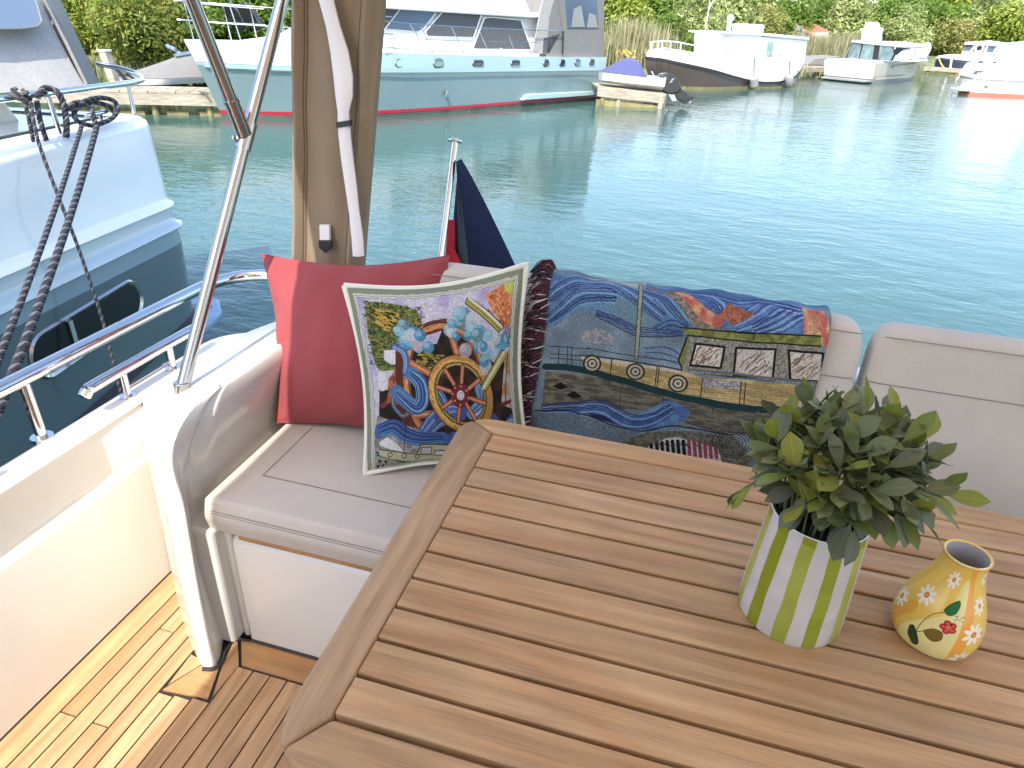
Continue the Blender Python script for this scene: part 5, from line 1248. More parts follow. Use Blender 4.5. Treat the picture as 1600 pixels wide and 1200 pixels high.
# stern rail
R0 = [nbpx(-120, 168, -0.06), nbpx(0, 155, -.06), nbpx(90, 144, -.06), nbpx(160, 135, -.07), nbpx(205, 129, -.10), nbpx(222, 124, -.16), nbpx(215, 116, -.30), nbpx(185, 106, -.48), nbpx(152, 100, -.62)]
b = MB(); b.tube(spline([NB(q) for q in R0], 6), 0.0165, 12); b.build('stern_rail', M['steel'], ny)
for (x, y, x2, y2) in ((74, 146, 95, 212), (-60, 160, -40, 240)):
    b = MB(); b.tube([NB(nbpx(x, y, -.06)), NB(nbpx(x2, y2, -.06))+np.array([0, 0, -.02])], 0.012, 10); b.build('rail_post', M['steel'], ny)
b = MB(); p_ = NB(nbpx(200, 131, -.12)); b.tube([p_, np.array([p_[0], p_[1], 0.93])], 0.012, 10); b.build('rail_post', M['steel'], ny)
# oval mooring bollard through which the lines run
bc = NB(nbpx(150, 178, -.07)); bc[2] = max(bc[2], 0.955)
b = MB()
b.tube([bc+NA*-.085, bc+NA*.085], 0.013, 12); b.tube([bc+NA*-.03, bc+NA*-.03+np.array([0, 0, -.05])], 0.012, 10); b.tube([bc+NA*.035, bc+NA*.035+np.array([0, 0, -.05])], 0.012, 10)
b.build('mooring_cleat', M['steel'], ny)
# bathing platform
b = MB(nb); pts = [(0.02, -0.10), (0.30, -0.04), (0.55, -0.05), (0.78, -0.18), (0.90, -0.45), (0.92, -4.0), (0.02, -4.0)]
b.prism([(a, bb, -0.62) for a, bb in pts], (0, 0, 0.07)); b.build('bathing_platform', mat('blue_grey_platform_edge', (0.22, 0.33, 0.46), 0.3), ny, bevel=0.02)
for k in range(4):
    b = MB(nb); a0 = 0.16+k*0.16; b.box(a0, a0+0.145, -3.9, -0.16-0.10*k*(k > 2), -0.55, -0.543); b.build('platform_board', mat('grey_platform_board', (0.20, 0.22, 0.25), 0.6) if k == 0 else bpy.data.materials['grey_platform_board'], ny)

# mooring lines -------------------------------------------------------------
def rope(pts, r, label, turns=26, name='mooring_rope'):
    P = spline(pts, 8); P = [np.array(p, float) for p in P]; cum = np.concatenate([[0], np.cumsum([np.linalg.norm(P[i+1]-P[i]) for i in range(len(P)-1)])])
    N_ = max(int(cum[-1]/0.006), 12); ss = np.linspace(0, cum[-1], N_); C_ = np.stack([np.interp(ss, cum, [p[k] for p in P]) for k in range(3)], 1)
    o = MB(); T = np.gradient(C_, axis=0); T /= np.linalg.norm(T, axis=1)[:, None]+1e-9
    u = np.cross(T[0], [0.3, 0.2, 1.0]); u /= np.linalg.norm(u); U = []
    for i in range(N_): u = u-T[i]*(u@T[i]); u = u/np.linalg.norm(u); U.append(u)
    for k in range(3):
        th = 2*pi*k/3+ss*(2*pi/(r*4.6)); V_ = [C_[i]+r*.52*(math.cos(th[i])*U[i]+math.sin(th[i])*np.cross(T[i], U[i])) for i in range(N_)]
        o.tube(V_, r*.56, 6, mi=1 if k == 0 else 0)
    ob = o.build(name, [M['rope_d'], M['rope_l']], org=np.array(pts[-1])); tag(ob, label, 'rope', 'mooring lines'); return ob
def X_(x, y, b_): return NB(nbpx(x, y, b_))
def low(x, y, b_=0.35): return X_(x, y, b_)
rope([X_(48, 160, .03), X_(55, 200, .05), X_(66, 240, .06), X_(100, 330, .13), X_(125, 395, .14), X_(160, 500, .18), X_(185, 600, .22), X_(196, 630, .22)], 0.0085, 'thin dark line from the rail knot running down across the hull window')
rope([X_(40, 165, .02), X_(46, 190, .02), X_(52, 221, .0)], 0.0095, 'short rope tail hanging under the knot on the neighbour\'s rail')
cend = at(-73, 787, X=-1.435)
def slack(p, q, sag=.03): return [p*(1-t)+q*t+np.array([0, 0, -sag*4*t*(1-t)]) for t in np.linspace(0, 1, 9)]
oc = thing('deck_cleat', (-1.435, cend[1], .575), 'steel horn cleat on the white side cap where the mooring ropes end', 'cleat')
b = MB(); b.tube([np.array([-1.435, cend[1]-.09, .612]), np.array([-1.435, cend[1]+.09, .612])], .011, 10); b.build('horn', M['steel'], oc)
for dy in (-.03, .03): b = MB(); b.tube([np.array([-1.435, cend[1]+dy, .574]), np.array([-1.435, cend[1]+dy, .612])], .011, 10); b.build('foot', M['steel'], oc)
rope(slack(X_(128, 195, .02), cend+np.array([0, -.04, 0])), 0.0105, 'grey flecked mooring rope, left of the two thick ones over the slate hull')
rope(slack(X_(152, 195, .02), cend+np.array([0, .02, 0]), .04), 0.0135, 'thickest dark mooring rope, spliced, right of the two over the slate hull')
rope([X_(58, 152, -.03), X_(62, 146, -.03), X_(70, 138, -.04), X_(84, 140, -.02), X_(95, 152, .0), X_(102, 175, .0), X_(104, 200, .0), X_(103, 214, -.01)], 0.0150, 'rope bight looped over the neighbour\'s stern rail beside the post')
rope([X_(58, 158, -.02), X_(61, 180, -.01), X_(66, 200, -.01), X_(72, 218, -.03)], 0.0125, 'dark rope end hanging behind the rail between knot and loop')
rope([X_(120, 168, -.03), X_(135, 157, -.03), X_(158, 153, -.05), X_(178, 158, -.05), X_(184, 172, -.03), X_(176, 184, -.01), X_(160, 192, .0), X_(142, 196, .01), X_(122, 190, .0), X_(116, 178, -.02), X_(124, 166, -.04), X_(145, 160, -.06), X_(170, 166, -.05), X_(180, 178, -.03)], 0.0125, 'dark rope coil wound round the steel mooring cleat')
rope([X_(108, 172, -.02), X_(113, 163, -.03), X_(125, 160, -.04), X_(140, 168, -.02), X_(146, 180, .02), X_(150, 196, .02)], 0.0125, 'rope turn crossing the cleat in front of the coil')
b = MB(); kc = X_(33, 152, -.03)
for k in range(9):
    a = k*.7; c = kc+NA*0.02*math.cos(a*1.3)+np.array([0, 0, .016*math.sin(a)]); u = Vector((math.cos(a), math.sin(a*1.7), math.sin(a*.8))).normalized(); v = u.cross(Vector((0.3, .5, .8))).normalized()
    b.tube([c+np.array(u*math.cos(t)+v*math.sin(t))*0.024 for t in np.linspace(0, 5.6, 14)], 0.0095, 6, mi=k % 3 == 0)
tag(b.build('rope_knot', [mat('sun_bleached_rope', (0.10, 0.095, 0.085), 0.9, bump=0.5, bscale=300), M['rope_d']], org=kc), 'bunched knot of worn dark rope tied on the neighbour\'s stern rail', 'knot')

# ================================================================== generic boat building
class Frame:
    def __init__(s, o, e):
        s.o = np.array(o, float); e = np.array(e, float); s.u = (e-s.o); s.u[2] = 0; s.L = np.linalg.norm(s.u); s.u /= s.L
        s.n = np.array([s.u[1], -s.u[0], 0]);
        if s.n@s.o < 0: s.n = -s.n                     # away from the eye
    def w(s, a, t, z): return s.o+s.u*a+s.n*t+np.array([0, 0, z])
    def px(s, x, y, t=0.0):
        d = ray(x, y); k = ((s.o+s.n*t-CAMP)@s.n)/(d@s.n); p = CAMP+k*d; return np.array([(p-s.o)@s.u, t, p[2]-s.o[2]])
    def pw(s, x, y, t=0.0): return s.w(*s.px(x, y, t))
def panel(fr, px, t, th, name, m, parent, bevel=0):
    """a panel of thickness th whose outline was measured on the photograph, at depth t"""
    P = [fr.pw(x, y, t) for x, y in px]; b = MB(); b.prism(P, fr.n*th); return b.build(name, m, parent, smooth=bevel > 0, bevel=bevel, seg=2)
def hull_part(fr, name, m, parent, tside, rng_u, v0, v1, beam, off=0.0, closed=True, n=26, nv=5, tw=None):
    """both sides of a hull between heights v0(u) and v1(u); tside(u,z)= inset of the near side from the beam line"""
    rows = []
    us = np.linspace(rng_u[0], rng_u[1], n)
    for u in us:
        row = []
        for k in range(nv):
            z = v0(u)+(v1(u)-v0(u))*k/(nv-1); row.append((u, z))
        rows.append(row)
    b = MB()
    near = [[fr.w(*tside(u, z, off)) for (u, z) in r] for r in rows]
    far = []
    for r in rows:
        q = []
        for (u, z) in r: a, t, zz = tside(u, z, off); q.append(fr.w(a, beam-t, zz))
        far.append(q)
    b.grid(near); b.grid(far, flip=True)
    b.grid([near[0], far[0]])                           # transom
    b.grid([near[-1], far[-1]])
    return b.build(name, m, parent, angle=35)

# ---------------- teal yacht
tf = Frame(at(945, 155, z=W), at(590, 186, z=W)); TBm = 4.3
ty = thing('teal_yacht', tf.w(6, 2, 0), 'long teal steel motor yacht with white cabin and red waterline stripe across the water', 'motor yacht')
def tsh(u): return 1.36+0.012*u+0.0008*u*u      # sheer height
def trail(u): return 1.0+0.0135*u
def t_side(u, z, off=0.0):
    """u 0 (stern) .. 1 at stem; returns along, inset, height"""
    Lw = 13.35; rake = 0.34*max(z, 0)+0.02*max(z, 0)**2
    Lz = Lw+rake; a = u/13.4*Lz
    k = max(0, (a-7.0)/(Lz-7.0)); ins = TBm/2*(k**3.3)*1.0
    flare = 0.10*(1.2-z)*min(1, k*2.5+0.2)*0.8
    st = 0.10*max(0, 1-a/1.6)**2
    return (a, min(ins+max(flare, 0)*(1-k**6)+st, TBm/2)-off, z)
zero = lambda u: -0.45
hull_part(tf, 'hull', M['teal'], ty, t_side, (0, 13.4), lambda u: 0.10, trail, TBm, n=36, nv=7)
hull_part(tf, 'upper_strake', M['teallight'], ty, t_side, (0, 13.4), trail, lambda u: tsh(u) if u < 10.2 else tsh(u), TBm, n=36, nv=3)
hull_part(tf, 'rubbing_strake', M['teallight'], ty, t_side, (0, 13.3), lambda u: trail(u)-0.045, lambda u: trail(u)+0.05, TBm, off=0.07, n=36, nv=3)
hull_part(tf, 'boot_stripe', M['stripe'], ty, t_side, (0, 13.4), lambda u: 0.09, lambda u: 0.165, TBm, off=0.006, n=36, nv=2)
hull_part(tf, 'antifouling', M['antifoul'], ty, t_side, (0, 13.4), lambda u: -0.6, lambda u: 0.095, TBm, n=36, nv=3)
# white bulwark at the bow
hull_part(tf, 'white_bow_bulwark', M['whitep'], ty, t_side, (10.5, 13.4), lambda u: trail(u)+0.06, lambda u: tsh(u)+0.02+0.02*(u-10.5)/3, TBm, off=0.012, n=24, nv=3)
# deck
rows = []
for u in np.linspace(0, 13.3, 24):
    a, t, z = t_side(u, tsh(u)-0.02); rows.append([tf.w(a, t+.01, z), tf.w(a, TBm/2, z+.03), tf.w(a, TBm-t-.01, z)])
b = MB(); b.grid(rows); b.build('deck', M['whitep'], ty)
# low strake by the stern
q = [tf.pw(817, 157, -.14), tf.pw(827, 147.5, -.14), tf.pw(949, 141.5, -.14), tf.pw(950, 147.5, -.14)]
b = MB(); b.prism(q, tf.n*0.3); b.build('stern_strake', M['teallight'], ty, bevel=0.02)
# superstructure
cabin = [(592, 84), (598, 60), (640, 8), (680, 3), (845, 22), (852, 40), (862, 84)]
P = [tf.px(x, y, .45) for x, y in cabin]
def cab(a, t, z): return tf.w(a, t, z)
zb = 1.42
b = MB(); pts = [(12.1, 1.35), (11.9, 1.62), (10.7, 1.75), (10.0, 2.0), (9.3, 2.58), (3.25, 2.47), (2.9, 1.35)]
rows = []
for (tt, sc_) in ((0.45, 1.0), (0.62, 1.0), (TBm-0.62, 1.0), (TBm-0.45, 1.0)):
    rows.append([tf.w(a-(0.0 if a < 9 else 0.35 if tt in (0.45, TBm-.45) and a > 10.5 else 0), tt+(0.10 if z > 2.2 else 0)*(1 if tt < 2 else -1)*(1 if tt in (.45, TBm-.45) else 0), z) for a, z in pts])
b.grid(rows, close=True)
for rr in (rows[0], rows[-1]): b.add(rr, [tuple(range(len(rr)))])
b.build('cabin', M['whitep'], ty, angle=25)
b = MB(); q = [(9.75, 2.52), (9.6, 2.66), (3.05, 2.60), (3.0, 2.45)]
b.prism([tf.w(a, 0.30, z) for a, z in q], tf.n*(TBm-0.6)); b.build('cabin_roof', M['whitep'], ty, bevel=0.04)
b = MB(); q = [(8.4, 2.62), (7.6, 3.35), (4.0, 3.3), (3.4, 2.6)]
b.prism([tf.w(a, 0.75, z) for a, z in q], tf.n*(TBm-1.5)); b.build('flybridge', M['whitep'], ty, bevel=0.08)
wins = [([(597, 46), (602, 12), (626, 10), (601, 46)], 'glassd'), ([(601, 46), (627, 13), (682, 17), (661, 44), (653, 49), (603, 45)], 'glassb'), ([(665, 50), (693, 17.5), (752, 20), (739, 58), (668, 56)], 'screen'), ([(740, 74), (757, 29), (766, 27.5), (813, 32), (829, 77), (742, 76)], 'screen')]
for px_, mm in wins:
    fr_p = MB(); P = [tf.pw(x, y, .43) for x, y in px_]; c = np.mean(P, axis=0)
    n = len(P); O = [c+(p-c)*1.04 for p in P]
    fr_p.add([p-tf.n*0.012 for p in O]+[p-tf.n*0.012 for p in P]+[p+tf.n*.03 for p in O], [(i, (i+1) % n, n+(i+1) % n, n+i) for i in range(n)]+[(i, (i+1) % n, 2*n+(i+1) % n, 2*n+i) for i in range(n)])
    w_ = fr_p.build('cabin_window', M['whitep'], ty, smooth=False)
    b = MB(); b.prism([p-tf.n*0.008 for p in P], tf.n*0.03); b.build('pane', M[mm], w_, smooth=False)
# portholes
for (x, y, w_, h_, mm) in ((630, 98.5, .42, .125, 'glassd'), (685, 98.5, .38, .12, 'glassm'), (746.5, 98.5, .46, .09, 'screen'), (805, 98.5, .42, .09, 'screen'), (853, 98.2, .30, .12, 'glassd'), (878.5, 98, .30, .12, 'glassd'), (902, 97.2, .32, .11, 'glassm'), (925, 97, .32, .11, 'glassd')):
    a, _, z = tf.px(x, y, 0); off = t_side(a, z)[1]
    o_ = oblong(a-w_/2+h_*.9, z, a+w_/2-h_*.9, z, h_, 7); i_ = oblong(a-w_/2+h_*.9, z, a+w_/2-h_*.9, z, h_*.72, 7); n = len(o_)
    b = MB(); b.add([tf.w(p[0], off-0.008, p[1]) for p in o_]+[tf.w(p[0], off-.03, p[1]) for p in i_]+[tf.w(p[0], off-.003, p[1]) for p in i_], [(j*n+i, j*n+(i+1) % n, (j+1)*n+(i+1) % n, (j+1)*n+i) for j in range(2) for i in range(n)])
    pt_ = b.build('porthole', M['steeld'], ty); b = MB(); b.add([tf.w(p[0], off-.012, p[1]) for p in i_], [tuple(range(n))]); b.build('pane', M[mm], pt_)
# aft tent
def tpn(px_, t, m, nm, th=0.03): return panel(tf, px_, t, th, nm, M[m], ty)
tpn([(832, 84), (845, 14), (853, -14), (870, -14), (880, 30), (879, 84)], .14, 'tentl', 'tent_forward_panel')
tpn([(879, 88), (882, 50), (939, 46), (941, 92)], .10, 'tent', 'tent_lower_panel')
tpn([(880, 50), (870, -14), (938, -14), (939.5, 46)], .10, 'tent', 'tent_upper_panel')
tpn([(887, 44), (884, 0), (877, -14), (932, -14), (935, 44)], .085, 'glassb', 'tent_window', 0.012)
tpn([(893, 42), (897, 14), (908, 8), (914, 42)], .078, 'fender', 'seen_curtain', 0.006); tpn([(917, 43), (921, 20), (931, 24), (934, 43)], .078, 'fender', 'seen_curtain', 0.006)
tpn([(848, 83), (850, 60), (876, 52), (858, 83)], .13, 'screen', 'tent_dark_opening', 0.012)
b = MB(); b.prism([tf.w(a, .13, z) for a, z in ((3.3, 2.5), (2.9, 3.6), (0.5, 3.6), (0.15, 1.42), (0.15, 1.36), (3.3, 1.36))], tf.n*(TBm-.26)); b.build('tent_body', M['tent'], ty, smooth=False)
b = MB(); b.tube([tf.pw(879, 84, .07), tf.pw(880, 48, .07)], 0.025, 6); b.build('tent_pole', M['rubber'], ty)
# rails
def wire(fr, px_, t, r, nm, m, parent, n=6):
    b = MB(); b.tube([fr.pw(x, y, t) for x, y in px_], r, n); return b.build(nm, m, parent)
wire(tf, [(590, 32), (640, 37), (700, 41), (760, 44.5), (830, 47), (880, 48)], .05, .014, 'guard_rail', M['steel'], ty)
wire(tf, [(608, 60), (700, 63), (760, 65), (840, 66.5)], .05, .009, 'guard_rail', M['steel'], ty)
wire(tf, [(598, 73), (660, 80), (726, 81)], .05, .012, 'guard_rail', M['steel'], ty)
for (x0, y0, x1, y1) in ((608, 60, 619, 81), (658, 41, 676, 82), (705, 41, 725, 83), (748, 45, 765, 84), (792, 47, 806, 84), (640, 37, 655, 60)): wire(tf, [(x0, y0), (x1, y1)], .05, .012, 'rail_post', M['steel'], ty)
b = MB(); b.tube([tf.pw(782, 84, .04), tf.pw(783, 75, .04)], .03, 8); b.build('bollard', M['steel'], ty)
for (x, y) in ((695, 144), (729, 176)):
    b = MB(); p = tf.pw(x, y, 0); b.tube([p, p-tf.n*.08], .05, 10); b.tube([p-tf.n*.04+np.array([0, 0, -.12]), p-tf.n*.04], .02, 6); b.build('skin_fitting', M['steeld'], ty)
# pulpit at the bow (rails meet at the stem head)
stem = tf.w(13.9, TBm/2, 1.66)
def bowp(u, dz): a, t, z = t_side(u, tsh(u)); return tf.w(a-0.05, t+.08, z+dz)
for dz in (0.80, 0.42):
    b = MB(); b.tube(spline([bowp(u, dz) for u in (9.2, 10.5, 11.6, 12.5, 13.1)]+[stem+np.array([0, 0, dz+.02])-tf.n*0.0+tf.u*.15]+[tf.w(t_side(u, tsh(u))[0]-.05, TBm-t_side(u, tsh(u))[1]-.08, tsh(u)+dz) for u in (13.1, 12.5, 11.6, 10.5)], 4), 0.018, 6); b.build('pulpit_rail', M['steel'], ty)
for u in (9.8, 10.8, 11.7, 12.5, 13.1):
    b = MB(); b.tube([bowp(u, 0.0), bowp(u+.12, .8)], .014, 6); b.build('pulpit_post', M['steel'], ty)
    a, t, z = t_side(u, tsh(u)); b = MB(); b.tube([tf.w(a, TBm-t-.1, z), tf.w(a+.1, TBm-t-.1, z+.8)], .014, 6); b.build('pulpit_post', M['steel'], ty)
b = MB(); b.tube([stem+np.array([0, 0, -.25]), stem+tf.u*.35+np.array([0, 0, -.30])], .06, 8); b.tube([stem+tf.u*.1+np.array([0, 0, -.3]), stem+tf.u*.45+np.array([0, 0, -.12])], .03, 6); b.tube([stem+tf.u*.4+tf.n*.2+np.array([0, 0, -.1]), stem+tf.u*.42-tf.n*.25+np.array([0, 0, -.16])], .04, 6); b.build('anchor', M['steel'], ty)
b = MB(); a_, _, z_ = tf.px(291, 84, 2.1); b.ball(tf.w(13.55, 1.75, 1.42), (.05, .05, .11), 10); b.build('fairlead', M['blackgloss'], ty)
b = MB(); b.box(0, .7, 0, .5, 0, .16); b.xf = None
c_ = tf.w(10.9, 1.7, 1.62); b = MB(); b.prism([c_, c_+tf.u*.8, c_+tf.u*.8+tf.n*.9, c_+tf.n*.9], (0, 0, .16)); b.build('foredeck_hatch', M['whitep'], ty, bevel=.04)
b = MB(); c_ = tf.w(0, 0, 0); b.prism([tf.w(-.08, .5, 1.0), tf.w(-.65, .6, .86), tf.w(-.65, TBm-.6, .86), tf.w(-.08, TBm-.5, 1.0)], (0, 0, .07)); b.build('stern_bracket', M['white'], ty)
# two black boards on the far bank, seen over the bow
for k, (x0, lab) in enumerate(((373, 'left of two glossy black boards standing upright behind the teal yacht\'s bow'), (396, 'right of two glossy black boards standing upright behind the teal yacht\'s bow'))):
    Yb = 22.0
    c0 = at(x0, 26, Y=Yb); n_ = 14; out = []
    for i in range(n_):
        t = 2*pi*i/n_; out.append(at(x0-8+14*math.cos(t)*.9+11*(math.sin(t)), 26+23*math.sin(t), Y=Yb))
    b = MB(); b.prism(out, (0, .18, 0)); o = b.build('black_board', M['blackgloss'], org=c0-np.array([0, 0, .6]), bevel=.04); tag(o, lab, 'board', 'black boards behind the bow')

# ================================================================== left jetty
dk = Frame(at(225, 180, z=W), at(345, 182, z=W))
jl = thing('jetty', dk.w(1, .5, 0), 'weathered timber jetty at the left between the neighbour\'s stern and the teal bow', 'jetty')
for k in range(15):
    a0 = -2.6+k*.31; b = MB(); b.prism([dk.w(a0, 0.0+.02*(k % 2), .50), dk.w(a0+.295, 0.0+.02*(k % 2), .50), dk.w(a0+.295, 1.15, .50), dk.w(a0, 1.15, .50)], (0, 0, .05)); b.build('plank', M['jetty'], jl, smooth=False)
b = MB(); b.prism([dk.w(-2.7, -.04, .24), dk.w(2.05, -.04, .24), dk.w(2.05, -.04, .49), dk.w(-2.7, -.04, .49)], dk.n*.08); b.build('fascia', M['jetty'], jl, smooth=False)
for a0 in (-1.9, -.9, .25, 1.5):
    b = MB(); b.tube([dk.w(a0, .12, -.8), dk.w(a0, .12, .49)], .08, 8); b.build('pile', M['jettyw'], jl)
for a0, a1 in ((-2.2, .0), (.5, 1.0), (1.25, 1.9)):
    b = MB(); b.prism([dk.w(a0, .1, -.15), dk.w(a1, .1, -.15), dk.w(a1, .1, .08), dk.w(a0, .1, .08)], dk.n*.12); b.build('brace', M['jettyw'], jl, smooth=False)
pp_ = at(180, 128, z=W+.55); ps_ = thing('mooring_post', pp_, 'square white topped mooring post standing on the jetty before the bronze bush', 'post')
h_ = at(178, 82, Y=pp_[1])[2]-pp_[2]
b = MB(); b.prism([pp_+np.array([-.11, -.1, 0]), pp_+np.array([.10, -.1, 0]), pp_+np.array([.10, .1, 0]), pp_+np.array([-.11, .1, 0])], (-.12, 0, h_)); b.build('shaft', M['jetty'], ps_, bevel=.01)
b = MB(); q = pp_+np.array([-.12, 0, h_+.005]); b.prism([q+np.array([-.13, -.12, 0]), q+np.array([.12, -.12, 0]), q+np.array([.12, .12, 0]), q+np.array([-.13, .12, 0])], (0, 0, .05)); b.build('cap', M['whitep'], ps_, bevel=.01)
# covered dinghy by the jetty
df = Frame(at(228, 136, z=W+.55), at(320, 131, z=W+.55))
dn_ = thing('covered_dinghy', df.w(.6, .3, 0), 'small white dinghy under a dark grey tarpaulin on the left jetty, beside the teal bow', 'dinghy')
b = MB(); rows = []
for a in np.linspace(0, 1, 9):
    wd = .62*(1-a**2.5*.0)*(1 if a > .2 else .55+2.2*a*.5); x = -.1+a*2.3
    rows.append([df.w(x, .62-wd, .16), df.w(x, .62-wd*.9, .02), df.w(x, .62+wd*.9, .02), df.w(x, .62+wd, .16)])
b.grid(rows, close=True); b.build('hull', M['whitep'], dn_)
b = MB(); rows = []
for a in np.linspace(0, 1, 9):
    wd = .60*(1 if a > .2 else .55+2.2*a*.5); x = -.05+a*2.25; h_ = .12+.50*min(1, a*1.15)**1.2
    rows.append([df.w(x, .62-wd, .17), df.w(x, .62-wd*.35, .16+h_*.8), df.w(x, .62, .17+h_), df.w(x, .62+wd*.35, .16+h_*.8), df.w(x, .62+wd, .17)])
b.grid(rows); b.build('tarpaulin', M['tent'], dn_)
b = MB(); b.tube([df.w(-.1, .3, .15), df.w(-.35, .1, .35)], .03, 6); b.tube([df.w(-.3, .2, .1), df.w(-.5, .35, .45)], .045, 6); b.build('bow_fitting', M['blackgloss'], dn_)

# ================================================================== tender jetty, tender with outboard
jf = Frame(at(945, 166, z=W), at(1040, 170, z=W))
j2 = thing('jetty', jf.w(1, .6, 0), 'short pale timber jetty under the white tender, next to the teal yacht\'s stern', 'jetty')
zj = lambda x, y: jf.px(x, y)[2]
for k in range(9):
    t0 = .02+k*.23; b = MB(); b.prism([jf.w(-.25, t0, .52-.03*0), jf.w(2.02, t0, .40), jf.w(2.02, t0+.215, .40), jf.w(-.25, t0+.215, .52)], (0, 0, .05)); b.build('plank', M['jetty'], j2, smooth=False)
b = MB(); b.prism([jf.w(-.3, -.05, .30), jf.w(1.95, -.05, .16), jf.w(1.95, -.05, .44), jf.w(-.3, -.05, .57)], jf.n*.07); b.build('fascia', M['jetty'], j2, smooth=False)
b = MB(); b.prism([jf.w(-.3, .02, -.2), jf.w(1.8, .02, -.2), jf.w(1.8, .02, .08), jf.w(-.3, .02, .2)], jf.n*.1); b.build('brace', M['jettyw'], j2, smooth=False)
for a0, t0, m_ in ((.45, .06, 'jetty'), (1.84, -.02, 'jetty'), (2.02, .35, 'jetty'), (2.0, 1.2, 'jetty'), (-.1, .06, 'jettyw')):
    b = MB(); b.tube([jf.w(a0, t0, -.7), jf.w(a0, t0, .42)], .085, 8); b.build('pile', M[m_], j2)
td = thing('tender', jf.w(1, .7, .5), 'small white tender under a navy blue cover, resting on the jetty', 'boat')
def tn(a, t, z): return jf.w(a, t, z)
rows = []
for a in np.linspace(0, 1, 10):
    x = -.1+a*2.05; wd = .72*(.62+.38*min(1, a*2)); c = .85; zk = .62-.12*a+.10*(1-a)**2; zg = .98-.10*a
    rows.append([tn(x, c-wd, zg), tn(x, c-wd*.93, zg-.22), tn(x, c-wd*.45, zk), tn(x, c+wd*.45, zk), tn(x, c+wd*.93, zg-.22), tn(x, c+wd, zg)])
b = MB(); b.grid(rows); b.add(rows[0], [tuple(range(6))]); b.add(rows[-1], [tuple(range(6))]); b.build('hull', M['whitep'], td)
b = MB(); b.grid([[np.array(r[0]), (np.array(r[0])+np.array(r[5]))/2+np.array([0, 0, .03]), np.array(r[5])] for r in rows]); b.build('gunwale', M['whitep'], td)
rows2 = []
for a, h_ in ((.0, .02), (.15, .22), (.32, .45), (.42, .50), (.55, .48), (.60, .42), (.66, .20), (.74, .01)):
    i = a*9; r0 = np.array(rows[int(i)]); r1 = np.array(rows[min(int(i)+1, 9)]); r = r0+(r1-r0)*(i-int(i))
    L_, R_ = r[0], r[5]; Z = np.array([0, 0, 1.0]); rows2.append([L_+Z*.01, L_*.78+R_*.22+Z*(h_*.85), L_*.5+R_*.5+Z*h_, L_*.22+R_*.78+Z*(h_*.85), R_+Z*.01])
b = MB(); b.grid(rows2); b.build('cover', M['navycover'], td, angle=20)
b = MB(); b.tube([tn(.1, .85-.63, .80), tn(.28, .85-.66, .79)], .02, 6); b.build('bow_eye', M['steeld'], td)
ob_ = thing('outboard_motor', tn(2.1, .85, .4), 'black tilted outboard motor with pale stripe on the tender\'s stern above the water', 'outboard motor')
def om(x, y, t): return jf.w(*jf.px(x, y, t))
cow = [om(x, y, .55) for x, y in ((1030, 140), (1028, 124), (1033, 116), (1044, 114.5), (1053, 117), (1060, 126), (1066, 138), (1060, 145), (1050, 148), (1040, 146))]
b = MB(); b.prism(cow, jf.n*.42); b.build('cowling', M['blackgloss'], ob_, bevel=.05)
leg = [om(x, y, .66) for x, y in ((1046, 146), (1058, 136), (1066, 140), (1077, 148), (1080, 156), (1072, 162), (1062, 157), (1056, 152))]
b = MB(); b.prism(leg, jf.n*.16); b.build('leg', M['blackgloss'], ob_, bevel=.03)
b = MB(); b.prism([om(x, y, .60) for x, y in ((1064, 158), (1084, 151), (1086, 153), (1070, 163))], jf.n*.3); b.build('cavitation_plate', M['rubber'], ob_)
pc = om(1078, 155, .74)
for k in range(3):
    a = k*2.094+.4; b = MB(); dv_ = jf.n*math.cos(a)*.14+np.array([0, 0, math.sin(a)*.14]); b.prism([pc, pc+dv_*.6+jf.u*.05, pc+dv_, pc+dv_*.6-jf.u*.05], jf.u*.015); b.build('propeller_blade', M['steeld'], ob_)
b = MB(); b.prism([om(x, y, .54) for x, y in ((1031, 137), (1038, 119.5), (1042, 121), (1035, 140))], jf.n*.012); b.build('stripe', M['fender'], ob_)
b = MB(); b.prism([om(x, y, .54) for x, y in ((1046, 129), (1051, 122), (1054, 122.5), (1048, 130))], jf.n*.012); b.build('stripe', M['fender'], ob_)
b = MB(); b.prism([om(x, y, .62) for x, y in ((1044, 146), (1054, 148), (1058, 158), (1050, 158))], jf.n*.25); b.build('bracket', M['steeld'], ob_)
b = MB(); b.tube([om(1018, 111, .6), om(1022, 118, .6), om(1030, 128, .6)], .02, 6); b.build('tiller', M['steeld'], ob_)

# ================================================================== white barge-like cruiser with brown hull
bf = Frame(at(1022, 143, z=W), at(1235, 137, z=W))
bg_ = thing('brown_hulled_cruiser', bf.w(5, 1.5, 0), 'white cabin cruiser with dark brown lower hull and grey fenders, bow towards the tender', 'cabin cruiser')
BBm = 3.3
bsh = [(1.0, 1.17), (1.5, 1.12), (2.3, .98), (3.4, .80), (5.0, .52), (6.5, .30), (7.4, .24), (8.4, .24), (9.4, .34), (10.3, .48), (10.75, .60)]
def brail(u): return float(np.interp(u, [p[0] for p in bsh], [p[1] for p in bsh]))
btop = [(1.0, 1.27), (1.5, 1.36), (2.0, 1.42), (3.0, 1.45), (10.75, 1.05)]
def btp(u): return max(float(np.interp(u, [p[0] for p in btop], [p[1] for p in btop])), brail(u)+.08)
def b_side(u, z, off=0.0):
    k = max(0, (4.4-u)/3.4); ins = BBm/2*(k**2.2); lift = max(0, .9-z)*.5*max(0, 1-(u-1)/2.4)*(u < 3.4); k2 = max(0, (u-8.6)/2.15); ins += .5*k2**2
    return (u+lift+max(0, .6-z)*.25*max(0, (1.5-u)/2), min(ins+.12*(1.0-min(z, 1)), BBm/2)-off, z)
U = (1.0, 10.75)
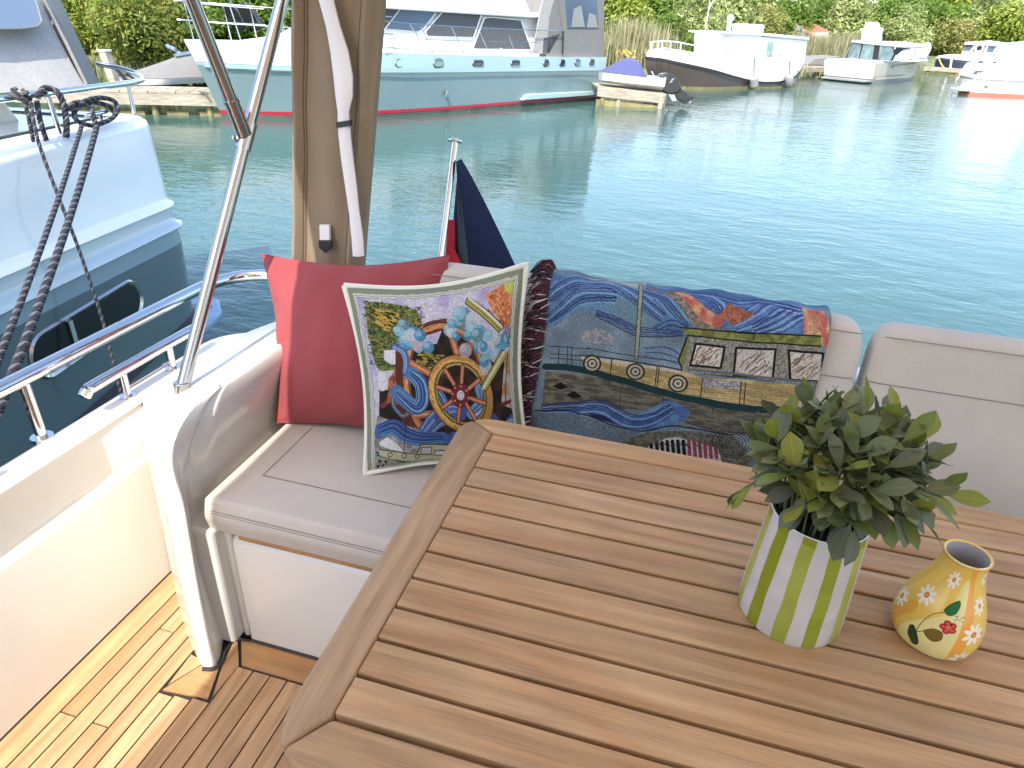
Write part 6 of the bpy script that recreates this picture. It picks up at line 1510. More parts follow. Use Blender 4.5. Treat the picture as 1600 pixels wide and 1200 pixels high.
hull_part(bf, 'hull', M['brownhull'], bg_, b_side, U, lambda u: .06, brail, BBm, n=40, nv=6)
hull_part(bf, 'waterline_growth', M['olive'], bg_, b_side, U, lambda u: -.5, lambda u: .10, BBm, n=30, nv=2, off=.004)
hull_part(bf, 'bulwark', M['whitep'], bg_, b_side, U, lambda u: brail(u)+.03, btp, BBm, n=40, nv=4, off=.01)
hull_part(bf, 'rubbing_strake', M['rubber'], bg_, b_side, U, lambda u: brail(u)-.045, lambda u: brail(u)+.045, BBm, n=40, nv=3, off=.06)
rows = []
for u in np.linspace(1.05, 10.7, 24): a, t, z = b_side(u, btp(u)-.03); rows.append([bf.w(a, t, z), bf.w(a, BBm-t, z)])
b = MB(); b.grid(rows); b.build('deck', M['whitep'], bg_)
b = MB(); b.prism([bf.pw(x, y, .35) for x, y in ((1124, 90), (1126, 51), (1130, 49.5), (1188, 53), (1190, 57), (1262, 62), (1258, 96), (1250, 112), (1150, 112))], bf.n*1.5); b.build('cabin', M['whitep'], bg_, bevel=.06)
b = MB(); b.prism([bf.pw(x, y, .25) for x, y in ((1122, 52.5), (1123, 49.5), (1188, 51), (1265, 58.5), (1265, 63), (1188, 56))], bf.n*1.7); b.build('cabin_roof', M['whitep'], bg_, bevel=.05)
b = MB(); p = bf.pw(1168, 47, 1.4); b.tube([p+np.array([0, 0, -.1]), p+np.array([0, 0, .25])], .72, 20); b.build('roof_hatch', M['whitep'], bg_, bevel=.08)
b = MB(); p = bf.pw(1138, 48, 1.2); b.tube([p+np.array([0, 0, -.1]), p+np.array([0, 0, .45])], .10, 10); b.ball(p+np.array([0, 0, .5]), .16, 12); b.build('antenna_dome', M['white'], bg_)
b = MB(); p = bf.pw(1102, 48, 1.0); b.tube([p, p+np.array([0, 0, 1.1])], .025, 6); b.tube([p+np.array([0, 0, .8]), p+np.array([.15, 0, 1.2])], .02, 6); b.build('mast', M['white'], bg_)
for px_, mm in (([(1199, 65), (1209, 65.5), (1206, 90), (1195, 89)], 'glassm'), ([(1178, 65), (1191, 65.5), (1190, 85), (1177, 84)], 'whitep'), ([(1217, 66), (1225, 66.5), (1222, 85), (1215, 84)], 'whitep'), ([(1133, 58), (1144, 59), (1143, 77), (1133, 76)], 'whitep')):
    P = [bf.pw(x, y, .33) for x, y in px_]; c = np.mean(P, axis=0); b = MB(); b.prism([c+(p-c)*1.12 for p in P], bf.n*.05); wo = b.build('cabin_window', M['fender'] if mm == 'whitep' else M['whitep'], bg_, smooth=False)
    b = MB(); b.prism([p-bf.n*.015 for p in P], bf.n*.03); b.build('pane', M[mm], wo, smooth=False)
def brl(pxs, r=.03, nm='bow_rail'): b = MB(); b.tube([bf.pw(x, y, t) for x, y, t in pxs], r, 6); b.build(nm, M['white'], bg_)
brl([(1017, 66, 1.5), (1037, 64, .9), (1060, 66, .6), (1093, 73, .4)]); brl([(1017, 78, 1.5), (1037, 75, .9), (1093, 84, .4)], .022)
for x, y0, y1, t in ((1018, 66, 88, 1.5), (1029, 65, 87, 1.1), (1035, 64, 86, .9), (1048, 65, 84, .7), (1064, 67, 83, .55), (1017, 66, 86, 2.2)): brl([(x, y0, t), (x-1, y1, t)], .03, 'rail_post')
for x, y0, y1 in ((1178, 120, 137), (1233, 116, 136)):
    f_ = thing('fender', bf.pw(x, y1, -.16), ('grey cylindrical fender, nearer the bow of the two on the brown hull' if x < 1200 else 'grey cylindrical fender at the stern end of the brown hull'), 'fender', 'fenders on the brown hull')
    p0_, p1_ = bf.pw(x, y1, -.16), bf.pw(x, y0, -.16); d_ = p1_-p0_
    b = MB(); b.tube([p0_+d_*t for t in (0, .06, .16, .84, .94, 1)], [.05, .15, .20, .20, .15, .05], 12); b.build('body', M['fender'], f_)
    b = MB(); b.tube([p1_, bf.pw(x+1, 90, -.03)], .018, 5); b.build('line', M['rubber'], f_)

# ================================================================== beige cruiser with white transom
kf = Frame(at(1367, 131, z=W), at(1468, 123.0, z=W)); kt = Frame(at(1292, 119.5, z=W), at(1367, 131, z=W))
KB = 3.0
bc_ = thing('beige_cruiser', kt.w(2.5, 3, 0), 'beige sided cabin cruiser showing its broad white stern and dark wheelhouse windows', 'cabin cruiser')
ax = (kf.u)  # towards the bow
def kw(a, t, z): return kf.w(a, t, z)
def k_side(u, z, off=0.0):
    L_ = 11.2+1.3*max(z, 0); a = u/12*L_-0.45*max(0, z)*max(0, 1-u/3); k = max(0, (a-3.5)/(L_-3.5)); return (a, min(KB/2*k**2.1+.12*(1.2-min(z, 1.2)), KB/2)-off, z)
ksh = lambda u: 1.06+.016*u+.001*u*u
hull_part(kf, 'hull', M['beige'], bc_, k_side, (0, 12), lambda u: .16, ksh, KB, n=26, nv=5)
hull_part(kf, 'boot_top', M['fender'], bc_, k_side, (0, 12), lambda u: -.4, lambda u: .17, KB, n=26, nv=2, off=-.004)
hull_part(kf, 'rubbing_strake', M['beige'], bc_, k_side, (2.2, 12), lambda u: ksh(u)-.30, lambda u: ksh(u)-.20, KB, n=26, nv=3, off=.09)
hull_part(kf, 'low_strake', M['beige'], bc_, k_side, (0, 5), lambda u: .22, lambda u: .33, KB, n=12, nv=3, off=.14)
rows = []
for u in np.linspace(0, 12, 16): a, t, z = k_side(u, ksh(u)); rows.append([kf.w(a, t, z), kf.w(a, KB-t, z)])
b = MB(); b.grid(rows); b.build('deck', M['whitep'], bc_)
tp = [(1294, 116), (1298, 108), (1310, 87), (1320, 90), (1380, 96), (1392, 99), (1376, 104), (1370, 112), (1366, 125), (1330, 120)]
def ktr(t, z, da=0.0): return kf.w(-.05-.45*z+da, t, z)
b = MB(); b.prism([ktr(t, z) for t, z in ((.10, .20), (.04, .95), (.25, 1.12), (.8, 1.16), (KB-.8, 1.16), (KB-.25, 1.12), (KB-.04, .95), (KB-.1, .20))], -kf.u*.14); b.build('transom', M['whitep'], bc_, bevel=.05)
b = MB(); b.prism([kf.w(-.05, .12, .06), kf.w(-.95, .25, .06), kf.w(-.95, KB-.25, .06), kf.w(-.05, KB-.12, .06)], (0, 0, .12)); b.build('bathing_platform', M['fender'], bc_, bevel=.03)
def wh(px_, t, th, nm, mm, parent=bc_, bv=0):
    if th < 1: return panel(kt, px_, t, th, nm, M[mm], parent, bv)
    b = MB(); b.prism([kt.pw(x, y, t) for x, y in px_], kf.u*th); return b.build(nm, M[mm], parent, smooth=bv > 0, bevel=bv, seg=2)
wh([(1318, 92), (1331, 66), (1395, 72), (1404, 97)], 1.0, 5.2, 'wheelhouse', 'whitep', bv=.04)
wh([(1329, 66.5), (1331, 62.5), (1364, 63.5), (1397, 68), (1397, 73)], .9, 5.5, 'wheelhouse_roof', 'whitep', bv=.05)
w_ = wh([(1320, 90.5), (1331.5, 66.5), (1394, 72.5), (1400, 83), (1394, 95)], .97, .05, 'wheelhouse_window', 'rubber')
for px_ in ([(1323, 89.5), (1332, 67.5), (1346, 69), (1341, 91.5)], [(1343, 91.5), (1349, 69), (1366, 70.5), (1362, 93)], [(1372, 93.5), (1375, 71.5), (1393, 73.5), (1397, 83), (1391, 94.5)]): wh(px_, .95, .03, 'pane', 'glassm', w_)
w_ = wh([(1398, 90), (1402, 76), (1425, 75), (1434, 77), (1434, 88)], .97, .05, 'side_window', 'whitep')
wh([(1395, 80), (1401, 74), (1424, 75.5), (1410, 78), (1400, 86)], .94, .03, 'pane', 'glassd', w_)
wh([(1345, 64), (1346, 50), (1341, 46), (1349, 44), (1352, 34), (1356, 35), (1357, 42), (1363, 44), (1360, 52), (1360, 64)], 1.6, .8, 'radar_mast', 'white', bv=.05)
wire(kt, [(1366, 100), (1430, 92), (1462, 90)], .6, .03, 'guard_rail', M['steel'], bc_)
wire(kt, [(1427, 88), (1428, 76), (1432, 86)], .5, .02, 'rail_post', M['steel'], bc_)
b = MB(); p = kf.w(12.3, KB/2, 1.4); b.ball(p+np.array([0, 0, .25]), (.3, .3, .5), 10); b.build('bow_fender', M['white'], bc_)

# ================================================================== navy hulled boat and its jetty
nf = Frame(at(1455, 116, z=W), at(1522, 121, z=W))
nv_ = thing('navy_cruiser', nf.w(2, 1.5, 0), 'navy blue hulled boat with white wheelhouse and a lifebuoy, behind the jetty at the right', 'cabin cruiser')
b = MB(); b.prism([nf.pw(x, y, .9) for x, y in ((1458, 112), (1462, 92), (1470, 90), (1527, 97), (1600, 103), (1600, 118), (1520, 116))], nf.n*3); b.build('hull', M['navyhull'], nv_, bevel=.1)
b = MB(); b.prism([nf.pw(x, y, .85) for x, y in ((1462, 92), (1466, 87), (1482, 85), (1600, 90), (1600, 104), (1527, 97.5), (1470, 90.5))], nf.n*3.1); b.build('bulwark', M['whitep'], nv_, bevel=.05)
b = MB(); b.prism([nf.pw(x, y, 1.4) for x, y in ((1500, 88), (1508, 69), (1572, 72), (1566, 92))], nf.n*2.2); b.build('wheelhouse', M['whitep'], nv_, bevel=.05)
b = MB(); b.prism([nf.pw(x, y, 1.2) for x, y in ((1505, 69.5), (1508, 66), (1545, 63.5), (1580, 68), (1576, 73))], nf.n*2.6); b.build('roof', M['whitep'], nv_, bevel=.05)
for px_, mm in (([(1504, 79), (1509, 70), (1520, 71), (1516, 79)], 'screen'), ([(1520, 80), (1526, 70.5), (1540, 71.5), (1536, 81)], 'glassd'), ([(1541, 80.5), (1546, 72), (1559, 73.5), (1554, 82)], 'glassb'), ([(1558, 84), (1561, 72.5), (1573, 74), (1566, 86)], 'bark')):
    P = [nf.pw(x, y, 1.38) for x, y in px_]; c = np.mean(P, axis=0); b = MB(); b.prism([c+(p-c)*1.15 for p in P], nf.n*.03); wo = b.build('window', M['fender'], nv_, smooth=False)
    b = MB(); b.prism([p-nf.n*.02 for p in P], nf.n*.03); b.build('pane', M[mm], wo, smooth=False)
lb = thing('lifebuoy', nf.pw(1530, 78, 1.3), 'white ring lifebuoy hanging in the window of the navy hulled boat', 'lifebuoy')
b = MB(); c = nf.pw(1530, 75.5, 1.3); b.tube([c+nf.u*.24*math.cos(t)+np.array([0, 0, .24*math.sin(t)]) for t in np.linspace(0, 2*pi, 20)], .07, 8); b.build('ring', M['white'], lb)
b = MB(); b.tube([nf.pw(1487, 90, .6), nf.pw(1484, 112, .6)], .07, 8); b.build('white_post', M['white'], nv_)
j3 = thing('jetty', nf.w(1, 0, 0), 'low timber jetty at the right in front of the navy hulled boat', 'jetty')
for k in range(14):
    a0 = -.6+k*.42; b = MB(); b.prism([nf.w(a0, .1, .42), nf.w(a0+.40, .1, .42), nf.w(a0+.40, 1.0, .42), nf.w(a0, 1.0, .42)], (0, 0, .06)); b.build('plank', M['jetty'], j3, smooth=False)
b = MB(); b.prism([nf.w(-.6, .02, .22), nf.w(5.3, .02, .22), nf.w(5.3, .02, .46), nf.w(-.6, .02, .46)], nf.n*.08); b.build('fascia', M['jetty'], j3, smooth=False)
for a0 in (-.3, 1.6, 3.4): b = MB(); b.tube([nf.w(a0, .2, -.7), nf.w(a0, .2, .4)], .12, 8); b.build('pile', M['jettyw'], j3)
b = MB(); b.prism([nf.w(1.0, .15, -.2), nf.w(3.0, .15, -.2), nf.w(3.0, .15, .12), nf.w(1.0, .15, .12)], nf.n*.1); b.build('brace', M['jettyw'], j3, smooth=False)
b = MB(); b.tube(spline([nf.pw(1466, 89, .5), nf.pw(1470, 99, .4), nf.pw(1476, 107, .3), nf.pw(1485, 113, .2), nf.pw(1500, 117, .1), nf.pw(1512, 121, .05)], 5), .05, 6)
tag(b.build('yellow_hose', M['yellowrope'], org=nf.pw(1485, 113, .2)), 'yellow hose looping from the beige cruiser\'s bow down to the jetty', 'hose')
lad = thing('boat_ladder', at(1488, 142, z=W), 'small white boarding ladder hanging in the water by the white boat', 'ladder')
L0 = at(1488, 143, z=W); hh = .75
for dx in (0, .42): b = MB(); b.tube([L0+np.array([dx, 0, -.2]), L0+np.array([dx+.03, 0, hh-.1]), L0+np.array([dx+.12, .1, hh])], .035, 6); b.build('side', M['white'], lad)
for z in (.12, .38, .6): b = MB(); b.tube([L0+np.array([0, 0, z]), L0+np.array([.43, 0, z])], .03, 6); b.build('rung', M['white'], lad)
# jetty between the brown hulled and beige cruisers
mf = Frame(at(1256, 121, z=W), at(1296, 121.5, z=W))
j4 = thing('jetty', mf.w(.5, 0, 0), 'timber jetty with grey tarpaulin between the brown hulled and beige cruisers', 'jetty')
for k in range(10): a0 = -.6+k*.5; b = MB(); b.prism([mf.w(a0, 0, .50), mf.w(a0+.48, 0, .50), mf.w(a0+.48, 3.0, .50), mf.w(a0, 3.0, .50)], (0, 0, .06)); b.build('plank', M['jetty'], j4, smooth=False)
b = MB(); b.prism([mf.w(-.7, -.03, .30), mf.w(4.4, -.03, .30), mf.w(4.4, -.03, .55), mf.w(-.7, -.03, .55)], mf.n*.08); b.build('fascia', M['jetty'], j4, smooth=False)
for a0 in (-.2, 1.2, 2.2): b = MB(); b.tube([mf.w(a0, .2, -.7), mf.w(a0, .2, .48)], .12, 8); b.build('pile', M['jettyw'], j4)
b = MB(); b.prism([mf.w(-.6, .2, -.2), mf.w(2.4, .2, -.2), mf.w(2.4, .2, .15), mf.w(-.6, .2, .15)], mf.n*.1); b.build('brace', M['jettyw'], j4, smooth=False)
b = MB(); b.prism([mf.pw(x, y, 1.5) for x, y in ((1258, 102), (1275, 90), (1315, 88), (1300, 104))], mf.n*1.6); tag(b.build('tarpaulin', M['tent'], org=mf.pw(1280, 103, 1.5), bevel=.08), 'grey tarpaulin heap lying on the jetty left of the beige cruiser', 'tarpaulin')

# ================================================================== white boat at the right edge
wf_ = Frame(at(1503, 148.5, z=W), at(1600, 153, z=W))
wb = thing('white_motorboat', wf_.w(3, 1.5, 0), 'white motorboat with salmon red waterline stripe, cut off by the right edge', 'motorboat')
WBm = 1.3
def w_side(u, z, off=0.0): return (u-.16*max(0, 1-u)*(1-min(z, 1)) , .10*(1.2-min(z, 1.2))+.25*max(0, 1-u/1.0)**2+max(0, (u-4)/5)**2*1.5-off, z)
hull_part(wf_, 'hull', M['whitep'], wb, w_side, (.55, 8.8), lambda u: .14, lambda u: 1.02+.02*u, WBm, n=20, nv=5)
hull_part(wf_, 'boot_stripe', mat('salmon_stripe', (0.55, 0.16, 0.10), 0.5), wb, w_side, (.55, 8.8), lambda u: -.3, lambda u: .15, WBm, n=20, nv=2, off=.005)
hull_part(wf_, 'rubbing_strake', M['fender'], wb, w_side, (.55, 8.8), lambda u: .70+.0*u, lambda u: .76, WBm, n=20, nv=2, off=.05)
b = MB(); b.prism([wf_.pw(x, y, .3) for x, y in ((1517, 121), (1533, 99), (1640, 103), (1640, 128))], wf_.n*1.2); b.build('cabin_side', M['whitep'], wb, bevel=.08)
b = MB(); b.prism([wf_.pw(x, y, .5) for x, y in ((1566, 100), (1569, 79), (1580, 69), (1640, 63), (1640, 104))], wf_.n*.9); b.build('flybridge', M['whitep'], wb, bevel=.10)
for px_ in ([(1521, 115), (1525, 110.5), (1536, 111), (1532, 115.5)], [(1566, 118), (1570, 114), (1583, 114.5), (1579, 118.5)]):
    P = [wf_.pw(x, y, .27) for x, y in px_]; c = np.mean(P, axis=0); b = MB(); b.prism([c+(p-c)*1.15 for p in P], wf_.n*.05); wo = b.build('portlight', M['fender'], wb, smooth=False); b = MB(); b.prism([p-wf_.n*.02 for p in P], wf_.n*.03); b.build('pane', M['screen'], wo, smooth=False)
b = MB(); b.prism([wf_.w(-.05, .25, .16), wf_.w(.7, .2, .16), wf_.w(.7, WBm-.2, .16), wf_.w(-.05, WBm-.25, .16)], (0, 0, .10)); b.build('bathing_platform', M['whitep'], wb, bevel=.03)
wire(wf_, [(1527, 98), (1528, 84), (1556, 86)], .35, .02, 'guard_rail', M['steel'], wb)
b = MB(); b.ball(wf_.w(1.1, .05, .46), (.10, .04, .10), 8); b.build('exhaust', M['steeld'], wb)
for k, (x, y) in enumerate(((1532, 99), (1543, 100), (1553, 101))):
    b = MB(); b.ball(wf_.pw(x, y, 0.8), .13, 10, mi=k % 2); b.build('winch', [M['blackgloss'], M['white']], wb)

# ================================================================== hut
hY = 72.0
hp_ = [at(x, y, Y=hY) for x, y in ((1238, 72), (1262, 76), (1292, 74))]
hut = thing('hut', at(1268, 76, Y=hY), 'small boarded hut with a pitched red roof among the reeds', 'hut')
def hp3(x, y, dy=0): return at(x, y, Y=hY+dy)
b = MB(); b.prism([hp3(1239, 76), hp3(1240, 44), hp3(1266, 51), hp3(1266, 78)], (0.6, 3, 0)); b.build('gable_wall', M['hutwood'], hut, smooth=False)
b = MB(); b.prism([hp3(1266.5, 78), hp3(1266.5, 51), hp3(1294, 50), hp3(1294, 76)], (0.4, 2.8, 0)); b.build('front_wall', M['hutpale'], hut, smooth=False)
b = MB(); b.prism([hp3(1243, 36.5, .2), hp3(1268, 35.0, 3.0), hp3(1297.5, 49, 2.2), hp3(1266, 52, -.15)], (0, 0, -.12)); b.build('roof', M['roofred'], hut, smooth=False)
b = MB(); b.prism([hp3(1238.5, 45), hp3(1242, 36.5), hp3(1266, 50.5), hp3(1264, 53)], (0, -.05, 0)); b.build('bargeboard', M['hutwood'], hut, smooth=False)

# ================================================================== VEGETATION
def add_tint(me, vals):
    a = me.attributes.new('tint', 'FLOAT', 'FACE'); a.data.foreach_set('value', np.array(vals, np.float32))
def crown_mesh(name, mats, seed, n, r, h, lobes, size, base=0.0, spiky=0.0, mat_=None):
    """leaf sprays spread through the volume of several uneven lobes"""
    g = np.random.default_rng(seed)
    C_ = []
    for k in range(lobes):
        a = g.random()*6.28; q = math.sqrt(g.random())*r*.72; zz = base+h*(0.18+0.72*g.random()*(1-.45*q/r)); C_.append((q*math.cos(a), q*math.sin(a), zz, r*(.28+.30*g.random()), h*(.14+.15*g.random()), g.random()))
    C_ = np.array(C_); pick = g.integers(0, lobes, n); c = C_[pick]
    d = g.normal(size=(n, 3)); d /= np.linalg.norm(d, axis=1)[:, None]; rr = (0.55+.5*g.random(n)**.6)[:, None]
    P = c[:, :3]+d*rr*np.stack([c[:, 3], c[:, 3], c[:, 4]], 1); P[:, 2] = np.maximum(P[:, 2], base+.05*h*g.random(n))
    sz = size*(.6+.8*g.random(n)); nrm_ = d*.7+g.normal(size=(n, 3))*.6+np.array([0, 0, .45]); nrm_ /= np.linalg.norm(nrm_, axis=1)[:, None]
    u = np.cross(nrm_, g.normal(size=(n, 3))); u /= np.linalg.norm(u, axis=1)[:, None]; v = np.cross(nrm_, u)
    V = np.empty((n, 5, 3)); L_ = (1+spiky)
    V[:, 0] = P-u*sz[:, None]*L_; V[:, 1] = P-v*sz[:, None]*.42+u*sz[:, None]*.1; V[:, 2] = P+u*sz[:, None]*L_; V[:, 3] = P+v*sz[:, None]*.42+u*sz[:, None]*.1; V[:, 4] = P
    V = V[:, :4]; V[:, 0] += nrm_*sz[:, None]*.12; V[:, 2] -= nrm_*sz[:, None]*.2
    me = bpy.data.meshes.new(name); me.vertices.add(n*4); me.vertices.foreach_set('co', V.astype(np.float32).ravel())
    me.loops.add(n*4); me.loops.foreach_set('vertex_index', np.arange(n*4, dtype=np.int32)); me.polygons.add(n); me.polygons.foreach_set('loop_start', np.arange(0, n*4, 4, dtype=np.int32)); me.update(calc_edges=True)
    me.materials.append(M[mat_]); add_tint(me, np.clip(.15+.45*c[:, 5]+.4*g.random(n), 0, 1)); return me
def trunk_mesh(name, seed, r, h):
    g = random.Random(seed); b = MB(); t0 = .035*h
    b.tube([(0, 0, -.3), (.02*h, 0, .15*h), (-.01*h, .02*h, .45*h), (.02*h, 0, .7*h)], [t0, t0*.8, t0*.55, t0*.2], 8)
    for k in range(7):
        a = k*2.4; z = h*(.12+.07*k); b.tube([(0, 0, z), (r*.3*math.cos(a), r*.3*math.sin(a), z+.12*h), (r*.62*math.cos(a), r*.62*math.sin(a), z+.2*h)], [t0*.4, t0*.25, t0*.1], 5)
    o = b.build(name, M['bark']); me = o.data; bpy.data.objects.remove(o); return me
PROTO = []
for k, (mt, n, lob, sz, sp_) in enumerate((('leafA', 10000, 30, .125, .1), ('leafB', 10000, 26, .13, .2), ('leafC', 10000, 28, .125, .3), ('leafD', 10000, 30, .11, .2), ('leafE', 9000, 26, .12, .2), ('leafA', 9500, 24, .14, .3), ('leafC', 9500, 24, .125, .5))):
    PROTO.append((crown_mesh('crown', None, 50+k, n, 2.2, 4.6, lob, sz, 0.1, sp_, mt), trunk_mesh('trunk', 80+k, 2.2, 4.6)))
def tree(kind, x, y, sx, sz, label, cat, name, rot=0, z=W+.45):
    t = thing(name, (x, y, z), label, cat, 'trees and bushes along the bank')
    c = bpy.data.objects.new('crown', PROTO[kind][0]); COL.objects.link(c); c.parent = t; c.scale = (sx, sx, sz); c.rotation_euler = (0, 0, rot)
    c = bpy.data.objects.new('trunk', PROTO[kind][1]); COL.objects.link(c); c.parent = t; c.scale = (sx, sx, sz); c.rotation_euler = (0, 0, rot)
def tpos(px, Y): p = at(px, 60, Y=Y); return p[0], p[1]
TREES = [
 (3, 215, 19.5, .62, .62, 'bronze tipped dense shrub behind the mooring post on the left bank', 'shrub', 'shrub'),
 (0, 262, 21.0, .70, .66, 'dark green shrub right of the bronze tipped one, before the teal bow', 'shrub', 'shrub'),
 (1, 150, 22.5, .6, .55, 'yellow green shrub behind the neighbour\'s grey tent', 'shrub', 'shrub'),
 (0, 235, 25.0, 1.0, 1.0, 'tall green tree behind the bronze tipped shrub', 'tree', 'tree'),
 (1, 110, 27.0, 1.0, .9, 'bright tree at the far left behind the tent', 'tree', 'tree'),
 (0, 20, 28.0, 1.3, 1.2, 'broad green tree hidden mostly by the neighbour\'s tent', 'tree', 'tree'),
 (5, 330, 31.0, 1.1, .85, 'green tree seen between the two canopy poles', 'tree', 'tree'),
 (0, 410, 33.0, 1.2, .95, 'green tree above the two black boards', 'tree', 'tree'),
 (1, 450, 36.0, 1.1, .9, 'yellow green tree just left of the tan curtain', 'tree', 'tree'),
 (2, 560, 42.0, 1.4, 1.2, 'silver green tree behind the tan curtain', 'tree', 'tree'),
 (0, 700, 46.0, 1.4, 1.3, 'green tree behind the teal yacht\'s flybridge', 'tree', 'tree'),
 (1, 820, 48.0, 1.3, 1.2, 'yellow green tree behind the teal yacht\'s aft tent', 'tree', 'tree'),
 (1, 965, 47.0, 1.0, .95, 'bright green willow above the reeds beside the teal yacht\'s stern', 'tree', 'tree'),
 (0, 1010, 56.0, 1.2, 1.1, 'deep green tree behind the tall reeds', 'tree', 'tree'),
 (5, 1045, 50.0, .7, .6, 'dark green bush behind the brown cruiser\'s bow rail', 'bush', 'bush'),
 (2, 1090, 52.0, .95, .85, 'silvery willow bush above the brown cruiser\'s foredeck', 'bush', 'bush'),
 (6, 1125, 60.0, 1.2, 1.2, 'silvery willow behind the brown cruiser\'s cabin', 'tree', 'tree'),
 (4, 1180, 62.0, 1.0, .85, 'golden brown bush above the brown cruiser\'s roof hatch', 'bush', 'bush'),
 (0, 1225, 74.0, 1.2, 1.1, 'dark green tree left of the red roofed hut', 'tree', 'tree'),
 (2, 1262, 84.0, 1.3, 1.4, 'silvery tree right behind the red roofed hut', 'tree', 'tree'),
 (0, 1300, 80.0, 1.2, 1.3, 'dark green tree right of the red roofed hut', 'tree', 'tree'),
 (6, 1322, 76.0, 1.1, 1.1, 'pale willow left of the beige cruiser\'s radar mast', 'tree', 'tree'),
 (5, 1362, 80.0, 1.2, 1.15, 'dark green tree behind the beige cruiser\'s radar mast', 'tree', 'tree'),
 (2, 1408, 78.0, 1.1, .95, 'pale bush above the beige cruiser\'s wheelhouse roof', 'bush', 'bush'),
 (0, 1452, 84.0, 1.3, 1.3, 'bright green tree above the beige cruiser\'s bow', 'tree', 'tree'),
 (4, 1485, 82.0, 1.0, .85, 'golden bush left of the navy hulled boat\'s wheelhouse', 'bush', 'bush'),
 (2, 1530, 88.0, 1.5, 1.4, 'pale tree above the navy hulled boat\'s wheelhouse', 'tree', 'tree'),
 (1, 1580, 84.0, 1.3, 1.15, 'yellow green tree at the right edge above the white motorboat', 'tree', 'tree'),
 (0, 1400, 96.0, 1.8, 1.6, 'tall dark tree in the second row, centre of the right bank', 'tree', 'tree'),
 (1, 1150, 78.0, 1.5, 1.5, 'tall yellow green tree in the second row above the brown cruiser', 'tree', 'tree'),
 (5, 1520, 108.0, 2.0, 2.0, 'tallest dark tree, rear row above the navy hulled boat', 'tree', 'tree'),
 (1, 1490, 100.0, 1.8, 1.9, 'tall light green tree, rear row above the golden bush', 'tree', 'tree'),
 (5, 1640, 90.0, 1.7, 1.6, 'big green tree at the far right beyond the frame edge', 'tree', 'tree'),
 (2, 1080, 70.0, 1.4, 1.4, 'tall pale tree in the second row behind the dark bush', 'tree', 'tree'),
 (0, 900, 58.0, 1.5, 1.4, 'green tree behind the teal yacht\'s stern tent, second row', 'tree', 'tree'),
 (0, 600, 56.0, 1.7, 1.4, 'tall green tree in the second row right of the tan curtain', 'tree', 'tree'),
]
for k, (kd, px_, Y_, sx, sz, lab, cat, nm) in enumerate(TREES):
    x, y = tpos(px_, Y_); tree(kd, x, y, sx, sz, lab, cat, nm, rot=k*1.7)
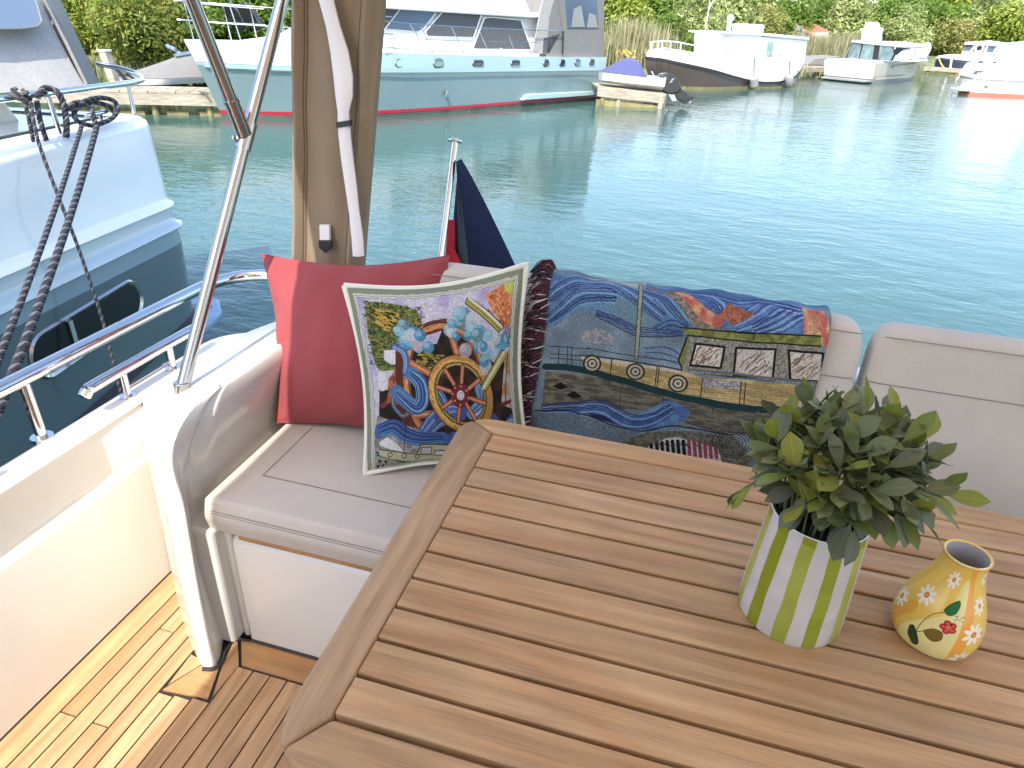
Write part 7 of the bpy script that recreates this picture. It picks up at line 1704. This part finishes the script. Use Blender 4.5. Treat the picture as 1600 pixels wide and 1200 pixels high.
# reeds and flowers: nobody could count them
def reeds(name, spots, n, h, seed, label, mt='reed'):
    g = np.random.default_rng(seed); S = np.array(spots, float); pk = g.integers(0, len(S), n)
    B = S[pk, :2]+g.normal(size=(n, 2))*S[pk, 2:3]; H_r = h*(.5+.6*g.random(n))*S[pk, 3]; a = g.random(n)*6.28; lean = .28*g.random(n)*H_r; w_ = .018+.02*g.random(n)
    zb = W+.25; V = np.zeros((n, 5, 3)); ux = np.cos(a+1.57)*w_; uy = np.sin(a+1.57)*w_
    V[:, 0] = np.stack([B[:, 0]-ux, B[:, 1]-uy, np.full(n, zb)], 1); V[:, 1] = np.stack([B[:, 0]+ux, B[:, 1]+uy, np.full(n, zb)], 1)
    mx_ = B[:, 0]+np.cos(a)*lean*.35; my = B[:, 1]+np.sin(a)*lean*.35
    V[:, 2] = np.stack([mx_+ux, my+uy, zb+H_r*.6], 1); V[:, 3] = np.stack([mx_-ux, my-uy, zb+H_r*.6], 1); V[:, 4] = np.stack([B[:, 0]+np.cos(a)*lean, B[:, 1]+np.sin(a)*lean, zb+H_r], 1)
    me = bpy.data.meshes.new(name); idx = np.arange(n)*5
    fs = [f for i in idx.tolist() for f in ((i, i+1, i+2, i+3), (i+3, i+2, i+4))]
    me.from_pydata(V.reshape(-1, 3).tolist(), [], fs); me.materials.append(M[mt]); add_tint(me, np.repeat(np.clip(.2+.6*g.random(n)+.2*S[pk, 3], 0, 1), 2))
    o = bpy.data.objects.new(name, me); COL.objects.link(o); tag(o, label, 'reeds', kind='stuff'); return o
def spot(px_, Y_, s, k): x, y = tpos(px_, Y_); return (x, y, s, k)
reeds('reeds', [spot(955, 37.5, .6, .8), spot(985, 39, .7, 1.25), spot(1010, 40, .7, 1.1), spot(1035, 41.5, .6, .6), spot(940, 38, .6, .8)], 3200, 2.0, 1, 'tall pale reeds growing between the teal yacht and the brown hulled cruiser')
reeds('reeds', [spot(1265, 66, .9, .9), spot(1290, 67, 1.0, 1.0), spot(1315, 68, 1.0, 1.05), spot(1245, 67, 1.0, 1.0), spot(1330, 69, .8, 1.1)], 3600, 2.1, 2, 'reed bed below the red roofed hut')
reeds('dry_grass', [spot(x, 20.5+(x-300)*.012, .5, .5+.2*((x*7) % 5)/5) for x in range(290, 470, 16)]+[spot(x, 19.5, .4, .4) for x in range(120, 300, 20)], 3600, 1.3, 3, 'pale dry grass on the left bank behind the teal bow')
reeds('bank_grass', [spot(x, 70+(x-1300)*.04, 1.5, .5) for x in range(1180, 1640, 18)]+[spot(x, 44, .8, .5) for x in range(1040, 1240, 14)], 5000, 1.4, 4, 'rough green grass along the right bank')
g = np.random.default_rng(5); b = MB()
for k in range(150):
    x0, y0 = (tpos(1008+g.normal()*5, 38.6) if k % 3 else tpos(978+g.normal()*8, 37.2)); c = np.array([x0+g.normal()*.15, y0+g.normal()*.2, W+.75+g.random()*.55]); r = .05+.03*g.random()
    b.add([c+np.array([-r, 0, 0]), c+np.array([0, -r, -r*.3]), c+np.array([r, 0, 0]), c+np.array([0, r*.4, r])], [(0, 1, 2, 3)])
o = b.build('yellow_flowers', M['yellowflower'], smooth=False); tag(o, 'yellow iris flowers at the foot of the tall reeds', 'flowers', kind='stuff')
b = MB(); q = tpos(1063, 44); b.tube([(q[0], q[1], W+.3), (q[0]+.25, q[1], W+4.6)], .035, 6); tag(b.build('bare_pole', M['bark'], org=(q[0], q[1], W+.3)), 'thin bare pole standing among the bushes behind the brown cruiser\'s bow rail', 'pole')
